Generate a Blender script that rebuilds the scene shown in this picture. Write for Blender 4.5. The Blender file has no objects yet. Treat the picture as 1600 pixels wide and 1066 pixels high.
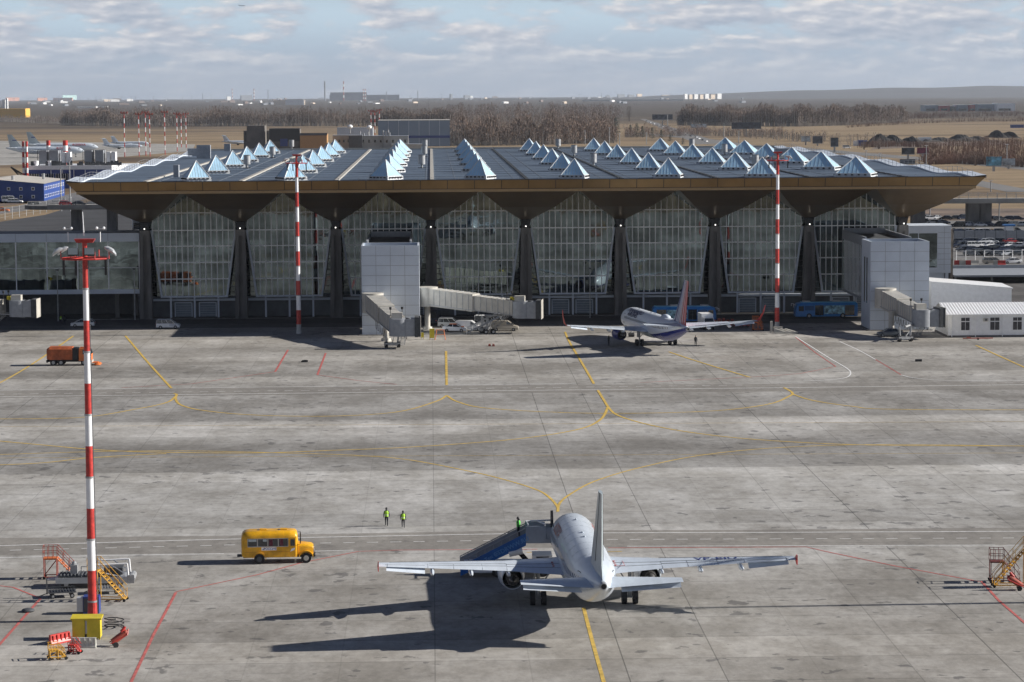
import bpy, bmesh, math, random
import numpy as np
from mathutils import Vector, Matrix
random.seed(7); rng = np.random.default_rng(7)
R = math.radians
sc = bpy.context.scene
C = sc.collection

# ------------------------------------------------------------------ camera
FPX, CX, CY, CAMH = 4000.0, 800.0, 533.0, 42.0
yaw, pitch, roll = 0.03125, math.atan(386 / 4000.0), 0.0056
F = Vector((math.sin(yaw) * math.cos(pitch), math.cos(yaw) * math.cos(pitch), -math.sin(pitch)))
R0 = Vector((math.cos(yaw), -math.sin(yaw), 0)); U0 = R0.cross(F)
RR = R0 * math.cos(roll) - U0 * math.sin(roll); UU = U0 * math.cos(roll) + R0 * math.sin(roll)
cam = bpy.data.cameras.new('camera'); cam_o = bpy.data.objects.new('camera', cam); C.objects.link(cam_o)
cam.sensor_width = 36; cam.lens = 36 * FPX / 1600; cam.clip_start = 1; cam.clip_end = 60000
M = Matrix((RR, UU, -F)).transposed().to_4x4(); M.translation = (0, 0, CAMH); cam_o.matrix_world = M
sc.camera = cam_o

def ray(px, py): return F * FPX + RR * (px - CX) + UU * (CY - py)
def P(px, py, z=0.0):
    d = ray(px, py); t = (z - CAMH) / d.z; return Vector((d.x * t, d.y * t, z))
def PY(px, py, Y):
    d = ray(px, py); t = Y / d.y; return Vector((d.x * t, Y, CAMH + d.z * t))

# ------------------------------------------------------------------ world and sun
SUN_EL, SUN_AZ = R(25), R(89.0)          # azimuth measured from +Y towards +X: the sun stands to the right
sun = bpy.data.lights.new('sun', 'SUN'); sun.energy = 5.0; sun.angle = R(0.53); sun.color = (1.0, 0.95, 0.88)
sun_o = bpy.data.objects.new('sun', sun); C.objects.link(sun_o)
sdir = Vector((math.sin(SUN_AZ) * math.cos(SUN_EL), math.cos(SUN_AZ) * math.cos(SUN_EL), math.sin(SUN_EL)))
sun_o.rotation_euler = sdir.to_track_quat('Z', 'Y').to_euler()

world = bpy.data.worlds.new('World'); sc.world = world; world.use_nodes = True
nt = world.node_tree; nt.nodes.clear()
def N(tree, kind, **kw):
    n = tree.nodes.new(kind)
    for k, v in kw.items():
        if k.startswith('i_'): n.inputs[k[2:].replace('_', ' ')].default_value = v
        else: setattr(n, k, v)
    return n
def ramp(tree, fac, stops, interp='LINEAR'):
    n = tree.nodes.new('ShaderNodeValToRGB'); n.color_ramp.interpolation = interp
    e = n.color_ramp.elements
    while len(e) > 1: e.remove(e[-1])
    e[0].position = stops[0][0]; e[0].color = (*stops[0][1], 1) if len(stops[0][1]) == 3 else stops[0][1]
    for p, c in stops[1:]:
        x = e.new(p); x.color = (*c, 1) if len(c) == 3 else c
    tree.links.new(fac, n.inputs['Fac']); return n.outputs['Color']
def g(v): return (v, v, v)
L = nt.links.new
sky = N(nt, 'ShaderNodeTexSky', sky_type='NISHITA', sun_disc=False, sun_elevation=SUN_EL, sun_rotation=SUN_AZ, altitude=0, air_density=1.0, dust_density=1.6, ozone_density=1.0)
tc = N(nt, 'ShaderNodeTexCoord'); mp = N(nt, 'ShaderNodeMapping'); mp.inputs['Scale'].default_value = (24, 24, 86); mp.inputs['Location'].default_value = (3.1, 0.4, 2.2)
L(tc.outputs['Generated'], mp.inputs['Vector'])
n1 = N(nt, 'ShaderNodeTexNoise', i_Scale=1.0, i_Detail=10.0, i_Roughness=0.6); L(mp.outputs['Vector'], n1.inputs['Vector'])
mp2 = N(nt, 'ShaderNodeMapping'); mp2.inputs['Scale'].default_value = (24, 24, 86); mp2.inputs['Location'].default_value = (3.03, 0.4, 2.34)
L(tc.outputs['Generated'], mp2.inputs['Vector'])
n2 = N(nt, 'ShaderNodeTexNoise', i_Scale=1.0, i_Detail=7.0, i_Roughness=0.55); L(mp2.outputs['Vector'], n2.inputs['Vector'])
sep = N(nt, 'ShaderNodeSeparateXYZ'); L(tc.outputs['Generated'], sep.inputs[0])
cover = ramp(nt, n1.outputs['Fac'], [(0.41, g(0)), (0.495, g(1))])
shade = N(nt, 'ShaderNodeMath', operation='SUBTRACT'); L(n1.outputs['Fac'], shade.inputs[0]); L(n2.outputs['Fac'], shade.inputs[1])
sh2 = N(nt, 'ShaderNodeMath', operation='MULTIPLY_ADD'); L(shade.outputs[0], sh2.inputs[0]); sh2.inputs[1].default_value = 3.8; sh2.inputs[2].default_value = 0.45
cloudcol = ramp(nt, sh2.outputs[0], [(0.08, (4.0, 4.7, 5.8)), (0.5, (5.5, 5.9, 6.7)), (0.92, (8.6, 8.4, 8.4))])
# low sky: clear band of pale blue haze above the horizon
lowf = ramp(nt, sep.outputs['Z'], [(0.004, g(0.25)), (0.013, g(0.6)), (0.022, g(1))])
mulc = N(nt, 'ShaderNodeMath', operation='MULTIPLY'); L(cover, mulc.inputs[0]); L(lowf, mulc.inputs[1])
hi = N(nt, 'ShaderNodeMapRange'); L(sep.outputs['Z'], hi.inputs[0]); hi.inputs[1].default_value = 0.05; hi.inputs[2].default_value = 0.35; hi.inputs[3].default_value = 1; hi.inputs[4].default_value = 0.08
mulc2 = N(nt, 'ShaderNodeMath', operation='MULTIPLY'); L(mulc.outputs[0], mulc2.inputs[0]); L(hi.outputs[0], mulc2.inputs[1])
tint = ramp(nt, sep.outputs['Z'], [(0.0, (4.3, 5.0, 6.1)), (0.016, (4.5, 5.5, 6.7)), (0.03, (5.8, 7.3, 8.5))])
lowm = ramp(nt, sep.outputs['Z'], [(0.03, g(0.95)), (0.13, g(0.0))])
dome = N(nt, 'ShaderNodeMixRGB', blend_type='MULTIPLY'); dome.inputs['Fac'].default_value = 1; L(sky.outputs[0], dome.inputs['Color1']); dome.inputs['Color2'].default_value = (.12, .20, .36, 1)
mixs = N(nt, 'ShaderNodeMixRGB'); L(lowm, mixs.inputs['Fac']); L(dome.outputs[0], mixs.inputs['Color1']); L(tint, mixs.inputs['Color2'])
mix = N(nt, 'ShaderNodeMixRGB'); L(mulc2.outputs[0], mix.inputs['Fac']); L(mixs.outputs[0], mix.inputs['Color1']); L(cloudcol, mix.inputs['Color2'])
bg = N(nt, 'ShaderNodeBackground', i_Strength=0.068); L(mix.outputs[0], bg.inputs['Color'])
wo = N(nt, 'ShaderNodeOutputWorld'); L(bg.outputs[0], wo.inputs['Surface'])
sc.view_settings.view_transform = 'Standard'; sc.view_settings.look = 'None'; sc.view_settings.exposure = 0.50; sc.view_settings.gamma = 1
sc.cycles.max_bounces = 6; sc.cycles.volume_bounces = 0

# ------------------------------------------------------------------ materials
MATS = {}
def mat(name, col=(.5, .5, .5), rough=.6, metal=0.0, var=0.12, scale=1.5, emit=None, bump=0.0, spec=.5, stretch=None):
    if name in MATS: return MATS[name]
    m = bpy.data.materials.new(name); m.use_nodes = True; t = m.node_tree; b = t.nodes['Principled BSDF']
    b.inputs['Roughness'].default_value = rough; b.inputs['Metallic'].default_value = metal
    b.inputs['Specular IOR Level'].default_value = spec
    if emit:
        b.inputs['Emission Color'].default_value = (*col, 1); b.inputs['Emission Strength'].default_value = emit
    if var > 0:
        gm = N(t, 'ShaderNodeNewGeometry'); v = gm.outputs['Position']
        if stretch:
            mpp = N(t, 'ShaderNodeMapping'); mpp.inputs['Scale'].default_value = stretch; t.links.new(v, mpp.inputs[0]); v = mpp.outputs[0]
        nz = N(t, 'ShaderNodeTexNoise', i_Scale=scale, i_Detail=6.0, i_Roughness=0.6); t.links.new(v, nz.inputs['Vector'])
        lo = tuple(max(0, c * (1 - var * 1.6)) for c in col); hi_ = tuple(min(1, c * (1 + var * 1.3)) for c in col)
        t.links.new(ramp(t, nz.outputs['Fac'], [(0.3, lo), (0.7, hi_)]), b.inputs['Base Color'])
        if bump:
            bp = N(t, 'ShaderNodeBump', i_Strength=bump, i_Distance=0.1); t.links.new(nz.outputs['Fac'], bp.inputs['Height']); t.links.new(bp.outputs[0], b.inputs['Normal'])
    else: b.inputs['Base Color'].default_value = (*col, 1)
    MATS[name] = m; return m
def mathn(t, op, a, b=None, c=None):
    n = t.nodes.new('ShaderNodeMath'); n.operation = op
    for i, v in enumerate((a, b, c)):
        if v is None: continue
        if isinstance(v, (int, float)): n.inputs[i].default_value = v
        else: t.links.new(v, n.inputs[i])
    return n.outputs[0]
def mixc(t, fac, a, b, mode='MIX'):
    n = t.nodes.new('ShaderNodeMixRGB'); n.blend_type = mode
    for k, v in (('Fac', fac), ('Color1', a), ('Color2', b)):
        if isinstance(v, (int, float)): n.inputs[k].default_value = v
        elif isinstance(v, tuple): n.inputs[k].default_value = (*v, 1)
        else: t.links.new(v, n.inputs[k])
    return n.outputs[0]
def noise(t, vec, scale, stretch=(1, 1, 1), loc=(0, 0, 0), detail=6.0, rough=.6):
    mpp = N(t, 'ShaderNodeMapping'); mpp.inputs['Scale'].default_value = stretch; mpp.inputs['Location'].default_value = loc; t.links.new(vec, mpp.inputs[0])
    nz = N(t, 'ShaderNodeTexNoise', i_Scale=scale, i_Detail=detail, i_Roughness=rough); t.links.new(mpp.outputs[0], nz.inputs['Vector']); return nz.outputs['Fac']

def concrete(name, base, dark, light, lane=True, stain=1.0):
    m = bpy.data.materials.new(name); m.use_nodes = True; t = m.node_tree; b = t.nodes['Principled BSDF']; b.inputs['Roughness'].default_value = .85; b.inputs['Specular IOR Level'].default_value = .25
    v = N(t, 'ShaderNodeNewGeometry').outputs['Position']
    s = N(t, 'ShaderNodeSeparateXYZ'); t.links.new(v, s.inputs[0])
    band = noise(t, v, 1.0, (.012, .05, 1), detail=8, rough=.62)
    patch = noise(t, v, 1.0, (.09, .055, 1), (5, 9, 0), detail=10, rough=.74)
    fine = noise(t, v, 1.0, (1.0, .55, 1), (1, 2, 0), detail=10, rough=.74)
    col = mixc(t, ramp(t, band, [(.36, g(0)), (.66, g(1))]), dark, base)
    col = mixc(t, ramp(t, patch, [(.42, g(0)), (.62, g(.9))]), col, light)
    col = mixc(t, 0.85, col, ramp(t, fine, [(.30, g(.70)), (.5, g(1.0)), (.70, g(1.22))]), 'MULTIPLY')
    # slabs: a tone of their own, joints between them
    fx = mathn(t, 'FLOOR', mathn(t, 'DIVIDE', s.outputs[0], 7.0)); fy = mathn(t, 'FLOOR', mathn(t, 'DIVIDE', s.outputs[1], 7.5))
    cb = N(t, 'ShaderNodeCombineXYZ'); t.links.new(fx, cb.inputs[0]); t.links.new(fy, cb.inputs[1])
    wn = N(t, 'ShaderNodeTexWhiteNoise'); t.links.new(cb.outputs[0], wn.inputs['Vector'])
    col = mixc(t, 1.0, col, ramp(t, wn.outputs['Value'], [(0, g(.955)), (1, g(1.045))]), 'MULTIPLY')
    wl = N(t, 'ShaderNodeTexWhiteNoise', noise_dimensions='1D'); t.links.new(fy, wl.inputs['W'])
    col = mixc(t, 1.0, col, ramp(t, wl.outputs['Value'], [(0, g(.80)), (.45, g(.95)), (.7, g(1.02)), (1, g(1.22))]), 'MULTIPLY')
    if lane:
        jx = mathn(t, 'GREATER_THAN', mathn(t, 'ABSOLUTE', mathn(t, 'SUBTRACT', mathn(t, 'FRACT', mathn(t, 'DIVIDE', s.outputs[0], 7.0)), .5)), .4932)
        jy = mathn(t, 'GREATER_THAN', mathn(t, 'ABSOLUTE', mathn(t, 'SUBTRACT', mathn(t, 'FRACT', mathn(t, 'DIVIDE', s.outputs[1], 7.5)), .5)), .488)
        wj = N(t, 'ShaderNodeTexWhiteNoise', noise_dimensions='1D'); t.links.new(mathn(t, 'ROUND', mathn(t, 'DIVIDE', s.outputs[0], 7.0)), wj.inputs['W'])
        jx = mathn(t, 'MULTIPLY', jx, mathn(t, 'MULTIPLY_ADD', mathn(t, 'POWER', wj.outputs['Value'], 2.0), .6, .12))
        col = mixc(t, jx, col, g(.03)); col = mixc(t, mathn(t, 'MULTIPLY', jy, .3), col, g(.05))
    if lane:
        yn = mathn(t, 'DIVIDE', mathn(t, 'SUBTRACT', mathn(t, 'MULTIPLY_ADD', patch, 8.0, s.outputs[1]), 184.0), 300.0)
        col = mixc(t, 1.0, col, ramp(t, yn, [(0, (.98, .96, .93)), (.13, (.98, .97, .95)), (.19, (1.12, 1.13, 1.14)), (.34, (1.15, 1.16, 1.17)), (.38, g(.86)), (.42, g(.84)), (.46, g(1.14)), (.49, g(1.1)), (.505, g(.84)), (.54, g(.9)), (.60, g(1.02)), (.70, (.97, .96, .94)), (1, (1.0, .97, .93))]), 'MULTIPLY')
    st = mathn(t, 'MULTIPLY', noise(t, v, 1.0, (.42, .42, 1), (31, 7, 0), detail=4, rough=.55), mathn(t, 'MULTIPLY_ADD', noise(t, v, 1.0, (.03, .03, 1), (1, 7, 0), detail=3), .5, .78))
    st2 = ramp(t, st, [(.655, g(0)), (.675, g(.52 * stain))])
    col = mixc(t, st2, col, (.05, .05, .055))
    tr = noise(t, v, 1.0, (.035, .9, 1), (3, 1, 0), detail=6, rough=.7)     # long rubber streaks
    col = mixc(t, mathn(t, 'MULTIPLY', ramp(t, tr, [(.56, g(0)), (.75, g(1))]), .30), col, (.07, .066, .06))
    t.links.new(col, b.inputs['Base Color'])
    bp = N(t, 'ShaderNodeBump', i_Strength=.25, i_Distance=.05); t.links.new(fine, bp.inputs['Height']); t.links.new(bp.outputs[0], b.inputs['Normal'])
    MATS[name] = m; return m

def field_mat():
    m = bpy.data.materials.new('dry grass'); m.use_nodes = True; t = m.node_tree; b = t.nodes['Principled BSDF']; b.inputs['Roughness'].default_value = 1; b.inputs['Specular IOR Level'].default_value = .1
    v = N(t, 'ShaderNodeNewGeometry').outputs['Position']
    a = noise(t, v, 1.0, (.0016, .005, 1), detail=10, rough=.65); c = noise(t, v, 1.0, (.02, .05, 1), (4, 4, 0), detail=8, rough=.7); d = noise(t, v, 1.0, (.0009, .0035, 1), (8, 2, 0), detail=8, rough=.6)
    col = ramp(t, a, [(.30, (.085, .062, .048)), (.42, (.20, .145, .092)), (.52, (.31, .235, .15)), (.62, (.24, .175, .11)), (.75, (.12, .088, .062))])
    sy = N(t, 'ShaderNodeSeparateXYZ'); t.links.new(v, sy.inputs[0]); wob = noise(t, v, 1.0, (.0004, .0012, 1), (3, 3, 0), detail=6)
    yy = mathn(t, 'MULTIPLY_ADD', wob, 3500.0, mathn(t, 'MULTIPLY_ADD', sy.outputs[0], -.25, sy.outputs[1]))
    farm = ramp(t, mathn(t, 'DIVIDE', yy, 12000.0), [(.42, g(0)), (.50, g(.93))])
    col = mixc(t, ramp(t, d, [(.55, g(0)), (.66, g(.75))]), col, (.085, .07, .06))
    col = mixc(t, .8, col, ramp(t, c, [(.3, g(.6)), (.55, g(1)), (.75, g(1.25))]), 'MULTIPLY')
    col = mixc(t, farm, col, ramp(t, c, [(.35, (.05, .042, .036)), (.6, (.085, .072, .06)), (.72, (.16, .13, .10))]))
    t.links.new(col, b.inputs['Base Color']); return m

def glass_mat(name, col, wob=.012, rough=.015, scale=.35):
    m = bpy.data.materials.new(name); m.use_nodes = True; t = m.node_tree; b = t.nodes['Principled BSDF']
    b.inputs['Metallic'].default_value = 1.0; b.inputs['Roughness'].default_value = rough; b.inputs['Base Color'].default_value = (*col, 1)
    v = N(t, 'ShaderNodeNewGeometry').outputs['Position']
    nz = noise(t, v, scale, detail=2, rough=.5); bp = N(t, 'ShaderNodeBump', i_Strength=1.0, i_Distance=wob); t.links.new(nz, bp.inputs['Height']); t.links.new(bp.outputs[0], b.inputs['Normal'])
    c2 = noise(t, v, .16, (1, 1, 1.4), (9, 0, 3), detail=5)
    cc = ramp(t, c2, [(.34, tuple(c * .55 for c in col)), (.62, tuple(c * 1.15 for c in col))])  # broad dark blotches: reflections of darker things painted into the glass colour
    s = N(t, 'ShaderNodeSeparateXYZ'); t.links.new(v, s.inputs[0]); cb = N(t, 'ShaderNodeCombineXYZ')
    t.links.new(mathn(t, 'FLOOR', mathn(t, 'DIVIDE', mathn(t, 'ADD', s.outputs[0], .55 + .1), 1.1)), cb.inputs[0]); t.links.new(mathn(t, 'FLOOR', mathn(t, 'DIVIDE', mathn(t, 'SUBTRACT', s.outputs[2], 4.3), 3.08)), cb.inputs[2])
    wn = N(t, 'ShaderNodeTexWhiteNoise'); t.links.new(cb.outputs[0], wn.inputs['Vector'])
    t.links.new(mixc(t, 1.0, cc, ramp(t, wn.outputs['Value'], [(0, g(.72)), (1, g(1.12))]), 'MULTIPLY'), b.inputs['Base Color'])
    MATS[name] = m; return m

M_conc = concrete('apron concrete', (.312, .298, .274), (.232, .220, .201), (.445, .434, .415))
M_road = concrete('old asphalt', (.25, .236, .215), (.20, .188, .172), (.29, .275, .25), lane=False, stain=.4)
M_asph = concrete('dark asphalt', (.11, .105, .10), (.085, .08, .078), (.14, .135, .13), lane=False, stain=.5)
M_field = field_mat()
M_white = mat('white paint', (.86, .87, .88), .35, var=.05); M_wline = mat('worn white marking', (.76, .76, .75), .7, var=.18, scale=2.5)
M_yline = mat('worn yellow marking', (.62, .42, .09), .7, var=.22, scale=1.2); M_rline = mat('worn red marking', (.50, .13, .115), .7, var=.22, scale=1.2)
M_red = mat('signal red paint', (.50, .04, .032), .45, var=.22, scale=2.5); M_dark = mat('dark rubber', (.018, .018, .02), .8, var=.2); M_black = mat('black metal', (.015, .015, .017), .5, var=.1)
M_steel = mat('galvanised steel', (.38, .39, .40), .45, .4, var=.15); M_grey = mat('grey paint', (.30, .32, .35), .5, var=.1); M_lgrey = mat('pale grey cladding', (.60, .66, .74), .45, var=.05, scale=.3)
M_dgrey = mat('dark grey paint', (.075, .08, .088), .6, var=.15); M_colc = mat('column concrete', (.165, .16, .155), .8, var=.22, scale=.8, stretch=(1, 1, .25))
M_bronze = mat('bronze cladding', (.235, .150, .066), .30, .72, var=.10, scale=.25); M_glass = glass_mat('facade glass', (.160, .200, .212), .006)
M_glassd = glass_mat('dark glass', (.10, .12, .125), .02); M_glassl = glass_mat('clear grey glass', (.20, .25, .26), .03, scale=.25); M_winglass = mat('vehicle glass', (.02, .025, .03), .08, var=0, spec=.9)
M_roof = mat('roof membrane', (.085, .118, .165), .55, var=.22, scale=.16); M_mull = mat('aluminium mullion', (.92, .93, .94), .5, .0, var=.06)
M_blue = mat('bus blue paint', (.02, .19, .52), .35, var=.08); M_blue2 = mat('deep blue cladding', (.022, .05, .23), .5, var=.1, scale=.4); M_yel = mat('yellow box paint', (.62, .50, .03), .5, var=.1, scale=1)
M_orange = mat('orange paint', (.62, .16, .035), .5, var=.15, scale=1); M_busy = mat('bus yellow paint', (.76, .39, .012), .35, var=.16, scale=1.6); M_cream = mat('cream panel', (.50, .48, .43), .5, var=.1, scale=.6)
M_lamp = mat('lit lamp', (1, .97, .9), emit=1.6, var=0); M_rust = mat('red oxide paint', (.36, .07, .045), .6, var=.2, scale=3); M_ylad = mat('ladder yellow paint', (.60, .33, .04), .55, var=.15, scale=2)
M_skin = mat('skin', (.45, .27, .19), .6, var=0); M_vest = mat('high visibility cloth', (.42, .72, .05), .7, var=.12, scale=4); M_cloth = mat('dark work clothes', (.02, .022, .028), .9, var=.2, scale=5)

# ------------------------------------------------------------------ mesh helpers
class MB:
    def __init__(s): s.v = []; s.f = []; s.m = []; s.mi = 0
    def add(s, vs, fs):
        o = len(s.v); s.v += [tuple(p) for p in vs]; s.f += [tuple(i + o for i in f) for f in fs]; s.m += [s.mi] * len(fs); return s
    def quad(s, a, b, c, d): return s.add([a, b, c, d], [(0, 1, 2, 3)])
    def box(s, x0, x1, y0, y1, z0, z1, rz=0, o=(0, 0, 0)):
        vs = [(x, y, z) for z in (z0, z1) for y in (y0, y1) for x in (x0, x1)]
        if rz: c, q = math.cos(rz), math.sin(rz); vs = [(x * c - y * q, x * q + y * c, z) for x, y, z in vs]
        vs = [(x + o[0], y + o[1], z + o[2]) for x, y, z in vs]
        return s.add(vs, [(0, 2, 3, 1), (4, 5, 7, 6), (0, 1, 5, 4), (2, 6, 7, 3), (0, 4, 6, 2), (1, 3, 7, 5)])
    def prism(s, pts, a, b, axis='y'):        # pts: 2D outline; extruded along axis from a to b
        n = len(pts)
        def q(p, w): return {'y': (p[0], w, p[1]), 'x': (w, p[0], p[1]), 'z': (p[0], p[1], w)}[axis]
        return s.add([q(p, a) for p in pts] + [q(p, b) for p in pts], [tuple(range(n)), tuple(range(2 * n - 1, n - 1, -1))] + [(i, (i + 1) % n + 0, (i + 1) % n + n, i + n) for i in range(n)])
    def loft(s, rings, cap=True):
        n = len(rings[0]); vs = [p for r in rings for p in r]; fs = []
        for k in range(len(rings) - 1):
            for i in range(n): j = (i + 1) % n; fs.append((k * n + i, k * n + j, (k + 1) * n + j, (k + 1) * n + i))
        if cap: fs += [tuple(range(n - 1, -1, -1)), tuple(range((len(rings) - 1) * n, len(rings) * n))]
        return s.add(vs, fs)
    def tube(s, p0, p1, r0, r1=None, n=8):
        r1 = r0 if r1 is None else r1; p0 = Vector(p0); p1 = Vector(p1); d = (p1 - p0).normalized()
        a = d.orthogonal().normalized() if abs(d.z) < .99 else Vector((1, 0, 0)); b = d.cross(a)
        return s.loft([[p + (a * math.cos(2 * math.pi * i / n) + b * math.sin(2 * math.pi * i / n)) * r for i in range(n)] for p, r in ((p0, r0), (p1, r1))])
    def path(s, pts, r, n=6):
        for a, b in zip(pts[:-1], pts[1:]): s.tube(a, b, r, r, n)
        return s
    def sphere(s, c, r, n=10, m=6, sz=1.0):
        return s.loft([[(c[0] + r * math.sin(max(.02, math.pi * j / m) if j < m else math.pi - .02) * math.cos(2 * math.pi * i / n), c[1] + r * math.sin(max(.02, math.pi * j / m) if j < m else math.pi - .02) * math.sin(2 * math.pi * i / n), c[2] + r * sz * math.cos(math.pi * j / m)) for i in range(n)] for j in range(m + 1)])
    def build(s, name, mats, parent=None, smooth=False, fix=True):
        me = bpy.data.meshes.new(name); me.from_pydata(s.v, [], s.f)
        for mm in (mats if isinstance(mats, (list, tuple)) else [mats]): me.materials.append(mm)
        if any(s.m): me.polygons.foreach_set('material_index', s.m)
        if fix:
            bm = bmesh.new(); bm.from_mesh(me); bmesh.ops.recalc_face_normals(bm, faces=bm.faces); bm.to_mesh(me); bm.free()
        if smooth:
            me.polygons.foreach_set('use_smooth', [True] * len(me.polygons))
            try: me.set_sharp_from_angle(angle=R(38))
            except Exception: pass
        me.update()
        o = bpy.data.objects.new(name, me); C.objects.link(o)
        if parent: o.parent = parent
        return o
def tag(o, label=None, cat=None, group=None, kind=None):
    if label: o['label'] = label
    if cat: o['category'] = cat
    if group: o['group'] = group
    if kind: o['kind'] = kind
    return o
def thing(name, label, cat, loc=(0, 0, 0), rz=0, group=None):
    o = bpy.data.objects.new(name, None); C.objects.link(o); o.location = loc; o.rotation_euler = (0, 0, rz); o.empty_display_size = .5
    return tag(o, label, cat, group)
def kids(o): return [c for c in list(C.objects) if c.parent is o]
TREE = {}
def collect(o):
    return (o, [collect(c) for c in kids(o)])
def dup(root, loc, rz=0, label=None, scale=None, tree=None, paint=None):
    tree = tree or collect(root)
    def cp(t, par):
        c = t[0].copy(); C.objects.link(c); c.parent = par
        if paint and t[0].name.split('.')[0] in ('body', 'box_body'):
            c.data = paint
        for k in t[1]: cp(k, c)
        return c
    r = cp(tree, None); r.location = loc; r.rotation_euler = (0, 0, rz)
    if label: r['label'] = label
    if scale: r.scale = (scale,) * 3 if not isinstance(scale, tuple) else scale
    return r
BOLD = [.008]
def textmesh(txt, size=1.0):
    cu = bpy.data.curves.new('lettering', 'FONT'); cu.body = txt; cu.size = size; cu.align_x = 'CENTER'; cu.align_y = 'CENTER'; cu.resolution_u = 2; cu.offset = BOLD[0] * size
    ob = bpy.data.objects.new('lettering', cu); C.objects.link(ob); dg = bpy.context.evaluated_depsgraph_get()
    me = bpy.data.meshes.new_from_object(ob.evaluated_get(dg)); bpy.data.objects.remove(ob); bpy.data.curves.remove(cu)
    bm = bmesh.new(); bm.from_mesh(me); bmesh.ops.triangulate(bm, faces=bm.faces)
    for _ in range(2): bmesh.ops.subdivide_edges(bm, edges=[e for e in bm.edges if e.calc_length() > size * .3], cuts=2)
    bmesh.ops.triangulate(bm, faces=bm.faces); bm.to_mesh(me); bm.free()
    vs = [v.co.copy() for v in me.vertices]; fs = [tuple(p.vertices) for p in me.polygons]; bpy.data.meshes.remove(me); return vs, fs
def lettering(txt, size, fn, m, parent, name='lettering', bold=0):
    vs, fs = textmesh(txt, size); b = MB(); b.add([fn(v.x, v.y) for v in vs], fs)
    return b.build(name, m, parent, fix=False)
def catmull(p, n=8):
    out = []
    for i in range(len(p) - 1):
        a = p[max(0, i - 1)]; b = p[i]; c = p[i + 1]; d = p[min(len(p) - 1, i + 2)]
        for k in range(n):
            t = k / n; out.append(.5 * ((2 * b) + (c - a) * t + (2 * a - 5 * b + 4 * c - d) * t * t + (3 * b - a - 3 * c + d) * t ** 3))
    out.append(p[-1]); return out
def ribbon(mb, pix, w, z=0.02, smooth=True, dash=None):
    pts = [P(*q) for q in pix]
    if smooth and len(pts) > 2: pts = catmull(pts, 10)
    if dash:
        on, off = dash; a, b = pts[0], pts[-1]; ln = (b - a).length; d = (b - a).normalized(); s = 0
        while s < ln:
            ribbon_pts(mb, [a + d * s, a + d * min(ln, s + on)], w, z); s += on + off
        return
    ribbon_pts(mb, pts, w, z)
def ribbon_pts(mb, pts, w, z):
    vs = []
    for i, p in enumerate(pts):
        d = (pts[min(i + 1, len(pts) - 1)] - pts[max(i - 1, 0)]).normalized(); nrm = Vector((-d.y, d.x, 0)) * w / 2
        vs += [(p.x + nrm.x, p.y + nrm.y, z), (p.x - nrm.x, p.y - nrm.y, z)]
    mb.add(vs, [(2 * i, 2 * i + 1, 2 * i + 3, 2 * i + 2) for i in range(len(pts) - 1)])
def struct(mb, name, m, **k): return tag(mb.build(name, m, fix=False, **k), kind='structure')

# ------------------------------------------------------------------ ground, roads, markings
b = MB(); b.quad((-9000, -300, 0), (9000, -300, 0), (9000, 30000, 0), (-9000, 30000, 0)); struct(b, 'ground', M_field)
b = MB(); b.quad((-260, 60, .004), (330, 60, .004), (330, 486, .004), (-260, 486, .004)); b.quad((-420, 486, .004), (-54, 486, .004), (-54, 690, .004), (-420, 690, .004)); struct(b, 'apron', M_conc)
b = MB(); b.quad((-260, 464.5, .008), (120, 464.5, .008), (120, 800, .008), (-260, 800, .008)); b.quad((120, 500, .008), (420, 500, .008), (420, 800, .008), (120, 800, .008)); struct(b, 'terminal_road', M_asph)
# far apron on the left, with a taxiway
b = MB(); pp = [P(-80, 262), P(60, 256), P(300, 236), P(305, 226), P(60, 221), P(-80, 219)]; b.add([(p.x, p.y, .03) for p in pp], [tuple(range(6))]); struct(b, 'far_apron', concrete('far apron concrete', (.34, .325, .30), (.25, .24, .22), (.42, .41, .39), lane=False, stain=.3))
b = MB()
for q in [[(-60, 855), (350, 850.5), (800, 842.5), (1200, 841), (1700, 837)]]:
    ribbon_pts(b, [P(*c) for c in q], 9.4, .008)
struct(b, 'service_road', M_road)
b = MB(); ribbon_pts(b, [P(*c) for c in [(-60, 616.3), (400, 611.5), (800, 608), (1150, 606.3), (1700, 602)]], 9.6, .008); struct(b, 'upper_service_road', M_road)
w = MB()
ribbon(w, [(-60, 855), (100, 850), (350, 843), (620, 837.5), (870, 833.5), (1260, 832), (1700, 830)], .24)
ribbon(w, [(-60, 873), (190, 868), (350, 865.5)], .20, smooth=False); ribbon(w, [(490, 861.5), (552, 860)], .2)
ribbon(w, [(980, 854), (1270, 853), (1555, 852)], .2, smooth=False); ribbon(w, [(1573, 852.3), (1592, 852)], .2)
ribbon(w, [(-60, 862), (375, 851.5)], .17, dash=(1.05, 1.15)); ribbon(w, [(500, 849), (835, 843.8)], .17, dash=(1.05, 1.15)); ribbon(w, [(948, 843.4), (1700, 840.5)], .17, dash=(1.05, 1.15))
ribbon(w, [(-60, 621), (400, 615.5), (800, 610.5), (1230, 606), (1700, 600)], .28, smooth=False)
ribbon(w, [(-60, 611), (260, 607), (560, 603.5), (900, 599.5)], .22, smooth=False)
ribbon(w, [(-60, 617), (400, 611.5), (800, 606), (1160, 602)], .18, dash=(1.2, 1.2)); ribbon(w, [(1545, 599), (1700, 597)], .18, dash=(1.2, 1.2))
ribbon(w, [(1243, 526), (1290, 556), (1322, 575), (1329, 583), (1322, 590), (1295, 594), (1255, 595.5)], .22)
ribbon(w, [(1312, 534), (1343, 548), (1368, 562)], .2); ribbon(w, [(1408, 586), (1430, 591), (1480, 594.5), (1600, 595)], .2)
struct(w, 'white_road_marking', M_wline)
y = MB()
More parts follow.
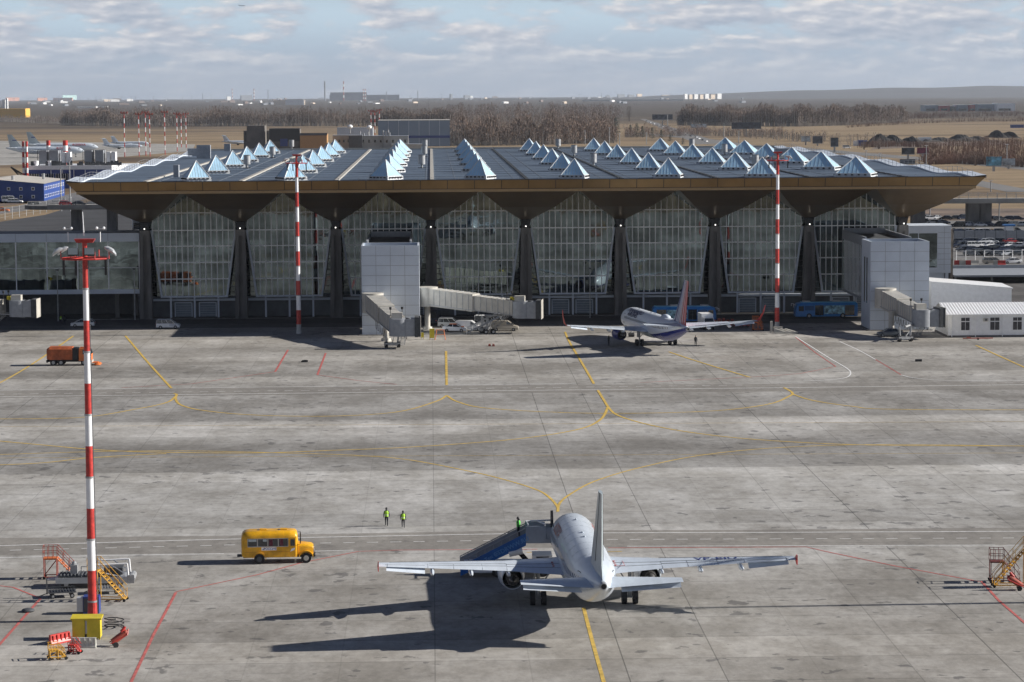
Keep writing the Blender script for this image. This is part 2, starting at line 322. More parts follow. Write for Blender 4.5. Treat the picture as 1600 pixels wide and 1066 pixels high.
yl = [[(912, 950), (925, 1000), (946, 1075)], [(871.5, 800), (871, 792), (860, 779), (842, 767), (800, 753), (740, 738), (640, 719), (560, 712), (440, 708), (300, 705), (150, 706), (-40, 712)],
      [(871.5, 798), (875, 786), (892, 772), (930, 752), (1000, 731), (1100, 711), (1230, 699), (1400, 695), (1700, 699)], [(-40, 686), (60, 695), (150, 703), (250, 707), (400, 708), (520, 704), (640, 699), (800, 687), (900, 672), (938, 656), (950, 636)],
      [(-40, 728), (60, 724), (150, 715), (260, 709)], [(950, 636), (965, 649), (1010, 663), (1080, 676), (1180, 687), (1330, 695), (1500, 697), (1700, 697)],
      [(-40, 655), (120, 653), (210, 640), (258, 630), (272, 622), (276, 617), (272, 615)], [(276, 616), (275, 625), (285, 634), (320, 642), (400, 649), (520, 650.5), (620, 644), (680, 628), (698, 618)], [(698, 618), (715, 628), (760, 638), (880, 645), (1000, 646), (1120, 642), (1200, 632), (1232, 620), (1238, 614), (1225, 606)],
      [(1238, 616), (1270, 626), (1330, 635), (1400, 640), (1700, 641)], [(-40, 617), (12, 592), (60, 563), (115, 525)], [(196, 525), (230, 565), (268, 607)], [(697, 549), (698, 602)], [(883, 519), (890, 535), (912, 572), (928, 600)], [(934, 610), (950, 636)],
      [(1525, 540), (1560, 556), (1640, 592)], [(1045, 550), (1090, 565), (1172, 590)]]
for i, q in enumerate(yl): ribbon(y, q, .30 if i in (0,) else .28 if i < 3 else .36, .02 + .001 * i)
ribbon(y, [(823, 863.5), (856, 863)], .2); ribbon(y, [(950, 862.5), (972, 862)], .2)
for yy, x0, x1 in ((663.5, -40, 1700), (712.5, -40, 1700)):
    ribbon(y, [(x0, yy + 3.5), (x1, yy - 5)], .12, .019)
struct(y, 'yellow_taxi_line', M_yline)
r_ = MB()
for q in [[(-60, 1075), (-10, 1018), (63, 936)], [(63, 935), (20, 918), (-60, 909)], [(205, 1066), (240, 992), (275, 926)], [(275, 925), (400, 899), (470, 880), (560, 862), (620, 860), (840, 858.5)], [(950, 856.5), (1260, 855), (1290, 862), (1400, 885), (1530, 909)], [(1533, 908), (1560, 938), (1620, 990)]]:
    ribbon(r_, q, .24 if len(q) < 4 and q[0][1] != 935 else .2, .021, smooth=False)
for q in [[(450, 547), (430, 581)], [(509, 552), (496, 586)]]: ribbon(r_, q, .3, .021)
for q in [[(1243, 527), (1275, 552), (1306, 573)], [(1306, 573), (1250, 584), (1200, 588), (1000, 598)], [(1368, 562), (1390, 575), (1408, 586)], [(430, 581), (300, 600), (190, 606)], [(496, 586), (560, 595), (620, 601)]]: ribbon(r_, q, .18, .021, smooth=False)
struct(r_, 'red_stand_marking', M_rline)
# kerb plinth along the terminal front
b = MB(); b.box(-70, 76, 483.2, 484.0, 0, .14); struct(b, 'kerb', M_colc)
# land behind: car park asphalt, highway, bare earth, painted patch of ground shade
b = MB(); pp = [P(-60, 366), P(-60, 356), P(70, 336), P(150, 312), P(240, 296), P(280, 300), P(240, 366)]; b.add([(p.x, p.y, .025) for p in pp], [tuple(range(7))]); struct(b, 'shade_patch', mat('painted ground shade', (.045, .046, .05), .85, var=.3, scale=.08, stretch=(.5, 1, 1)))  # near-black sheet: the shadow left of the terminal, painted onto the ground
b = MB(); pp = [P(1425, 440), P(1800, 440), P(1800, 333), P(1425, 333)]; b.add([(p.x, p.y, .02) for p in pp], [(0, 1, 2, 3)])
pp = [P(1000, 186), P(1008, 186), P(1130, 224), P(1090, 226)]; b.add([(p.x, p.y, .05) for p in pp], [(0, 1, 2, 3)])
ribbon_pts(b, [P(*c) for c in [(1120, 226), (1230, 231), (1400, 245), (1600, 262), (1720, 275)]], 22, .05)
ribbon_pts(b, [P(*c) for c in [(1000, 208), (1100, 218), (1250, 239), (1400, 262), (1600, 300)]], 14, .06)
ribbon_pts(b, [P(*c) for c in [(-60, 338), (60, 322), (150, 300), (200, 280)]], 16, .05)
struct(b, 'highway', mat('road asphalt', (.17, .165, .16), .85, var=.18, scale=.05))
b = MB()
for pts in ([(-60, 330), (110, 310), (90, 300), (60, 318), (-60, 318)], [(1360, 234), (1460, 229), (1600, 226), (1600, 222), (1380, 222)], [(1425, 345), (1700, 345), (1700, 326), (1425, 326)]):
    pp = [P(*c) for c in pts]; b.add([(p.x, p.y, .035) for p in pp], [tuple(range(len(pp)))])
struct(b, 'bare_earth', mat('churned earth', (.14, .10, .075), 1, var=.4, scale=.06))

# ------------------------------------------------------------------ TERMINAL
YG, YF, YB = 487.0, 463.0, 733.0
ZT, ZB = 26.55, 24.7
COLX = [-54.1 + 18.0 * i for i in range(9)]
XL, XR = -65.6, 100.9
T = thing('terminal_building', 'long glass fronted terminal under a folded bronze roof with blue roof pyramids', 'airport terminal')
nrow = 40
def wave(yy): return .32 * math.sin((yy - YF) / 45 * 2 * math.pi)
b = MB(); b.mi = 0
ys = [YF + (YB - YF) * k / 60 for k in range(61)]
xs = [XL, XL + 8, XL + 14, XR - 14, XR - 8, XR]; wz = [1, .5, 0, 0, .5, 1]
vs = []; fs = []
for k, yy in enumerate(ys):
    for x, q in zip(xs, wz): vs.append((x, yy, ZT - .12 + wave(yy) * q * min(1, (yy - YF) / 12)))
for k in range(60):
    for i in range(5): fs.append((k * 6 + i, k * 6 + i + 1, k * 6 + i + 7, k * 6 + i + 6))
b.add(vs, fs); b.build('roof', M_roof, T, fix=False)
b = MB()                                        # building mass below the roof
b.box(XL + 10, XR - 10, YG + 6, YB - 6, 0, 24.5); b.build('rear_wall', M_dgrey, T)
# side edging: pale upstand that follows the waves
for x, sgn in ((XL, 1), (XR, -1)):
    b = MB(); vs = []; fs = []
    for yy in ys:
        z = ZT + wave(yy) * min(1, (yy - YF) / 12); vs += [(x, yy, z - .25), (x, yy, z + .35), (x + sgn * 2.6, yy, z + .12), (x + sgn * 2.6, yy, z - .3)]
    for k in range(60):
        for i in range(3): fs.append((k * 4 + i, k * 4 + i + 1, k * 4 + i + 5, k * 4 + i + 4))
    b.add(vs, fs); b.build('roof_edging', M_lgrey, T, fix=False)
    b = MB()
    for k in range(0, 60):
        yy = ys[k]; z = ZT + wave(yy) * min(1, (yy - YF) / 12) + .1
        b.box(x + sgn * 2.5, x + sgn * 2.56, yy - .04, yy + .04, z, z + 1.1)
        y2 = ys[k + 1]; z2 = ZT + wave(y2) * min(1, (y2 - YF) / 12) + .1
        for h in (.6, 1.1): b.tube((x + sgn * 2.53, yy, z + h), (x + sgn * 2.53, y2, z2 + h), .03, .03, 4)
    b.build('railing', M_steel, T)
b = MB(); b.box(XL + 2, XR - 2, YB, YB + .5, ZT - 1, ZT + .35); b.build('roof_upstand', M_cream, T)
# fascia panels: leaning bronze strip, plus lower lip
b = MB(); nP = 34
for i in range(nP):
    xa = XL + (XR - XL) * i / nP + .06; xb = XL + (XR - XL) * (i + 1) / nP - .06
    la = 0 if i else 0; ta = (1.6 if i == 0 else 0); tb = (1.6 if i == nP - 1 else 0)
    b.add([(xa + ta, YF + .4, ZB + .3), (xb - tb, YF + .4, ZB + .3), (xb, YF, ZT), (xa, YF, ZT)], [(0, 1, 2, 3)])
b.build('fascia', M_bronze, T, fix=False)
b = MB(); b.add([(XL + .1, YF + .05, ZT - .02), (XR - .1, YF + .05, ZT - .02), (XR - 1.8, YF + .6, ZB + .1), (XL + 1.8, YF + .6, ZB + .1)], [(0, 3, 2, 1)]); b.box(XL + .2, XR - .2, YF + .1, YF + .35, ZT, ZT + .12); b.build('fascia_backing', M_black, T, fix=False)
b = MB(); b.box(XL + 1.8, XR - 1.8, YF + .38, YF + .62, ZB - .28, ZB + .2); b.build('fascia_lip', mat('bronze lip', (.30, .20, .10), .35, .4, var=.05), T)
# small snow guards / lightning spikes on the front roof edge
b = MB()
for i in range(46):
    x = XL + 2 + (XR - XL - 4) * i / 45; b.box(x - .04, x + .04, YF + .2, YF + .28, ZT + .05, ZT + .5)
b.tube((XL + 1, YF + .24, ZT + .48), (XR - 1, YF + .24, ZT + .48), .02, .02, 4); b.build('edge_wire', M_steel, T)
for i, x in enumerate(COLX):
    xa = x - 9 if i else XL + 1.7; xb = x + 9 if i < 8 else XR - 1.7
    b = MB(); y0, y1 = YF + .5, 510
    top = [(xa, y0, ZB - .05), (xb, y0, ZB - .05), (xb, y1, ZB - .05), (xa, y1, ZB - .05)]
    ap = [(x - 1.0, 485.2, 18.3), (x + 1.0, 485.2, 18.3), (x + 1.0, 487.2, 18.3), (x - 1.0, 487.2, 18.3)]
    mid = [tuple(t[k] * .5 + a[k] * .5 + (-.35 if k == 2 else 0) for k in range(3)) for t, a in zip(top, ap)]
    b.add(top + mid + ap, [(k, (k + 1) % 4, (k + 1) % 4 + 4, k + 4) for k in range(4)] + [(k + 4, (k + 1) % 4 + 4, (k + 1) % 4 + 8, k + 8) for k in range(4)] + [(8, 9, 10, 11)])
    o = b.build('soffit', M_bronze, T)
    b = MB()
    for s in (-.55, .55): b.tube((x + s, 484.6, 18.75), (x + s, 484.5, 18.55), .12, .16, 8)
    b.build('spotlight', mat('warm lit spotlight', (1, .75, .35), emit=1.2, var=0), o)
    # column
    b = MB(); zt = 16.6
    for s in (-1, 1):
        b.add([(x + s * .42, 484.4, 0), (x + s * 1.2, 484.4, 0), (x + s * 1.2, 486.4, 0), (x + s * .42, 486.4, 0), (x + s * .32, 484.7, zt), (x + s * .92, 484.7, zt), (x + s * .92, 486.2, zt), (x + s * .32, 486.2, zt)],
              [(0, 1, 2, 3), (4, 5, 6, 7), (0, 1, 5, 4), (1, 2, 6, 5), (2, 3, 7, 6), (3, 0, 4, 7)])
    b.box(x - .9, x + .9, 484.68, 486.22, zt - 1.0, zt + .12); b.add([(x - .42, 485.0, 0), (x + .42, 485.0, 0), (x + .32, 485.2, zt - 1), (x - .32, 485.2, zt - 1)], [(0, 1, 2, 3)])
    co = b.build('column', M_colc, T)
    b = MB(); b.add([(x - .6, 484.9, zt + .12), (x + .6, 484.9, zt + .12), (x + .6, 486.1, zt + .12), (x - .6, 486.1, zt + .12), (x - 1.0, 485.2, 18.28), (x + 1.0, 485.2, 18.28), (x + 1.0, 487.2, 18.28), (x - 1.0, 487.2, 18.28)], [(0, 1, 5, 4), (1, 2, 6, 5), (2, 3, 7, 6), (3, 0, 4, 7)])
    b.build('column_neck', M_black, co)
    MB().sphere((x, 484.5, zt + .45), .13).build('lamp', M_lamp, co, smooth=True)
for i in range(8):
    xc = COLX[i] + 9
    # glass panel (trapezoid under a peaked head)
    b = MB(); outline = [(-7.9, 16.6), (-6.1, 4.2), (6.1, 4.2), (7.9, 16.6), (8.35, 18.0), (1.0, 24.35), (-1.0, 24.35), (-8.35, 18.0)]
    b.add([(xc + p[0], YG, p[1]) for p in outline], [tuple(range(8))]); wn_ = b.build('window', M_glass, T, fix=False)
    def halfw(z):
        if z < 16.6: return 6.1 + (7.9 - 6.1) * (z - 4.2) / 12.4
        if z < 18: return 7.9 + .45 * (z - 16.6) / 1.4
        return 8.35 - 7.35 * (z - 18) / 6.35
    b = MB()
    for k in range(-7, 8):
        x = k * 1.1; lo = 4.2 if abs(x) < 6.1 else 4.2 + (abs(x) - 6.1) / 1.8 * 12.4; hi_ = 24.3 if abs(x) < 1 else 24.35 - (abs(x) - 1) / 7.35 * 6.35
        b.box(xc + x - .078, xc + x + .078, YG - .12, YG - .02, lo, hi_)
    for z in (7.35, 10.5, 13.6, 16.6, 19.9): h = halfw(z); b.box(xc - h, xc + h, YG - .14, YG - .03, z - .1, z + .1)
    b.build('mullion', M_mull, wn_)
    b = MB()
    for s in (-1, 1):
        b.add([(xc + s * 6.35, YG - .5, 3.95), (xc + s * 6.0, YG - .5, 4.2), (xc + s * 7.75, YG - .5, 16.6), (xc + s * 8.1, YG - .5, 16.6), (xc + s * 6.35, YG + .1, 3.95), (xc + s * 6.0, YG + .1, 4.2), (xc + s * 7.75, YG + .1, 16.6), (xc + s * 8.1, YG + .1, 16.6)], [(0, 1, 2, 3), (4, 7, 6, 5), (0, 3, 7, 4), (1, 5, 6, 2), (0, 4, 5, 1)])
    b.box(xc - 6.35, xc + 6.35, YG - .52, YG + .08, 3.85, 4.18); b.build('frame', M_lgrey, wn_)
    # recessed glazing beside the columns, with its louvre lines
    b = MB(); b.add([(xc - 8.98, YG + 2.4, 3.9), (xc + 8.98, YG + 2.4, 3.9), (xc + 8.98, YG + 2.4, 19), (xc - 8.98, YG + 2.4, 19)], [(0, 1, 2, 3)]); rg = b.build('side_glazing', M_glassd, T, fix=False)
    b = MB()
    for k in range(14): z = 4.6 + k * 1.05; [b.box(xc + s * 9 - 0 * s, xc + s * 5.5, YG + 2.25, YG + 2.35, z, z + .09) for s in (-1, 1)]
    b.build('louvre', M_dgrey, rg)
    # ground floor
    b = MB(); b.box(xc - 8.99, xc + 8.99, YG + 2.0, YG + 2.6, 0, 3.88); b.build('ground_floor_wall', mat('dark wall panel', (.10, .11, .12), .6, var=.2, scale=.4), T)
    b = MB(); b.box(xc - 7.9, xc + 7.9, YG + .8, YG + 1.98, 3.1, 3.55); b.build('ledge', M_lgrey, T)
    for s in (-4.5, 0, 4.5):
        MB().box(xc + s - .17, xc + s + .17, YG - .3, YG + .05, 0, 3.84).build('post', M_lgrey, T)
    for s in ((-2.3, 2.3) if i in (0, 4, 6, 7) else (5.9,) if i in (2, 3) else ()):
        b = MB(); b.box(xc + s - 1.5, xc + s + 1.5, YG + 1.85, YG + 1.98, 0, 2.6); d = b.build('garage_door', mat('door grey', (.2, .24, .28), .5, var=.1), T)
        b = MB(); [b.box(xc + s - 1.45, xc + s + 1.45, YG + 1.80, YG + 1.845, .3 + .45 * k, .34 + .45 * k) for k in range(5)]; b.box(xc + s - 1.7, xc + s - 1.5, YG + 1.75, YG + 1.98, 0, 2.8); b.box(xc + s + 1.5, xc + s + 1.7, YG + 1.75, YG + 1.98, 0, 2.8); b.box(xc + s - 1.7, xc + s + 1.7, YG + 1.75, YG + 1.98, 2.62, 2.8); b.build('door_frame', M_lgrey, d)
# roof seams above the column lines, thin membrane laps
for i in range(9):
    x = .2 + (i - 3) * 17.3; b = MB(); zz = ZT - .12
    if i < 4: b.box(x - .35, x + .35, YF + 2, YB - 4, zz, zz + .25)
    else:
        yy = YF + 2
        while yy < YB - 6: b.box(x - .3, x + .3, yy, yy + 4.4, zz, zz + .22); yy += 6
    b.build('roof_seam', mat('seam pale', (.42, .40, .36), .7, var=.2) if i < 4 else mat('seam dark', (.05, .055, .06), .7, var=.3), T)
b = MB()
for k in range(18):
    yy = YF + 10 + k * 15; b.box(XL + 16, XR - 16, yy, yy + .25, ZT - .12, ZT - .10 + .03)
for k in range(26):
    x = XL + 16 + k * 5.4; b.box(x, x + .12, YF + 3, YB - 3, ZT - .12, ZT - .07)
b.build('membrane_lap', mat('membrane lap', (.16, .185, .22), .6, var=.2), T)
# skylight pyramids: 8 columns x 6 rows
M_sky = mat('skylight glazing', (.44, .68, .86), .25, .0, var=.12, scale=.3); M_curb = mat('skylight kerb', (.60, .62, .63), .5, var=.08)
def skylight(wd, ang, h=3.0):
    r = wd * .49; b = MB(); z0 = .7
    base = [(-r, -r, z0), (r, -r, z0), (r, r, z0), (-r, r, z0)]; apx = (0, 0, z0 + h)
    rot = lambda p: (p[0] * math.cos(ang) - p[1] * math.sin(ang), p[0] * math.sin(ang) + p[1] * math.cos(ang), p[2])
    B = [rot(p) for p in base]
    for k in range(4): b.add([B[k], B[(k + 1) % 4], apx], [(0, 1, 2)])
    o = b.build('skylight', M_sky, None, fix=False)
    b = MB()
    for k in range(4):
        b.tube(B[k], apx, .11, .09, 5)
        for q in range(1, 8):
            f = q / 8; p = Vector(B[k]).lerp(Vector(B[(k + 1) % 4]), f); mid = Vector(B[k]).lerp(Vector(B[(k + 1) % 4]), .5); sh = (abs(f - .5) * 2)
            e = (Vector(B[k]) if f < .5 else Vector(B[(k + 1) % 4])).lerp(Vector(apx), 1 - sh); b.tube(p, e, .035, .035, 3)
    b.build('rib', M_curb, o)
    b = MB(); Bo = [(p[0] * 1.12, p[1] * 1.12) for p in B]
    b.loft([[(p[0], p[1], -.1) for p in Bo], [(p[0] * .97, p[1] * .97, z0) for p in Bo]]); b.build('curb', M_curb, o)
    b = MB()
    for k in range(4):
        for q in range(5): p = Vector(Bo[k] + (0,)).lerp(Vector(Bo[(k + 1) % 4] + (0,)), .15 + q * .175); b.box(-.2, .2, -.2, .2, 0, .26, o=(p.x, p.y, .3), rz=math.atan2(Bo[(k + 1) % 4][1] - Bo[k][1], Bo[(k + 1) % 4][0] - Bo[k][0]))
    b.build('vent', M_dark, o)
    return o
widths = [4.2, 4.2, 4.2, 4.1, 4.3, 4.6, 5.3, 6.3]; angs = [18, 25, 52, 64, 76, 78, 76, 70]
for i in range(8):
    proto = skylight(widths[i], R(angs[i] - 90 if angs[i] > 45 else angs[i])); tr = collect(proto)
    for k in range(6):
        yy = 473 + 43.5 * k * (1 if i < 6 else .97); o = proto if k == 0 else dup(proto, (0, 0, 0), tree=tr)
        o.location = (9.1 + (i - 3) * 17.4, yy, ZT - .12); o.parent = T
for (px, py) in [(455.5, 233), (426, 246), (664, 233), (663, 244.5), (659, 262), (872, 232), (897, 243.5), (927, 259), (1081, 232), (1132, 242), (386, 262), (1180, 262)]:
    p = P(px, py, ZT); b = MB(); b.tube((p.x, p.y, ZT + .7), (p.x, p.y, ZT + 2.6), .75, .75, 14); b.tube((p.x, p.y, ZT - .2), (p.x, p.y, ZT + .7), .25, .25, 6); o = b.build('roof_vent', M_steel, T, smooth=True)
    b = MB(); b.tube((p.x, p.y, ZT + 2.6), (p.x, p.y, ZT + 2.72), .8, .6, 14); b.box(p.x - .8, p.x + .8, p.y - .6, p.y + .6, ZT - .12, ZT + .02); b.build('cap', M_dgrey, o)
# plant boxes on the roof (left edge)
for px, py, w_, h_ in ((318, 247, 3.4, 3.2), (302, 243, 3.0, 1.8), (355, 236, 1.7, 2.0), (275, 276, 1.0, 2.2), (1222, 250, 3.2, 2.6)):
    p = P(px, py, ZT); MB().box(p.x - w_ / 2, p.x + w_ / 2, p.y, p.y + 2, ZT - .1, ZT + h_).build('roof_box', M_grey, T)

# ------------------------------------------------------------------ boarding towers
def panels(mb, x0, x1, z0, z1, y, nx, nz, t=.06):
    for k in range(1, nx): x = x0 + (x1 - x0) * k / nx; mb.box(x - t / 2, x + t / 2, y - .02, y - .002, z0, z1)
    for k in range(1, nz): z = z0 + (z1 - z0) * k / nz; mb.box(x0, x1, y - .03, y - .003, z - t / 2, z + t / 2)
def tower(label, x0, x1, yf, zt, glass_left):
    t = thing('boarding_tower', label, 'boarding tower', (x0, yf, 0), group='boarding towers in front of the facade'); w_ = x1 - x0; dep = 484 - yf
    b = MB(); b.box(0, w_, 0, 9.5, 0, zt - .9); b.box(0, w_, 0, .3, zt - .9, zt); b.box(0, .3, .3, 9.5, zt - .9, zt); b.box(w_ - .3, w_, .3, 9.5, zt - .9, zt); b.box(.3, w_ - .3, 9.2, 9.5, zt - .9, zt); b.build('wall', M_lgrey, t)
    b = MB(); panels(b, 0, w_, 0, zt, 0, 4, 9); b.build('panel_joint', M_grey, t)
    b = MB(); b.box(.6, w_ - 1.4, 9.51, dep, 4.4, zt - .6); b.box(.6, .9, 9.51, dep, zt - .6, zt + .3); b.box(w_ - 1.7, w_ - 1.4, 9.51, dep, zt - .6, zt + .3); b.box(.9, w_ - 1.7, dep - .4, dep, zt - .6, zt + .6); b.build('corridor', M_grey, t)
    b = MB(); b.box(.4, w_ - .4, .4, 9.1, zt - .88, zt - .7); b.box(1.0, w_ - 1.8, 9.6, dep - .5, zt - .58, zt - .45); b.build('roof', M_dgrey, t)
    b = MB(); b.box(.57, .59, 12, dep - .8, 4.9, zt - 1.4); g_ = b.build('window', M_glass, t)
    b = MB()
    for k in range(14): yy = 12.5 + k * (dep - 14) / 14; b.box(.5, .56, yy, yy + .1, 4.9, zt - 1.4)
    b.build('mullion', M_mull, g_)
    for yy in (3.2, 5.6): MB().box(-.04, -.005, yy, yy + .9, 4.6, zt - 3).build('window', M_glassd, t)
    MB().box(-.6, w_ + .6, -.8, 9.5, 0, .12).build('plinth', M_colc, t)
    return t
p0 = P(566, 524); p1 = P(656, 523.3)
TW1 = tower('boarding tower left of the middle, seen almost square on, with two jet bridges', p0.x, p1.x, p0.y, 15.7, False)
p2 = P(1359.5, 516.5); p3 = P(1451.5, 516)
TW2 = tower('right boarding tower with its shaded glazed side in view, beside the white building', p2.x, p3.x, p2.y, 15.7, True)

# ------------------------------------------------------------------ jet bridges
def bridge(label, a, c, hdg_cab, wheel_at, col_at, za=4.6, zc=2.6):
    t = thing('jet_bridge', label, 'jet bridge', (c[0], c[1], 0), group='jet bridges docked at the terminal')
    A = Vector((a[0] - c[0], a[1] - c[1], za)); Cc = Vector((0, 0, zc)); d = (Cc - A); hd = Vector((d.x, d.y, 0)).normalized(); nn = Vector((-hd.y, hd.x, 0)); up = Vector((0, 0, 1))
    def seg(mb, p, q, hw, h, z0=0):
        vs = []
        for pt in (p, q):
            for s, z in ((-1, z0), (1, z0), (1, h), (-1, h)): vs.append(pt + nn * hw * s + up * z)
        mb.loft([vs[:4], vs[4:]])
    M1 = A.lerp(Cc, .52)
    b = MB(); seg(b, A.lerp(Cc, .02), M1, 1.45, 3.0, -.1); b.build('tunnel', M_cream, t)
    b = MB(); seg(b, M1, A.lerp(Cc, .93), 1.25, 2.75, .1); b.build('inner_tunnel', M_cream, t)
    b = MB()                                    # ribs, rails and drooping cables on both flanks
    for k in range(15):
        q = A.lerp(Cc, .05 + .85 * k / 14); hw = 1.47 if k < 8 else 1.27
        for s in (-1, 1): b.tube(q + nn * hw * s + up * .1, q + nn * hw * s + up * (2.9 if k < 8 else 2.7), .05, .05, 4)
        b.tube(q - nn * hw + up * (3.03 if k < 8 else 2.8), q + nn * hw + up * (3.03 if k < 8 else 2.8), .05, .05, 4)
    for s in (-1, 1): b.tube(A + nn * 1.5 * s + up * .2, Cc + nn * 1.3 * s + up * .2, .09, .09, 4)
    b.build('rib', M_steel, t)
    b = MB()
    for k in range(7):
        q0 = A.lerp(Cc, .45 + k * .07); q1 = A.lerp(Cc, .52 + k * .07); m_ = (q0 + q1) / 2 - up * 1.2
        for s in (-1, 1): b.path([q0 + nn * 1.6 * s + up * .1, (q0 + m_) / 2 + nn * 1.6 * s - up * .4, m_ + nn * 1.6 * s, (q1 + m_) / 2 + nn * 1.6 * s - up * .4, q1 + nn * 1.6 * s + up * .1], .04, 4)
    b.build('cable', M_black, t)
    # rotunda at the building end and its column
    b = MB(); b.tube(A + up * -.3, A + up * 3.15, 1.9, 1.9, 16); b.build('rotunda', M_cream, t, smooth=True)
    cA = Vector((col_at[0] - c[0], col_at[1] - c[1], 0)); b = MB(); b.tube(cA, Vector((cA.x, cA.y, za - .2)), .5, .5, 12); b.tube(cA, cA + up * .5, .9, .8, 12); b.build('support_column', M_cream, t, smooth=True)
    # cab
    b = MB(); b.tube(Cc - up * .2, Cc + up * 2.7, 1.75, 1.75, 20); b.build('cab', M_grey, t, smooth=True)
    hc = Vector((math.cos(hdg_cab), math.sin(hdg_cab), 0)); nc = Vector((-hc.y, hc.x, 0))
    def cseg(mb, s0, s1, hw, z0, z1):
        mb.loft([[Cc + hc * s + nc * hw * q + up * z for q, z in ((-1, z0), (1, z0), (1, z1), (-1, z1))] for s in (s0, s1)])
    b = MB(); cseg(b, 1.0, 2.6, 1.5, -.2, 2.7); b.build('cab_neck', M_grey, t)
    b = MB(); cseg(b, 2.55, 3.1, 1.75, -.3, 3.0); cseg(b, 3.1, 3.5, 1.7, -.25, 2.95); b.build('canopy', mat('canopy rubber', (.07, .075, .08), .8, var=.2), t)
    b = MB(); cseg(b, 3.5, 3.56, 1.78, -.35, 3.05); b.build('canopy_frame', M_cream, t)
    b = MB(); q = Cc - hc * .4 + up * 2.7; b.box(-.9, .9, -.7, .7, 0, 1.0, o=q, rz=hdg_cab); b.build('plant_box', M_cream, t)
    b = MB(); q = Cc - hd * 1.6 + up * 2.9; b.sphere(q, .42, 8, 5); b.box(-.3, .3, -.3, .3, -.1, .5, o=q + Vector((-.4, .3, 0))); b.build('beacon_housing', M_yel, t)
    b = MB()
    for s in (-1, 1): q = Cc - hd * (2.5) + nn * s; b.tube(q + up * 2.5, q + up * 4.0, .06, .06, 5); b.tube(q + up * 4.0, q + up * 4.4, .2, .2, 6)
    b.build('lamp_stub', M_black, t)
    # wheel carriage
    W = Vector((wheel_at[0] - c[0], wheel_at[1] - c[1], 0)); b = MB()
    q = A.lerp(Cc, .86)
    for s in (-1, 1): b.tube(W + nn * .9 * s + up * .7, Vector((W.x, W.y, 0)) + nn * 1.1 * s + up * (zc + .1), .16, .16, 6)
    b.box(-.5, .5, -1.3, 1.3, .45, .85, o=W, rz=math.atan2(hd.y, hd.x)); b.tube(Vector((W.x, W.y, zc + .1)), q, .2, .2, 6); b.tube(W + up * .8, q, .08, .08, 4); b.build('lift_frame', M_steel, t)
    for s in (-1, 1):
        wq = W + nn * 1.05 * s; w_ = MB().tube(wq - nn * .22 + up * .52, wq + nn * .22 + up * .52, .52, .52, 16).build('wheel', M_dark, t, smooth=True); MB().tube(wq - nn * .25 + up * .52, wq + nn * .25 + up * .52, .25, .25, 10).build('rim', M_steel, w_)
    # service stair from the cab down to the apron
    S0 = Cc - hd * 2.2 + nn * 1.4; S1 = Vector((S0.x, S0.y, 0)) - hd * 2.6; b = MB(); 
    if hd.x > .8: S1 = Vector((S0.x, S0.y, 0)) - hd * 3.6 - nn * 2.4; S0 = Cc - hd * 2.2 - nn * 1.4
    sd = Vector((S1.x - S0.x, S1.y - S0.y, 0)).normalized(); sn = Vector((-sd.y, sd.x, 0))
    for s in (-.4, .4):
        b.tube(S0 + sn * s, S1 + sn * s + up * .1, .05, .05, 4); b.tube(S0 + sn * s + up * 1, S1 + sn * s + up * 1.1, .03, .03, 4); b.tube(S0 + sn * s + up * .5, S1 + sn * s + up * .6, .02, .02, 4)
        for k in range(5): q = S0.lerp(S1, k / 4) + sn * s; b.tube(q, q + up * 1, .025, .025, 4)
    for k in range(11): q = S0.lerp(S1, k / 10.5); b.box(-.12, .12, -.4, .4, -.02, .02, o=q, rz=math.atan2(sd.y, sd.x))
    b.build('stair', M_steel, t)
    return t
wA = P(613, 544)
bridge('jet bridge coming down toward the viewer in front of the middle boarding tower', (P(578, 524).x + .6, P(578, 524).y - 1.4), (PY(624, 500, 424).x, 424.0), 0.0, (wA.x, wA.y + .6), (P(604, 530).x, P(604, 530).y - 3.6), 4.4, 2.3)
cB = P(812, 523); 
bridge('long jet bridge slanting down to the right above the parked vans', (P(668, 519).x, 458.2), (PY(816, 500, 449.5).x, 449.5), R(-8), (P(757, 519).x, 451.0), (P(668, 519).x, 458.2), 4.5, 2.9)
wC = P(1414, 534)
bridge('jet bridge sloping down in front of the right boarding tower, cab beside the white building', (P(1374, 517).x + .8, P(1374, 517).y - 1.4), (PY(1441, 500, 432).x, 432.0), R(8), (wC.x, wC.y), (P(1382, 522).x + .6, P(1382, 522).y - 3.2), 4.5, 2.4)
bridge('jet bridge cut off by the left edge with its cab hanging over the shaded ground', (-118, 474), (PY(30, 490, 461).x, 461.0), R(-4), (-86, 463), (-118, 474), 4.2, 2.9)

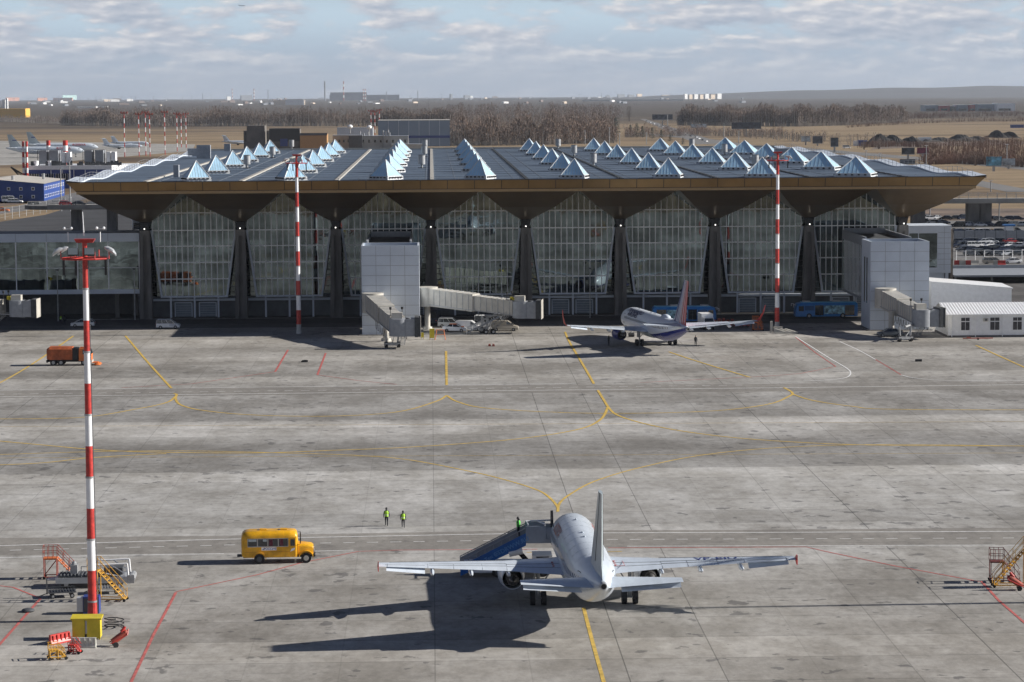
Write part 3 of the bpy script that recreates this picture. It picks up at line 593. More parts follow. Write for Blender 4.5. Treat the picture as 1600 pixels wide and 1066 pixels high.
# ------------------------------------------------------------------ left glazed connector, right link, white buildings
def longglass(name, label, cat, x0, x1, y0, y1, z0, z1, nx, post_x):
    t = thing(name, label, cat, (x0, y0, 0)); w_ = x1 - x0; d = y1 - y0
    MB().box(0, w_, .3, d, z0, z1 - 1.6).build('core_wall', M_glassd, t)
    b = MB(); b.box(-.1, w_ + .1, 0, d + .1, z1 - 1.6, z1); b.box(-.1, w_ + .1, 0, d, z0 - .5, z0 + .35); b.build('wall', M_lgrey, t)
    b = MB(); b.add([(0, .2, z0 + .3), (w_, .2, z0 + .3), (w_, .2, z1 - 1.6), (0, .2, z1 - 1.6)], [(0, 1, 2, 3)]); gg = b.build('window', M_glassl, t, fix=False)
    b = MB()
    for k in range(nx + 1): x = w_ * k / nx; b.box(x - .1, x + .1, .06, .18, z0 + .3, z1 - 1.6)
    for z in (z0 + 4.4,): b.box(0, w_, .04, .19, z, z + .09)
    b.build('mullion', M_mull, gg)
    b = MB()
    for k in range(1, nx): x = w_ * k / nx; b.box(x - .03, x + .03, -.02, -.003, z1 - 1.58, z1)
    b.build('panel_joint', M_grey, t)
    b = MB(); b.box(0, w_, .5, d - .5, z1, z1 + .05); b.build('roof', M_dgrey, t)
    for x, yy, r_ in post_x: MB().box(x - r_ - x0, x + r_ - x0, yy - y0 - r_, yy - y0 + r_, 0, z0 - .5).build('post', M_colc, t)
    return t
CB = longglass('glazed_walkway_building', 'long raised glazed walkway building at the left edge over a dark underpass', 'connector building', -125, COLX[0] - 1.3, 486.2, 496, 5.2, 16.2, 12, [(-118, 489, .4), (-98, 489, .4), (-78, 489, .4), (-60, 489, .4), (-57, 493, .5)])
# supporting dark structure under it
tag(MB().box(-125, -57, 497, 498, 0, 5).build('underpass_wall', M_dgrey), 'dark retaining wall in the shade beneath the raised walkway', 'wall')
q0 = PY(1419, 360, 498); q1 = PY(1486, 360, 498)
RL = thing('link_building', 'grey panelled link block with tall glass behind the right boarding tower', 'building', (q0.x, 498, 0)); w_ = q1.x - q0.x
b = MB(); b.box(0, w_, 0, 9, 6.6, 15.6); b.box(-.1, w_ + .1, -.1, 9.1, 15.6, 15.9); b.box(w_ - .9, w_ - .3, .5, 1.1, 0, 6.6); b.box(2.0, 2.6, .5, 1.1, 0, 6.6); b.box(.2, w_ - 1, 1.2, 8, 4.6, 6.6); b.build('wall', M_lgrey, RL)
b = MB(); b.add([(w_ - 3.0 - 3.3, -.02, 7.7), (w_ - 2.7, -.02, 7.7), (w_ - 2.7, -.02, 14.4), (w_ - 6.3, -.02, 14.4)], [(0, 1, 2, 3)]); b.add([(.2, -.02, 7.7), (w_ - 6.5, -.02, 7.7), (w_ - 6.5, -.02, 14.4), (.2, -.02, 14.4)], [(0, 1, 2, 3)]); b.build('window', M_glassd, RL, fix=False)
b = MB(); panels(b, w_ - 2.6, w_, 7.2, 15.6, 0, 2, 8); b.build('panel_joint', M_grey, RL)
MB().box(w_ + .02, w_ + .5, .2, 8.8, 0, 15.2).build('side_wall', mat('rough brown concrete', (.2, .17, .14), .9, var=.3), RL)
# white modular building
q0 = P(1481, 527.5); WB = thing('modular_building', 'low white modular building with ribbed roof and white framed windows at the right edge', 'building', (q0.x, q0.y, 0)); Lw = 34; Dw = 11
b = MB(); b.box(0, Lw, 0, Dw, .35, 4.0); b.add([(0, 0, 4.0), (0, Dw, 4.0), (0, Dw / 2 + 1, 5.4)], [(0, 1, 2)]); b.build('wall', M_white, WB)
MB().box(-.1, Lw + .1, -.12, Dw + .1, 0, .35).build('plinth', M_colc, WB)
b = MB()
for k in range(68):
    x0_ = -.35 + k * .52
    for yy, z_, y2, z2 in ((-.35, 3.95, Dw / 2 + 1, 5.45), (Dw / 2 + 1, 5.45, Dw + .3, 4.0)):
        b.add([(x0_, yy, z_), (x0_ + .3, yy, z_ + .06), (x0_ + .3, y2, z2 + .06), (x0_, y2, z2)], [(0, 1, 2, 3)]); b.add([(x0_ + .3, yy, z_ + .06), (x0_ + .52, yy, z_), (x0_ + .52, y2, z2), (x0_ + .3, y2, z2 + .06)], [(0, 1, 2, 3)])
b.build('roof', M_white, WB, fix=False)
b = MB(); b.box(-.4, Lw + .3, -.5, -.36, 3.82, 3.98); b.build('gutter', M_white, WB)
for px0, px1 in ((1501, 1515.5), (1546.5, 1562), (1582, 1597), (1626, 1641), (1668, 1683)):
    a_ = PY(px0, 510, q0.y).x - q0.x; c_ = PY(px1, 510, q0.y).x - q0.x
    o = MB().box(a_, c_, -.05, -.01, 1.15, 3.45).build('window', M_white, WB); m_ = (a_ + c_) / 2
    b = MB()
    for x0_, x1_ in ((a_ + .08, m_ - .04), (m_ + .04, c_ - .08)):
        b.box(x0_, x1_, -.08, -.055, 1.25, 2.65); b.box(x0_, x1_, -.08, -.055, 2.8, 3.37)
    b.build('pane', mat('dim pane', (.05, .05, .06), .15, var=.3, scale=2), o)
for px in (1487, 1524, 1566, 1610): x = PY(px, 510, q0.y).x - q0.x; MB().tube((x, -.15, .1), (x, -.15, 3.9), .07, .07, 8).build('downpipe', M_white, WB)
x = PY(1540, 497, q0.y).x - q0.x; b = MB(); b.box(x - .4, x + .4, -.4, -.01, 2.75, 3.3); o = b.build('air_conditioner', M_cream, WB); MB().tube((x, -.43, 3.02), (x, -.4, 3.02), .2, .2, 12).build('grille', M_dgrey, o)
b = MB(); b.box(-.06, -.01, 2.2, 3.0, 2.2, 2.9); b.box(-.06, -.01, 6, 6.8, 2.0, 2.9); b.build('vent_grille', M_dgrey, WB)
a_ = PY(1452, 450, 470); c_ = PY(1577, 450, 470)
SH = thing('white_shed', 'long plain white shed with sloping top behind the modular building', 'shed', (a_.x, 468, 0)); ln = c_.x - a_.x
b = MB(); b.loft([[(0, 0, 0), (0, 9, 0), (0, 9, 7.2), (0, 0, 7.0)], [(ln, 0, 0), (ln, 9, 0), (ln, 9, 5.9), (ln, 0, 5.7)]]); b.build('wall', M_white, SH)
b = MB(); b.loft([[(-.2, -.2, 7.02), (-.2, 9.2, 7.22), (-.2, 9.2, 7.4), (-.2, -.2, 7.2)], [(ln + .2, -.2, 5.72), (ln + .2, 9.2, 5.92), (ln + .2, 9.2, 6.1), (ln + .2, -.2, 5.9)]]); b.build('roof', M_white, SH)

# ------------------------------------------------------------------ aircraft
M_ac = mat('aircraft white', (.60, .66, .73), .20, var=.07, scale=1.1, stretch=(1, .25, 1)); M_acg = mat('aircraft grey', (.40, .46, .48), .3, var=.05); M_navy = mat('navy livery', (.015, .025, .20), .3, var=.05)
def foil(y, le, ch, z, th, mgx, up=True, n=9):
    pts = []
    for k in range(n + 1): u = k / n; pts.append((mgx - (le + ch * u), y, z + th * ch * (1.9 * math.sqrt(u) * (1 - u) + .02)))
    for k in range(n - 1, 0, -1): u = k / n; pts.append((mgx - (le + ch * u), y, z - th * ch * .75 * (1.4 * math.sqrt(u) * (1 - u) + .02)))
    return pts
def airliner(name, label, S, loc, rz, detail=True, cat='airliner'):
    t = thing(name, label, cat, loc, rz); Lf, r, zc, mg = S['L'], S['r'], S['zc'], S['mg']; X = lambda s: mg - s
    body = S.get('paint', M_ac)
    st = [(0, .02, -.24), (.015, .30, -.20), (.035, .54, -.14), (.06, .73, -.09), (.09, .88, -.05), (.125, .96, -.02), (.17, 1, 0), (.30, 1, 0), (.45, 1, 0), (.60, 1, 0), (.67, 1, 0), (.74, .93, .05), (.80, .80, .15), (.86, .62, .28), (.92, .42, .42), (.97, .24, .53), (.985, .16, .56)]
    n = 28 if detail else 14; b = MB(); rings = []
    for s, k, dz in st: rings.append([(X(s * Lf), r * k * math.cos(2 * math.pi * i / n), zc + r * dz + r * 1.03 * k * math.sin(2 * math.pi * i / n)) for i in range(n)])
    b.loft(rings); fu = b.build('fuselage', S.get('fus', body), t, smooth=True)
    MB().tube((X(.984 * Lf), 0, zc + r * .56), (X(Lf), 0, zc + r * .57), r * .165, r * .13, 12).build('tail_exhaust', M_steel, t, smooth=True)
    MB().tube((X(Lf) - .005, 0, zc + r * .57), (X(Lf) - .02, 0, zc + r * .57), r * .10, r * .10, 10).build('exhaust_mouth', M_black, t)
    b = MB(); ws = S['wing']; c0 = ws[0][1] + ws[0][2] * .5; ll = ws[0][2] * .72
    b.loft([[(X(c0 + ll * q), r * .98 * w_ * math.cos(2 * math.pi * i / 16), zc - r * .55 + r * .55 * w_ * math.sin(2 * math.pi * i / 16)) for i in range(16)] for q, w_ in ((-1, .1), (-.8, .75), (-.5, .97), (0, 1), (.5, .97), (.8, .75), (1, .1))]); b.build('belly_fairing', S.get('belly', body), t, smooth=True)
    for sg in (1, -1):
        b = MB(); b.loft([foil(sg * w_[0], w_[1], w_[2], w_[3], w_[4], mg) for w_ in ws]); wg = b.build('wing', body, t, smooth=True)
        if detail:
            # flap and aileron gaps, track fairings
            def wp(y, u, dz=0.0):
                for a_, c_ in zip(ws[:-1], ws[1:]):
                    if a_[0] <= y <= c_[0]:
                        f = (y - a_[0]) / (c_[0] - a_[0]); le = a_[1] + (c_[1] - a_[1]) * f; ch = a_[2] + (c_[2] - a_[2]) * f; z = a_[3] + (c_[3] - a_[3]) * f; th = a_[4] + (c_[4] - a_[4]) * f
                        return Vector((X(le + ch * u), sg * y, z + th * ch * (1.9 * math.sqrt(u) * (1 - u) + .02) + dz))
            y0_, yk, yt = ws[0][0] + 1.0, ws[1][0], ws[-1][0]
            b = MB()
            for ya, yb, u in ((y0_, yk, .76), (yk, yt * .76, .72), (yt * .78, yt * .97, .74), (y0_, yk, .60), (yk, yt * .76, .56), (yk, yt * .95, .16)):
                for q in range(6): p1_, p2_ = wp(ya + (yb - ya) * q / 6, u, .012), wp(ya + (yb - ya) * (q + 1) / 6, u, .012); b.tube(p1_, p2_, .018, .018, 3)
            for yq in (yk, yt * .5, yt * .64, yt * .765, yt * .96): b.tube(wp(yq, .56, .012), wp(yq, .98, .01), .02, .02, 3)
            b.build('panel_gap', M_dgrey, wg)
            for yq in S['tracks']:
                p = wp(yq, .8); b = MB(); b.loft([[(p.x + dx, p.y + w_ * math.cos(a_), p.z - .28 + dz + hh * math.sin(a_)) for a_ in [2 * math.pi * i / 8 for i in range(8)]] for dx, w_, hh, dz in ((1.0, .04, .04, 0), (.5, .17, .22, -.05), (-.4, .2, .27, -.12), (-1.2, .15, .17, -.12), (-1.8, .03, .03, -.05))]); b.build('flap_track_fairing', body, wg, smooth=True)
            # aileron slightly drooped
            ya, yb = yt * .78, yt * .965; b = MB(); p_ = [wp(ya, .75, .01), wp(yb, .75, .01)]; e_ = [wp(ya, 1.0) - Vector((.25, 0, .42)), wp(yb, 1.0) - Vector((.2, 0, .30))]
            b.add([p_[0], p_[1], e_[1], e_[0], p_[0] - Vector((0, 0, .1)), p_[1] - Vector((0, 0, .1))], [(0, 1, 2, 3), (4, 3, 2, 5), (0, 3, 4), (1, 5, 2)]); b.build('aileron', body, wg)
            if S.get('reg') and sg == -1:
                vs, fs = textmesh(S['reg'], 1.15); yc = yt * .64; b = MB(); V = []
                for v in vs: yy = yc + v.x; q = wp(max(ws[0][0] + .1, yy), .42 - v.y * .36, .035); V.append(q)
                b.add(V, fs); b.build('lettering', M_navy, wg, fix=False)
        tp = ws[-1]
        if S.get('winglet') == 'fence':
            b = MB(); x0_, x1_ = X(tp[1] + .7), X(tp[1] + tp[2] + .1); y_ = sg * (tp[0] + .02)
            b.add([(x0_, y_, tp[3]), (x1_ + .2, y_, tp[3] + .42), (x1_ - .2, y_, tp[3] + .42), (x1_, y_, tp[3]), (x1_ - .2, y_, tp[3] - .36), (x1_ + .1, y_, tp[3] - .36), (x0_, y_ + sg * .1, tp[3]), (x1_ + .2, y_ + sg * .06, tp[3] + .42), (x1_ - .2, y_ + sg * .06, tp[3] + .42), (x1_, y_ + sg * .1, tp[3]), (x1_ - .2, y_ + sg * .06, tp[3] - .36), (x1_ + .1, y_ + sg * .06, tp[3] - .36)], [(0, 1, 2, 3), (0, 3, 4, 5), (6, 9, 8, 7), (6, 11, 10, 9), (0, 6, 7, 1), (1, 7, 8, 2), (2, 8, 9, 3), (3, 9, 10, 4), (4, 10, 11, 5), (5, 11, 6, 0)]); b.build('wingtip_fence', M_red, t)
        elif S.get('winglet'):
            b = MB(); q = [(tp[0], tp[1], tp[2], tp[3]), (tp[0] + .45, tp[1] + .45, tp[2] * .82, tp[3] + .35), (tp[0] + .85, tp[1] + 1.3, tp[2] * .55, tp[3] + 1.5), (tp[0] + 1.05, tp[1] + 2.0, tp[2] * .32, tp[3] + 2.7)]
            b.loft([[(X(le), sg * y, z), (X(le + c_ * .4), sg * (y + .05), z - .05), (X(le + c_), sg * y, z), (X(le + c_ * .4), sg * (y - .05), z + .05)] for y, le, c_, z in q]); b.build('winglet', M_red, t)
        # stabiliser
        h = S['stab']; b = MB(); b.loft([foil(sg * w_[0], w_[1], w_[2], w_[3], .10, mg) for w_ in h]); sb = b.build('stabiliser', body, t, smooth=True)
        if detail:
            b = MB(); a_, c_ = h[0], h[1]; f0, f1 = .18, .97
            A_ = [a_[0] + (c_[0] - a_[0]) * f for f in (f0, f1)]; LE = [a_[1] + (c_[1] - a_[1]) * f for f in (f0, f1)]; CH = [a_[2] + (c_[2] - a_[2]) * f for f in (f0, f1)]; Z_ = [a_[3] + (c_[3] - a_[3]) * f for f in (f0, f1)]
            dr = S.get('elev', .5)
            p_ = [(X(LE[i] + CH[i] * .68), sg * A_[i], Z_[i] + .10) for i in (0, 1)]; e_ = [(X(LE[i] + CH[i] * 1.02), sg * A_[i], Z_[i] - dr) for i in (0, 1)]; l_ = [(p_[i][0], p_[i][1], p_[i][2] - .17) for i in (0, 1)]
            b.add(p_ + e_ + l_, [(0, 1, 3, 2), (4, 2, 3, 5), (0, 2, 4), (1, 5, 3)]); b.build('elevator', body, sb)
        # engine
        if S.get('eng'):
            ey, es, er, ez, el = S['eng']; b = MB(); nn_ = 22
            prof = [(0, .80), (.02, .92), (.12, 1.0), (.45, 1.0), (.75, .88), (.86, .80), (.86, .74), (.5, .74)]
            b.loft([[(X(es + el * u), sg * ey + er * k * math.cos(2 * math.pi * i / nn_), ez + er * k * math.sin(2 * math.pi * i / nn_)) for i in range(nn_)] for u, k in prof], cap=False); e_ = b.build('engine', S.get('engpaint', body), t, smooth=True)
            b = MB(); b.loft([[(X(es + el * u), sg * ey + er * k * math.cos(2 * math.pi * i / nn_), ez + er * k * math.sin(2 * math.pi * i / nn_)) for i in range(nn_)] for u, k in ((.5, .74), (.7, .56), (1.0, .42), (1.0, .36), (1.2, .06))]); b.build('exhaust_core', mat('heat stained metal', (.12, .115, .11), .4, .7, var=.3, scale=3), e_, smooth=True)
            b = MB(); b.tube((X(es + el * .06), sg * ey, ez), (X(es + el * .10), sg * ey, ez), er * .78, er * .78, nn_); b.build('fan', M_dark, e_)
            b = MB(); zt_ = S['wing'][1][3]; b.loft([[(X(es + el * .3), sg * ey - .15, ez + er * .95), (X(es + el * .3), sg * ey + .15, ez + er * .95), (X(es + el * .35), sg * ey + .15, ez + er * 1.1), (X(es + el * .35), sg * ey - .15, ez + er * 1.1)], [(X(es + el * 1.35), sg * ey - .15, zt_ - .35), (X(es + el * 1.35), sg * ey + .15, zt_ - .35), (X(es + el * 1.0), sg * ey + .15, zt_ + .15), (X(es + el * 1.0), sg * ey - .15, zt_ + .15)]]); b.build('pylon', body, t)
    # fin
    fs = S['fin']; b = MB()                       # (z, le, chord, thickness)
    b.loft([[(X(le), 0, z), (X(le + c_ * .3), th, z), (X(le + c_ * .65), th * .75, z), (X(le + c_), .02, z), (X(le + c_ * .65), -th * .75, z), (X(le + c_ * .3), -th, z)] for z, le, c_, th in fs]); fin = b.build('fin', S.get('finpaint', body), t)
    if detail:
        z0_, le0, c0_, th0 = fs[1]; z1_, le1, c1_, th1 = fs[-1]; b = MB()
        for sg in (1, -1):
            for u, in ((.66,),): b.tube((X(le0 + c0_ * u), sg * (th0 * .75 + .01), z0_), (X(le1 + c1_ * u), sg * (th1 * .75 + .01), z1_), .025, .02, 4)
        b.build('rudder_gap', M_dgrey, fin)
    # gear
    def gear(x, y, rad, wd, strut_top):
        ge = MB().tube((x, y, rad), (x - .1, y * 1.0, strut_top), .13, .16, 8); ge.tube((x, y - wd, rad), (x, y + wd, rad), .09, .09, 6); ge.tube((x, y, rad + .8), (x - 1.0, y * .75, strut_top), .06, .06, 5); ge.box(x - .5, x + .5, y - .03, y + .03, rad + .9, strut_top - .1, o=(0, .28 if y > 0 else -.28, 0))
        go = ge.build('landing_gear', M_steel, t)
        for q in (-1, 1):
            w_ = MB().tube((x, y + q * wd - .2, rad), (x, y + q * wd + .2, rad), rad, rad, 20).build('wheel', M_dark, go, smooth=True)
    gy = S['track'] / 2
    gear(0, gy, .58, .46, zc - r * .4); gear(0, -gy, .58, .46, zc - r * .4); gear(X(S['ng']), 0, .38, .26, zc - r * .5)
    # windows, doors, cockpit
    def on(s, th, out=1.006):        # point on the hull: th measured up from the horizontal
        f = s / Lf
        for a_, c_ in zip(st[:-1], st[1:]):
            if a_[0] <= f <= c_[0]: q = (f - a_[0]) / (c_[0] - a_[0]); k = a_[1] + (c_[1] - a_[1]) * q; dz = a_[2] + (c_[2] - a_[2]) * q; break
        return lambda sg: (X(s), sg * r * k * out * math.cos(th), zc + r * dz + r * 1.03 * k * out * math.sin(th))
    for sg in (1, -1):
        b = MB(); s = Lf * .17; 
        while s < Lf * .82:
            b.quad(on(s, .10)(sg), on(s + .26, .10)(sg), on(s + .26, .30)(sg), on(s, .30)(sg)); s += .66 if detail else 1.1
        b.build('cabin_window_row', M_winglass, fu, fix=False)
        b = MB(); a0 = Lf * .052; b.quad(on(a0, .55)(sg), on(a0 + .9, .52)(sg), on(a0 + .95, .88)(sg), on(a0 + .35, .95)(sg)); b.quad(on(a0 - .35, .62)(sg), on(a0 - .05, .58)(sg), on(a0 + .28, .98)(sg), on(a0 - .1, 1.3)(sg)); b.build('cockpit_window', M_winglass, fu, fix=False)
        if detail:
            for sd in (Lf * .145, Lf * .80):
                b = MB(); ps = [on(sd, -.28)(sg), on(sd + .85, -.28)(sg), on(sd + .85, .52)(sg), on(sd, .52)(sg)]; b.path([Vector(p) for p in ps + ps[:1]], .03, 4); b.build('door', M_dgrey, fu)
    if detail:
        b = MB()
        for s in (.25, .44, .50): p = on(s * Lf, 1.57)(1); b.loft([[(p[0] - q, w_ * k, p[2] + h_) for k, h_ in ((-1, -.05), (-.4, hh), (.4, hh), (1, -.05))] for q, w_, hh in ((-.25, .03, .02), (0, .1, .13), (.35, .05, .08))])
        b.build('antenna', M_ac, fu)
        b = MB(); 
        for s in (.14, .2, .27, .34, .42, .5, .58, .66, .73):
            pts = [Vector(on(s * Lf, th, 1.003)(1)) for th in np.linspace(-.9, math.pi + .9, 22)]; b.path(pts, .007, 3)
        b.build('skin_joint', M_acg, fu)
    return t, on, fu, fin, X
A319 = dict(L=33.84, r=1.98, zc=3.75, mg=16.3, ng=5.1, track=7.59, wing=[(1.0, 11.0, 7.2, 2.75, .115), (6.4, 13.7, 3.95, 3.15, .105), (16.9, 19.1, 1.55, 4.25, .085)], tracks=(6.3, 9.4, 12.6),
            stab=[(.5, 28.2, 4.0, 4.45), (6.2, 31.3, 1.55, 4.95)], fin=[(5.2, 24.6, 8.6, .42), (6.2, 26.0, 6.3, .40), (11.75, 30.3, 2.4, .15)], finpaint=M_acg, eng=(5.75, 10.4, 1.13, 1.75, 3.9), winglet='fence', reg='VP-BIU', elev=.38)
c_ = P(912.5, 944.5)
AC1, on1, fu1, fin1, X1 = airliner('airliner', 'white twin engine airliner seen from behind in the foreground with stairs at its left door', A319, (c_.x, c_.y, 0), R(90 + 1.5))
def hulltext(txt, size, on, s0, th0, r, fu, m, sg=1, out=1.012, wide=1.0):
    lettering(txt, size, lambda u, v: on(s0 + (u if sg < 0 else -u) * (-wide), th0 + v / r, out)(sg), m, fu)
hulltext('ROSSIYA', 1.15, on1, 8.9, .60, 1.98, fu1, M_rust); hulltext('ROSSIYA', 1.15, on1, 8.9, .60, 1.98, fu1, M_rust, -1)
b = MB()                                             # red walkway box on the right wing root
for a_, q in (((1.9, 14.8), (3.3, 14.8)), ((3.3, 14.8), (3.3, 17.2)), ((1.9, 17.2), (3.3, 17.2))): b.tube((16.3 - a_[1], -a_[0], 3.36), (16.3 - q[1], -q[0], 3.36), .018, .018, 4)
b.build('wing_root_marking', M_red, AC1)
b = MB()
for sg in (-1, 1):
    for k in range(3): b.tube((16.3 - 15.3 - k * .75, sg * 2.55, 3.36 - k * .02), (16.3 - 15.3 - k * .75, sg * 2.55, 3.42 - k * .02), .10, .10, 8)
b.build('wing_mark_dot', M_rust, AC1)
# second airliner with striped fin
def fin_mat():
    m = bpy.data.materials.new('striped fin paint'); m.use_nodes = True; t = m.node_tree; bb = t.nodes['Principled BSDF']; bb.inputs['Roughness'].default_value = .3
    s = N(t, 'ShaderNodeSeparateXYZ'); t.links.new(N(t, 'ShaderNodeTexCoord').outputs['Object'], s.inputs[0])
    # chord fraction: LE x = 20.0-31.0 at z=6 to 20.0-36.6 at z=12.4
    z = mathn(t, 'SUBTRACT', s.outputs[2], 5.6); le = mathn(t, 'MULTIPLY_ADD', z, -.80, 20.0 - 31.2); ch = mathn(t, 'MULTIPLY_ADD', z, -.58, 6.6)
    fr = mathn(t, 'DIVIDE', mathn(t, 'SUBTRACT', le, s.outputs[0]), ch)
    red = ramp(t, fr, [(0, (.6, .64, .7)), (.07, (.015, .025, .2)), (.28, (.6, .64, .7)), (.34, (.03, .04, .25)), (.38, (.6, .64, .7)), (.45, (.12, .08, .3)), (.49, (.6, .64, .7)), (.56, (.5, .03, .05)), (.60, (.6, .64, .7)), (.67, (.55, .03, .03)), (.73, (.6, .64, .7)), (.77, (.55, .03, .03)), (.88, (.6, .64, .7)), (.91, (.55, .03, .03))], 'CONSTANT')
    t.links.new(red, bb.inputs['Base Color']); return m
def belly_mat():
    m = bpy.data.materials.new('white over navy paint'); m.use_nodes = True; t = m.node_tree; bb = t.nodes['Principled BSDF']; bb.inputs['Roughness'].default_value = .25
    s = N(t, 'ShaderNodeSeparateXYZ'); t.links.new(N(t, 'ShaderNodeTexCoord').outputs['Object'], s.inputs[0])
    lim = mathn(t, 'MULTIPLY_ADD', mathn(t, 'POWER', mathn(t, 'MAXIMUM', mathn(t, 'SUBTRACT', -2.0, s.outputs[0]), 0.0), 1.35), .055, 2.2)
    t.links.new(mixc(t, mathn(t, 'LESS_THAN', s.outputs[2], lim), (.80, .85, .91), (.02, .03, .22)), bb.inputs['Base Color']); return m
B738 = dict(L=39.2, r=1.92, zc=3.35, mg=20.0, ng=4.2, track=5.72, wing=[(1.0, 13.8, 7.6, 2.3, .115), (5.6, 16.6, 4.4, 2.8, .105), (16.3, 23.2, 1.5, 4.1, .08)], tracks=(5.9, 8.6, 11.8),
            stab=[(.5, 33.0, 4.2, 4.7), (7.1, 37.0, 1.6, 5.25)], fin=[(4.8, 28.5, 9.6, .28), (5.6, 31.2, 6.6, .25), (12.1, 36.8, 2.5, .10)], eng=(4.83, 12.6, 1.02, 1.55, 4.0), winglet='blend', engpaint=M_navy, finpaint=fin_mat(), fus=belly_mat(), belly=M_acg, elev=.1)
c_ = P(1025, 540)
AC2, on2, fu2, fin2, X2 = airliner('airliner', 'white and navy airliner with red winglets and a striped fin parked by the terminal', B738, (c_.x, c_.y, 0), R(90 + 10.6))
BOLD[0] = .022; M_dkn = mat('dark navy lettering', (.006, .010, .07), .5, var=0); hulltext('TRANSAERO', 1.15, on2, 11.2, .96, 1.92, fu2, M_dkn, out=1.02, wide=1.45); hulltext('AIRLINES', 1.0, on2, 11.0, .56, 1.92, fu2, M_dkn, out=1.02, wide=1.5); BOLD[0] = .015
b = MB(); p = on2(26, 1.57)(1); b.loft([[(p[0] + dx, w_ * math.cos(a_), p[2] - .1 + hh * max(0, math.sin(a_))) for a_ in [math.pi * i / 7 for i in range(8)]] for dx, w_, hh in ((1.6, .1, .05), (1.0, .6, .45), (0, .7, .55), (-1.0, .6, .45), (-1.8, .1, .05))]); b.build('satellite_dome', M_ac, fu2, smooth=True)
# airliners parked far off on the left
WID = dict(L=55, r=2.55, zc=4.9, mg=27, ng=6, track=9.3, wing=[(1.5, 18, 11, 3.6, .11), (8, 23, 6.5, 4.2, .1), (23.5, 32.5, 2.4, 5.8, .08)], tracks=(), stab=[(.6, 46, 6, 6.4), (9.2, 51.5, 2, 7.2)], fin=[(7.0, 43, 10, .35), (8, 44.5, 8.0, .3), (15.9, 51.0, 3.2, .12)], eng=(7.9, 17, 1.35, 2.3, 5), finpaint=M_acg, reg=None)
REG = dict(L=33, r=1.45, zc=2.5, mg=19, ng=3, track=4.5, wing=[(.8, 13, 6, 1.9, .1), (4, 15, 4, 2.1, .1), (12.5, 20.5, 1.4, 3.0, .08)], tracks=(), stab=[(.3, 29.5, 3, 8.3), (4.6, 31.8, 1.4, 8.5)], fin=[(3.4, 25, 6.5, .25), (4, 26, 5.0, .22), (8.4, 29.5, 3.2, .12)], eng=(2.2, 23.5, .75, 3.1, 3.6))
for (px, py, S, lab, nm, txt) in [(72, 246, WID, 'nearer of the two white wide body airliners with grey fins on the far apron', 'airliner', 'ROSSIYA'), (98, 239.5, WID, 'white wide body airliner, the farther of the two parked on the far apron', 'airliner', 'ROSSIYA'), (186, 233.0, REG, 'small white rear engine jet nearest the far masts', 'airliner', None), (198, 228.5, REG, 'small white rear engine jet parked just behind its twin', 'airliner', None), (372, 227, REG, 'small white jet tail showing beyond the left end of the roof', 'airliner', None)]:
    p = P(px, py); tt, on_, fu_, fi_, X_ = airliner(nm, lab, S, (p.x, p.y, 0), R(-6), detail=False)
    if txt: hulltext(txt, 2.6, on_, 14, .55, S['r'], fu_, M_red, -1); 
    if S is WID:
        b = MB(); b.box(27 - 50.5, 27 - 47.5, -.30, -.27, 11.6, 12.2); b.build('flag_mark', M_navy, fi_)

d = PY(378, 10, 20500); airliner('airliner', 'tiny airliner flying high among the clouds', dict(WID, track=9), (d.x, d.y, d.z), R(-10), detail=False)

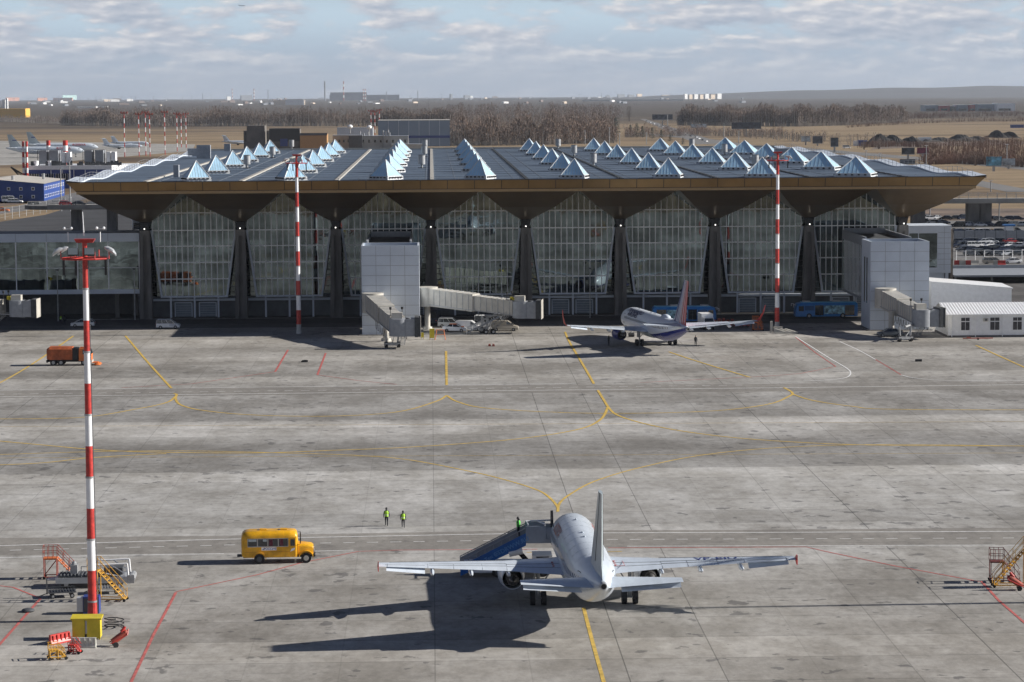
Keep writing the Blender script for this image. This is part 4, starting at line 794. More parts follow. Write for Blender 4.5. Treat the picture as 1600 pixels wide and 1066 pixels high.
# ------------------------------------------------------------------ people
def person(label, loc, rz, vest=M_vest, pose='walk', h=1.76, cut=0):
    k = h / 1.76; ph = 1 if pose == 'walk' else .35
    J = [('pel', (0, 0, .95), .145), ('wst', (.01, 0, 1.10), .135), ('che', (.02, 0, 1.32), .165), ('nk', (.03, 0, 1.50), .06), ('hd0', (.04, 0, 1.58), .085), ('hd', (.055, 0, 1.66), .105), ('hd2', (.045, 0, 1.72), .085),
         ('shl', (.01, .19, 1.42), .075), ('ell', (-.10 * ph, .26, 1.15), .052), ('wrl', (.02, .27, .93), .036), ('shr', (.01, -.19, 1.42), .075), ('elr', (.06 * ph, -.26, 1.15), .052), ('wrr', (.20 * ph, -.26, .96), .036),
         ('hpl', (0, .09, .88), .105), ('knl', (.16 * ph, .10, .50), .068), ('anl', (.10 * ph, .10, .10), .048), ('tol', (.26 * ph + .05, .11, .045), .042), ('hpr', (0, -.09, .88), .105), ('knr', (-.04 * ph, -.10, .49), .068), ('anr', (-.28 * ph, -.10, .12), .048), ('tor', (-.12 * ph + .03, -.11, .045), .042)]
    E = [('pel', 'wst'), ('wst', 'che'), ('che', 'nk'), ('nk', 'hd0'), ('hd0', 'hd'), ('hd', 'hd2'), ('che', 'shl'), ('shl', 'ell'), ('ell', 'wrl'), ('che', 'shr'), ('shr', 'elr'), ('elr', 'wrr'), ('pel', 'hpl'), ('hpl', 'knl'), ('knl', 'anl'), ('anl', 'tol'), ('pel', 'hpr'), ('hpr', 'knr'), ('knr', 'anr'), ('anr', 'tor')]
    for sd, wr in ((1, 'wrl'), (-1, 'wrr')):
        w0 = dict((a, p) for a, p, r_ in J)[wr]; pn = 'pm' + wr; J.append((pn, (w0[0] + .02, w0[1], w0[2] - .07), .026)); E.append((wr, pn))
        for f in range(4):
            o = (f - 1.5) * .019; ln = (.065, .075, .07, .055)[f]; J += [(pn + str(f), (w0[0] + .02 + o, w0[1], w0[2] - .07 - ln * .6), .009), (pn + 't' + str(f), (w0[0] + .03 + o, w0[1] - sd * .012, w0[2] - .07 - ln), .008)]; E += [(pn, pn + str(f)), (pn + str(f), pn + 't' + str(f))]
        J += [(pn + 'th', (w0[0] + .06, w0[1] - sd * .01, w0[2] - .06), .01)]; E += [(pn, pn + 'th')]
    idx = {a: i for i, (a, p, r_) in enumerate(J)}
    me = bpy.data.meshes.new('person'); me.from_pydata([tuple(c * k for c in p) for a, p, r_ in J], [(idx[a], idx[c]) for a, c in E], []); me.materials.append(M_cloth)
    o = bpy.data.objects.new('person', me); C.objects.link(o); m = o.modifiers.new('skin', 'SKIN'); sk = me.skin_vertices[0].data
    for i, (a, p, r_) in enumerate(J): sk[i].radius = (r_ * k, r_ * k * (1.15 if a in ('che', 'pel', 'wst') else 1))
    sk[0].use_root = True; m.use_smooth_shade = True; o.modifiers.new('sub', 'SUBSURF').render_levels = 1; o.modifiers['sub'].levels = 1
    o.location = loc; o.rotation_euler = (0, 0, rz); tag(o, label, 'person')
    b = MB(); rr = [(.93, .19, .17), (1.05, .185, .165), (1.2, .20, .175), (1.34, .225, .185), (1.44, .20, .15), (1.50, .10, .09)]
    b.loft([[(.015 * k + rx * k * math.cos(a_), ry * k * math.sin(a_), z * k) for a_ in [2 * math.pi * i / 14 for i in range(14)]] for z, ry, rx in rr], cap=False); v = b.build('vest', vest, o, smooth=True)
    if vest is M_vest:
        b = MB(); b.loft([[(.015 * k + (rx + .006) * k * math.cos(a_), (ry + .006) * k * math.sin(a_), z * k) for a_ in [2 * math.pi * i / 14 for i in range(14)]] for z, ry, rx in ((1.08, .187, .167), (1.13, .192, .17))], cap=False); b.build('reflective_band', M_wline, v)
    b = MB(); b.sphere((.045 * k, 0, 1.70 * k), .112 * k, 12, 8, 1.08); b.sphere((-.03 * k, 0, 1.55 * k), .10 * k, 10, 6); b.build('hood', M_black, o, smooth=True)
    b = MB(); c0 = (.10 * k, 0, 1.665 * k); b.sphere(c0, .082 * k, 12, 8, 1.2); b.sphere((.185 * k, 0, 1.655 * k), .016 * k, 6, 4); f_ = b.build('face', M_skin, o, smooth=True)
    b = MB(); b.sphere((.175 * k, .03 * k, 1.685 * k), .010 * k, 6, 4); b.sphere((.175 * k, -.03 * k, 1.685 * k), .010 * k, 6, 4); b.build('eye', M_black, f_)
    b = MB(); b.box(.174 * k, .184 * k, -.022 * k, .022 * k, 1.618 * k, 1.626 * k); b.build('mouth', M_rust, f_)
    return o
p = P(604, 822); person('hooded worker in a green vest walking away, the taller of the two on the apron', p, R(88), h=1.78)
p = P(630, 825); person('hooded worker in a green vest walking away, the shorter and nearer of the two', p, R(92), h=1.66)
p = P(1087, 541); person('person in dark clothes standing beneath the tail of the striped fin airliner', p, R(-80), vest=M_cloth, pose='stand', h=1.75)
p = P(95, 507); person('worker in a yellow green vest standing in shade by a lamp post at left', p, R(-60), pose='stand')
p = P(101, 508); person('person in dark clothes standing in shade beside the worker at left', p, R(120), vest=M_cloth, pose='stand')
p = P(951, 541); person('ground crew member in dark clothes standing beyond the left engine', p, R(-20), vest=M_cloth, pose='stand')

# ------------------------------------------------------------------ vehicles
def wheel(par, x, y, r_, w_=.24, rim=M_steel):
    o = MB().tube((x, y - w_ / 2, r_), (x, y + w_ / 2, r_), r_, r_, 20).build('wheel', M_dark, par, smooth=True)
    s = 1 if y > 0 else -1; MB().tube((x, y + s * w_ * .3, r_), (x, y + s * (w_ / 2 + .015), r_), r_ * .6, r_ * .5, 14).build('rim', rim, o); return o
def car(name, label, cat, loc, rz, paint, kind='sedan', Lc=4.4, W=1.75, group=None, lights=True, roofpaint=None, top=None):
    t = thing(name, label, cat, loc, rz, group); h = Lc / 2
    P_ = {'sedan': (1.43, .88, [(-h, .62), (-h + .05, .95), (-h * .62, 1.02), (.15 * h, .95), (.55 * h, .93), (h * .92, .78), (h, .58)], (-.78, -.42, .22, .62)),
          'hatch': (1.48, .9, [(-h, .55), (-h + .04, .95), (-h * .8, .98), (.2 * h, .95), (.6 * h, .92), (h * .93, .75), (h, .55)], (-.97, -.72, .18, .66)),
          'wagon': (1.72, 1.0, [(-h, .5), (-h + .03, 1.0), (-h * .8, 1.02), (.25 * h, 1.0), (.62 * h, .98), (h * .94, .82), (h, .55)], (-.985, -.9, .22, .60)),
          'van': (1.86, 1.1, [(-h, .5), (-h + .02, 1.1), (-h * .8, 1.1), (.35 * h, 1.1), (.68 * h, 1.02), (h * .95, .85), (h, .55)], (-.99, -.96, .22, .66)),
          'minibus': (2.5, 1.25, [(-h, .5), (-h + .02, 1.25), (-h * .8, 1.25), (.4 * h, 1.25), (.76 * h, 1.15), (h * .96, .9), (h, .55)], (-.99, -.97, .45, .76))}[kind]
    H, belt, prof, (b0, t0, t1, b1) = P_; W2 = W / 2
    # lower body: side profile swept across the width with rounded shoulders
    b = MB(); side = [(x, z) for x, z in prof]; rings = []
    for yy, dz, sx in ((-W2, -.12, .985), (-W2 * .97, -.03, .995), (-W2 * .85, 0, 1), (W2 * .85, 0, 1), (W2 * .97, -.03, .995), (W2, -.12, .985)):
        rings.append([(x * sx, yy, z + dz) for x, z in side] + [(h * sx, yy, .25), (-h * sx, yy, .28)])
    b.loft(rings); body = b.build('body', paint, t, smooth=True)
    rw = W2 * (.80 if kind in ('sedan', 'hatch') else .90); bw = W2 * .95
    low = [(b0 * h, belt), (b1 * h, belt - .02)]; up = [(t0 * h, H - .04), (t1 * h, H - .04)]
    b = MB(); b.loft([[(low[0][0], -bw, belt), (low[1][0], -bw, belt - .02), (low[1][0], bw, belt - .02), (low[0][0], bw, belt)], [(up[0][0], -rw, up[0][1]), (up[1][0], -rw, up[1][1]), (up[1][0], rw, up[1][1]), (up[0][0], rw, up[0][1])]])
    panel = kind in ('van',)
    b.build('window' if not panel else 'cabin', M_winglass if not panel else paint, t)
    if panel:
        b = MB(); 
        for s in (-1, 1): f0 = .32; q = lambda x, u: (x, s * (bw + (rw - bw) * u + .012), belt + (H - .04 - belt) * u); b.add([q(f0 * h * .4, .12), q(b1 * h * .93, .12), q(t1 * h * .95, .85), q(f0 * h * .4, .85)], [(0, 1, 2, 3)])
        b.add([(b1 * h + .01, -bw * .9, belt), (b1 * h + .01, bw * .9, belt), (t1 * h + .012, rw * .9, H - .08), (t1 * h + .012, -rw * .9, H - .08)], [(0, 1, 2, 3)]); b.build('window', M_winglass, t, fix=False)
    b = MB(); b.loft([[(up[0][0] - .03, -rw - .02, H - .05), (up[1][0] + .05, -rw - .02, H - .05), (up[1][0] + .05, rw + .02, H - .05), (up[0][0] - .03, rw + .02, H - .05)], [(up[0][0] + .08, -rw * .9, H), (up[1][0] - .1, -rw * .9, H), (up[1][0] - .1, rw * .9, H), (up[0][0] + .08, rw * .9, H)]]); b.build('roof', roofpaint or paint, t)
    if not panel:
        b = MB()
        for s in (-1, 1):
            for f in ((0, .33, .64, 1) if kind in ('minibus', 'wagon') else (0, .48, 1)):
                p0_ = Vector((low[0][0] + (low[1][0] - low[0][0]) * f, s * (bw + .01), belt)); p1_ = Vector((up[0][0] + (up[1][0] - up[0][0]) * f, s * (rw + .01), H - .04)); b.tube(p0_, p1_, .045, .045, 4)
            if kind == 'minibus': pass
        b.build('pillar', paint, t)
    rr = .31 if kind != 'minibus' else .35
    for x in (-.62 * h, .63 * h):
        for s in (-1, 1): wheel(t, x, s * (W2 - .08), rr, .2)
    if lights:
        for s in (-1, 1):
            MB().box(h * .94, h + .015, s * W2 * .72 - .16, s * W2 * .72 + .16, .6, .74).build('headlight', M_wline, t)
            MB().box(-h - .012, -h + .06, s * W2 * .8 - .1, s * W2 * .8 + .1, .72, .92).build('tail_light', M_red, t)
            MB().box(b1 * h * .85, b1 * h * .85 + .12, s * (W2 + .12) - .09, s * (W2 + .12) + .09, belt, belt + .16).build('mirror', paint, t)
        b = MB(); b.box(h - .1, h + .03, -W2 * .9, W2 * .9, .3, .48); b.box(-h - .03, -h + .1, -W2 * .9, W2 * .9, .3, .48); b.build('bumper', M_dgrey, t)
    return t
M_silver = mat('silver paint', (.5, .52, .54), .35, .3, var=.05); M_carwhite = mat('car white', (.75, .76, .77), .3, var=.03); M_carnavy = mat('car navy', (.025, .035, .065), .25, var=.05); M_cargrey = mat('car grey', (.13, .14, .15), .3, .3, var=.05); M_carred = mat('car red', (.42, .03, .03), .3, var=.05); M_carblack = mat('car black', (.02, .022, .025), .25, var=.05); M_sand = mat('car beige', (.42, .38, .32), .35, .2, var=.05)
q = P(130, 511); car('parked_car', 'silver hatchback standing in shade at left behind the tall mast', 'car', q, R(180), M_silver, 'hatch', 4.4)
q = P(263, 513.5); t = car('small_van', 'small white service van with dark side lettering in the terminal shade', 'van', q, 0, M_carwhite, 'wagon', 4.3)
b = MB(); [b.box(.3 + k * .2, .42 + k * .2, -.89, -.875, .66, .8) for k in range(6)]; b.build('side_marking', M_navy, t)
q = P(679, 506); car('parked_van', 'dark van parked in shade beneath the long jet bridge', 'van', q, R(80), M_carnavy, 'minibus', 5.2, 1.9)
q = P(703, 511.5); car('parked_car', 'pale estate car just behind the orange roofed car', 'car', q, R(-8), M_silver, 'wagon', 4.3)
q = P(710, 518.5); t = car('parked_car', 'white car with orange roof and bonnet, nearest of the vehicles under the jet bridge', 'car', q, R(-6), M_carwhite, 'sedan', 4.2, roofpaint=M_orange)
b = MB(); b.loft([[(.75, -.7, .955), (1.75, -.62, .90), (1.75, .62, .90), (.75, .7, .955)], [(.75, -.7, .975), (1.75, -.62, .92), (1.75, .62, .92), (.75, .7, .975)]]); b.build('bonnet', M_orange, t)
q = P(733, 517); car('parked_van', 'clean white panel van with blank sides beside the orange roofed car', 'van', q, R(-8), M_carwhite, 'van', 4.6, 1.8)
q = P(768, 514); car('parked_minibus', 'white minibus with side windows behind the sloping belt loader', 'minibus', q, R(-6), M_carwhite, 'minibus', 6.0, 2.0)
q = P(789, 517); car('parked_van', 'grey white van with its nose showing past the belt loader', 'van', q, R(-4), M_sand, 'van', 4.9, 1.9)
q = P(1391, 526); car('parked_car', 'dark grey saloon parked in shade beneath the right jet bridge', 'car', q, R(175), M_cargrey, 'sedan', 4.4)
# white truck facing the viewer near the striped fin
q = P(1104, 514); t = thing('box_truck', 'small white truck facing the viewer in front of the blue apron bus', 'truck', q, R(-85))
b = MB(); b.box(-3.0, .7, -1.05, 1.05, .75, 2.75); b.build('box_body', M_white, t)
b = MB(); b.loft([[(.8, -.98, .5), (2.5, -.98, .5), (2.5, .98, .5), (.8, .98, .5)], [(.8, -.98, 1.4), (2.5, -.96, 1.4), (2.5, .96, 1.4), (.8, .98, 1.4)], [(.8, -.9, 2.15), (2.05, -.86, 2.15), (2.05, .86, 2.15), (.8, .9, 2.15)]]); b.build('cab', M_carwhite, t)
b = MB(); b.add([(2.50, -.85, 1.45), (2.50, .85, 1.45), (2.10, .75, 2.08), (2.10, -.75, 2.08)], [(0, 1, 2, 3)]); b.build('windscreen', M_winglass, t, fix=False)
for s in (-1, 1):
    MB().box(2.5, 2.53, s * .7 - .15, s * .7 + .15, .7, .88).build('headlight', M_wline, t); wheel(t, 1.7, s * .85, .36); wheel(t, -1.9, s * .85, .36)
MB().box(2.48, 2.55, -.95, .95, .42, .62).build('bumper', M_dgrey, t)
# apron buses
def apron_bus(label, q, rz, face_art):
    t = thing('apron_bus', label, 'bus', q, rz, 'blue apron buses'); Lb, W2 = 11.6, 1.4
    b = MB()
    rings = []
    for x, a_, zt_ in ((-Lb / 2, .94, 2.75), (-Lb / 2 + .25, 1, 2.9), (Lb / 2 - .9, 1, 2.9), (Lb / 2 - .25, .97, 2.7), (Lb / 2, .9, 1.7)):
        rings.append([(x, -W2 * a_, .35), (x, W2 * a_, .35), (x, W2 * a_, zt_ - .3), (x, W2 * a_ * .88, zt_), (x, -W2 * a_ * .88, zt_), (x, -W2 * a_, zt_ - .3)])
    b.loft(rings); bd = b.build('body', M_blue, t, smooth=True)
    MB().box(-Lb / 2 + .3, Lb / 2 - 1.1, -W2 * .86, W2 * .86, 2.9, 3.02).build('roof', mat('pale blue roof', (.10, .42, .68), .4, var=.08), t)
    for s in (-1, 1):
        for x0_, x1_ in ((-5.2, -3.4), (.6, 2.2)):
            o = MB().box(x0_, x1_, s * W2 - .012 if s < 0 else s * W2 - .0, s * W2 + .0 if s < 0 else s * W2 + .012, .55, 2.45).build('door', M_winglass, t); b = MB(); b.box((x0_ + x1_) / 2 - .03, (x0_ + x1_) / 2 + .03, s * (W2 + .02) - .01, s * (W2 + .02) + .01, .55, 2.45); b.build('door_frame', M_dgrey, o)
        o = MB().box(-3.3, .5, s * (W2 + .008) - .006, s * (W2 + .008) + .006, .8, 2.4).build('advert_panel', mat('pale advert print', (.22, .40, .50), .4, var=.9, scale=1.6), t)
        MB().box(4.3, 5.25, s * (W2 + .006) - .006, s * (W2 + .006) + .006, 1.35, 2.3).build('window', M_winglass, t)
        MB().box(2.4, 4.1, s * (W2 + .006) - .006, s * (W2 + .006) + .006, 1.5, 2.35).build('window', mat('tinted blue window', (.02, .10, .25), .15, var=0), t)
        for x in (-3.0, 3.3): wheel(t, x, s * (W2 - .1), .48, .3)
        b = MB(); b.path([Vector((Lb / 2 - .1, s * 1.2, 2.5)), Vector((Lb / 2 + .45, s * 1.5, 2.6)), Vector((Lb / 2 + .45, s * 1.5, 2.1))], .05, 5); b.build('mirror', M_carwhite, t)
    b = MB(); b.add([(Lb / 2 - .235, -1.25, 2.6), (Lb / 2 - .235, 1.25, 2.6), (Lb / 2 + .012, 1.2, 1.65), (Lb / 2 + .012, -1.2, 1.65)], [(0, 1, 2, 3)]); b.build('windscreen', M_winglass, t, fix=False)
    b = MB(); b.box(-2.6, -1.2, -.7, .7, 3.02, 3.25); b.box(3.0, 4.4, -.7, .7, 3.0, 3.22); b.build('roof_unit', M_silver, t)
    return t
q = P(1069, 503.5); apron_bus('blue apron bus facing right, partly hidden by the striped fin airliner', q, 0, 1)
q = P(1290, 496.5); apron_bus('blue apron bus facing left beside the right boarding tower', q, R(180), 0)
# orange sweeper truck
q = P(110, 570.5); t = thing('sweeper_truck', 'orange road sweeper truck with a dirty tank driving on the apron at left', 'truck', q, R(0))
b = MB(); b.loft([[(-3.5, -1.2, 1.1), (-3.5, 1.2, 1.1), (-3.5, 1.2, 2.3), (-3.5, .9, 2.65), (-3.5, -.9, 2.65), (-3.5, -1.2, 2.3)], [(-3.1, -1.25, .95), (-3.1, 1.25, .95), (-3.1, 1.25, 2.6), (-3.1, 1.0, 2.95), (-3.1, -1.0, 2.95), (-3.1, -1.25, 2.6)], [(.45, -1.25, .95), (.45, 1.25, .95), (.45, 1.25, 2.55), (.45, 1.0, 2.9), (.45, -1.0, 2.9), (.45, -1.25, 2.55)]]); b.build('tank', mat('dirty orange paint', (.42, .10, .03), .6, var=.3, scale=1.2), t)
MB().box(.5, 1.35, -1.15, 1.15, .95, 2.75).build('engine_housing', M_black, t)
b = MB(); b.loft([[(1.5, -1.2, .75), (3.35, -1.2, .75), (3.35, 1.2, .75), (1.5, 1.2, .75)], [(1.5, -1.2, 1.75), (3.4, -1.18, 1.75), (3.4, 1.18, 1.75), (1.5, 1.2, 1.75)], [(1.55, -1.1, 2.7), (3.1, -1.08, 2.7), (3.1, 1.08, 2.7), (1.55, 1.1, 2.7)]]); cb = b.build('cab', M_orange, t)
b = MB(); b.add([(3.41, -1.08, 1.8), (3.41, 1.08, 1.8), (3.15, .98, 2.6), (3.15, -.98, 2.6)], [(0, 1, 2, 3)])
b.build('windscreen', M_winglass, cb, fix=False)
for s in (-1, 1): MB().add([(2.1, s * 1.2, 1.8), (3.15, s * 1.2, 1.8), (2.98, s * 1.12, 2.5), (2.1, s * 1.13, 2.5)], [(0, 1, 2, 3)]).build('side_window', M_winglass, cb, fix=False)
b = MB(); b.box(-3.4, 3.3, -.45, .45, .55, .9); b.box(-3.6, -3.4, -1.1, 1.1, .5, .9); b.build('chassis', M_dark, t)
b = MB(); b.box(3.38, 3.5, -1.15, 1.15, .4, .8); b.build('bumper', M_cream, t)
b = MB(); [b.tube((4.3, y_, .1), (4.3, y_, .35), .6, .35, 14) for y_ in (-.7, .7)]; b.box(3.4, 4.4, -.9, .9, .36, .46); b.build('brush', M_orange, t)
for x in (-2.5, -1.3, 2.3):
    for s in (-1, 1): wheel(t, x, s * 1.0, .5, .34)
b = MB(); b.box(1.6, 2.4, -.3, .3, 2.7, 2.85); b.build('beacon', M_orange, t)
# yellow bus
q = P(436, 877.5); t = thing('yellow_bus', 'yellow bonneted bus with a rounded roof driving along the service road', 'bus', q, R(3))
def sec(x, w_, zb, zt_, r_, n=5, drop=0):
    pts = [(x, -w_, zb), (x, w_, zb)]
    for i in range(n + 1): a_ = math.pi / 2 * i / n; pts.append((x, w_ - r_ + r_ * math.cos(a_), zt_ - r_ + r_ * math.sin(a_)))
    for i in range(n + 1): a_ = math.pi / 2 + math.pi / 2 * i / n; pts.append((x, -w_ + r_ + r_ * math.cos(a_), zt_ - r_ + r_ * math.sin(a_)))
    return pts
b = MB(); b.loft([sec(-3.35, .92, .95, 2.45, .5), sec(-3.28, 1.08, .72, 2.68, .52), sec(-3.05, 1.17, .62, 2.86, .52), sec(-2.6, 1.2, .6, 2.93, .52), sec(.9, 1.2, .6, 2.93, .52), sec(1.45, 1.19, .6, 2.88, .52), sec(1.62, 1.12, .6, 2.74, .5), sec(1.68, 1.0, .62, 2.5, .45), sec(1.75, 1.06, .7, 1.75, .2)]); bd = b.build('body', M_busy, t, smooth=True)
b = MB(); b.loft([sec(1.70, .95, .75, 1.72, .22), sec(2.3, .92, .75, 1.68, .22), sec(2.95, .86, .75, 1.6, .22), sec(3.12, .80, .8, 1.45, .2)]); b.build('bonnet', M_busy, t, smooth=True)
b = MB(); b.box(3.12, 3.15, -.5, .5, .85, 1.35); b.build('grille', M_dgrey, t)
for s in (-1, 1):
    b = MB(); n_ = 10
    for i in range(n_):
        a_, c2 = math.pi * i / n_ - .15, math.pi * (i + 1) / n_ - .15
        for cx, rr_ in ((2.45, .60), (-1.75, .56)): b.loft([[(cx + rr_ * math.cos(v), s * yy, .48 + rr_ * math.sin(v) * (1 if cx > 0 else .98)) for yy in ((1.06, 1.31) if cx < 0 else (.7, 1.12))] + [(cx + (rr_ + .06) * math.cos(v), s * yy, .48 + (rr_ + .06) * math.sin(v)) for yy in ((1.31, 1.06) if cx < 0 else (1.13, .7))] for v in (a_, c2)])
    b.build('mudguard', M_busy, t, smooth=True)
    wheel(t, 2.45, s * .98, .46, .26, M_cream); wheel(t, -1.75, s * 1.13, .47, .3, M_dgrey)
    MB().box(3.13, 3.2, s * .68 - .13, s * .68 + .13, .95, 1.2).build('headlight', M_wline, t)
    for k, (x0_, x1_) in enumerate(((-2.75, -1.95), (-1.85, -1.02), (-.92, -.08), (.02, .82))):
        o = MB().box(x0_, x1_, s * 1.203 - .004, s * 1.203 + .004, 1.62, 2.28).build('window', M_winglass, t)
        b = MB(); b.box(x0_ - .04, x1_ + .04, s * 1.205 - .006, s * 1.205 + .006, 2.28, 2.33); b.box(x0_ - .04, x1_ + .04, s * 1.205 - .006, s * 1.205 + .006, 1.56, 1.62); b.box(x0_ - .045, x0_, s * 1.205 - .006, s * 1.205 + .006, 1.6, 2.3); b.box(x1_, x1_ + .045, s * 1.205 - .006, s * 1.205 + .006, 1.6, 2.3); b.build('frame', M_steel, o)
        if k in (2, 3): MB().box(x0_ + .08, x0_ + .38, s * 1.209 - .002, s * 1.209 + .002, 1.66, 2.24).build('curtain', mat('dark red curtain', (.12, .025, .04), .9, var=.4, scale=6), o)
        if k in (0, 1): MB().box(x0_ + .05 + k * .4, x1_ - .05, s * 1.209 - .002, s * 1.209 + .002, 2.06, 2.26).build('blind', M_acg, o)
    o = MB().box(.98, 1.5, s * 1.2 - .01, s * 1.2 + .012, .66, 2.38).build('door', M_busy, t); MB().box(1.05, 1.45, s * 1.217 - .004, s * 1.217 + .004, 1.62, 2.22).build('window', M_winglass, o)
    b = MB(); [b.box(x, x + .015, s * 1.203 - .003, s * 1.203 + .003, .62, 1.05) for x in (-1.0, -.45, .1, .6)]; b.box(-3.0, .95, s * 1.206 - .006, s * 1.206 + .006, 1.10, 1.125); b.build('trim', mat('rust stain', (.35, .15, .02), .7, var=.2), t)
    b = MB(); b.path([Vector((1.7, s * 1.1, 2.5)), Vector((1.95, s * 1.35, 2.5)), Vector((1.95, s * 1.35, 1.8)), Vector((1.7, s * 1.05, 1.7))], .02, 4); b.box(1.9, 2.0, s * 1.35 - .1, s * 1.35 + .1, 1.9, 2.4); b.build('mirror', M_black, t)
    sg_ = MB().box(-1.55, -.2, s * 1.206 - .004, s * 1.206 + .006, 1.25, 1.53).build('sign_plate', M_white, t)
    lettering('РОССИЯ', .27, (lambda u, v: (-.78 + u, -1.216, 1.385 + v)) if s < 0 else (lambda u, v: (-.78 - u, 1.216, 1.385 + v)), M_navy, sg_)
    b = MB(); [b.loft([[(-1.47 + .045 * k, s * 1.213, 1.32 + .03 * k), (-1.33 + .04 * k, s * 1.213, 1.32 + .03 * k), (-1.31 + .04 * k, s * 1.213, 1.345 + .03 * k), (-1.45 + .045 * k, s * 1.213, 1.345 + .03 * k)], [(-1.47 + .045 * k, s * 1.216, 1.32 + .03 * k), (-1.33 + .04 * k, s * 1.216, 1.32 + .03 * k), (-1.31 + .04 * k, s * 1.216, 1.345 + .03 * k), (-1.45 + .045 * k, s * 1.216, 1.345 + .03 * k)]]) for k in range(4)]; b.build('emblem', M_navy, sg_)
    b = MB(); b.add([(1.02, s * 1.219, 1.10), (1.40, s * 1.219, 1.24), (1.46, s * 1.219, 1.46), (1.15, s * 1.219, 1.36)], [(0, 1, 2, 3)]); b.build('white_patch', M_white, t, fix=False)
b = MB(); b.add([(1.70, -.98, 1.76), (1.70, .98, 1.76), (1.705, .88, 2.35), (1.705, -.88, 2.35)], [(0, 1, 2, 3)]); b.build('windscreen', M_winglass, t, fix=False)
for x in (-1.7, .15): b = MB(); b.loft([sec(x, .30, 2.9, 3.05, .05, 2), sec(x + .62, .30, 2.9, 3.03, .05, 2)]); b.build('roof_hatch', M_busy, t)
b = MB(); b.box(3.1, 3.28, -.95, .95, .55, .72); b.box(-3.75, -3.3, -.3, .3, .55, .7); b.box(-3.2, 3.0, -.4, .4, .45, .62); b.build('bumper', M_black, t)
b = MB(); b.box(-3.37, -3.34, -.6, .6, 1.5, 2.2); b.build('rear_window', M_winglass, t)

# airstairs truck at the left front door of the white airliner
sx = PY(820, 828, 221.7).x; ex = 12.6 - 2.0
t = thing('airstairs_truck', 'mobile passenger stairs with bright blue side panels docked to the foreground airliner', 'boarding stairs', (0.0, 221.5, 0), 0)
x0_, x1_ = PY(719, 872, 221.5).x, PY(821, 828, 221.5).x; z0_, z1_ = .5, 3.35
for s in (-1.15, 1.15):
    b = MB(); u0, u1 = (-.55, .55) if s < 0 else (-.5, .9); b.loft([[(x, s - .05, z + a0), (x, s - .05, z + a1), (x, s + .05, z + a1), (x, s + .05, z + a0)] for x, z, a0, a1 in ((x0_, z0_, u0 * .6, u1), (x1_, z1_, u0, u1))]); o = b.build('side_panel', M_grey if s > 0 else mat('stair panel blue', (.01, .12, .42), .35, var=.25, scale=.35), t)
    b = MB(); b.tube((x0_, s, z0_ + 1.0), (x1_, s, z1_ + 1.0), .05, .05, 6); [b.tube((x0_ + (x1_ - x0_) * f, s, z0_ + (z1_ - z0_) * f + .4), (x0_ + (x1_ - x0_) * f, s, z0_ + (z1_ - z0_) * f + 1.0), .03, .03, 4) for f in np.linspace(0, 1, 9)]; b.build('handrail', M_steel, o)
    if s < 0:
        ang = math.atan2(z1_ - z0_, x1_ - x0_)
        for tx, u0, sz in (('ETDRWW.RU', .78, .55), ('Tver Test Uta', .42, .42)):
            cx_, cz_ = x0_ + (x1_ - x0_) * u0, z0_ + (z1_ - z0_) * u0 + .0
            lettering(tx, sz, lambda u, v: (cx_ + u * math.cos(ang) - v * math.sin(ang), s - .058, cz_ + u * math.sin(ang) + v * math.cos(ang)), mat('pale blue lettering', (.12, .32, .62), .5, var=0), o)
b = MB()
for k in range(17): f = k / 17; x = x0_ + (x1_ - x0_) * f; z = z0_ + (z1_ - z0_) * f; b.box(x, x + .62, -1.1, 1.1, z - .02, z + .14)
b.build('steps', M_steel, t)
cx0, cx1 = x1_, ex - .1
b = MB(); b.box(cx0, cx1, -1.2, 1.2, z1_ - .35, z1_); b.box(cx0, cx0 + 1.75, -1.2, -1.12, z1_, z1_ + 1.15); b.box(cx0 + 1.8, cx1 - .05, -1.1, -1.02, z1_ - .2, z1_ + 1.0); b.box(cx0, cx0 + 1.75, 1.12, 1.2, z1_, z1_ + 1.15); b.box(cx0 + 1.8, cx1 - .05, 1.02, 1.1, z1_, z1_ + 1.0); b.build('platform', mat('stair grey', (.33, .37, .43), .5, var=.08), t)
b = MB(); b.path([Vector((cx0 + .1, 1.15, z1_ + 1.2)), Vector((cx0 + .2, -1.1, z1_ + 1.25))], .06, 5); b.path([Vector((cx0 + 1.1, 1.15, z1_ + 1.2)), Vector((cx0 + 1.7, -1.1, z1_ + 1.3))], .07, 5); b.path([Vector((cx0, 1.15, z1_ + 1.22)), Vector((cx1, 1.1, z1_ + 1.3))], .08, 5); b.build('canopy_frame', M_white, t)
b = MB(); b.loft([[(cx1 - .25 + dx, -1.35, z1_ - .4), (cx1 - .25 + dx, 1.35, z1_ - .4), (cx1 - .25 + dx, 1.2, z1_ + 2.1), (cx1 - .25 + dx, .2, z1_ + 2.3)] for dx in (0, .2)]); b.build('door_seal', M_black, t)
b = MB(); b.tube((cx0 - .8, -.8, 2.3), (cx0 + .6, -.8, .7), .14, .14, 8); b.tube((cx0 - .8, .8, 2.3), (cx0 + .6, .8, .7), .14, .14, 8); b.build('strut', M_dark, t)
b = MB(); b.tube((cx0 - 1.5, -.9, 2.1), (cx0 - .3, -.9, 2.35), .35, .35, 12); b.build('air_tank', M_white, t, smooth=True)
bx0 = PY(725, 898, 221.5).x; b = MB(); b.loft([[(bx0, -1.15, .45), (bx0, 1.15, .45), (bx0, 1.15, 1.25), (bx0, -1.15, 1.35)], [(bx0 + 6.2, -1.15, .45), (bx0 + 6.2, 1.15, .45), (bx0 + 6.2, 1.15, 1.2), (bx0 + 6.2, -1.15, 1.2)]]); b.build('chassis', M_white, t)
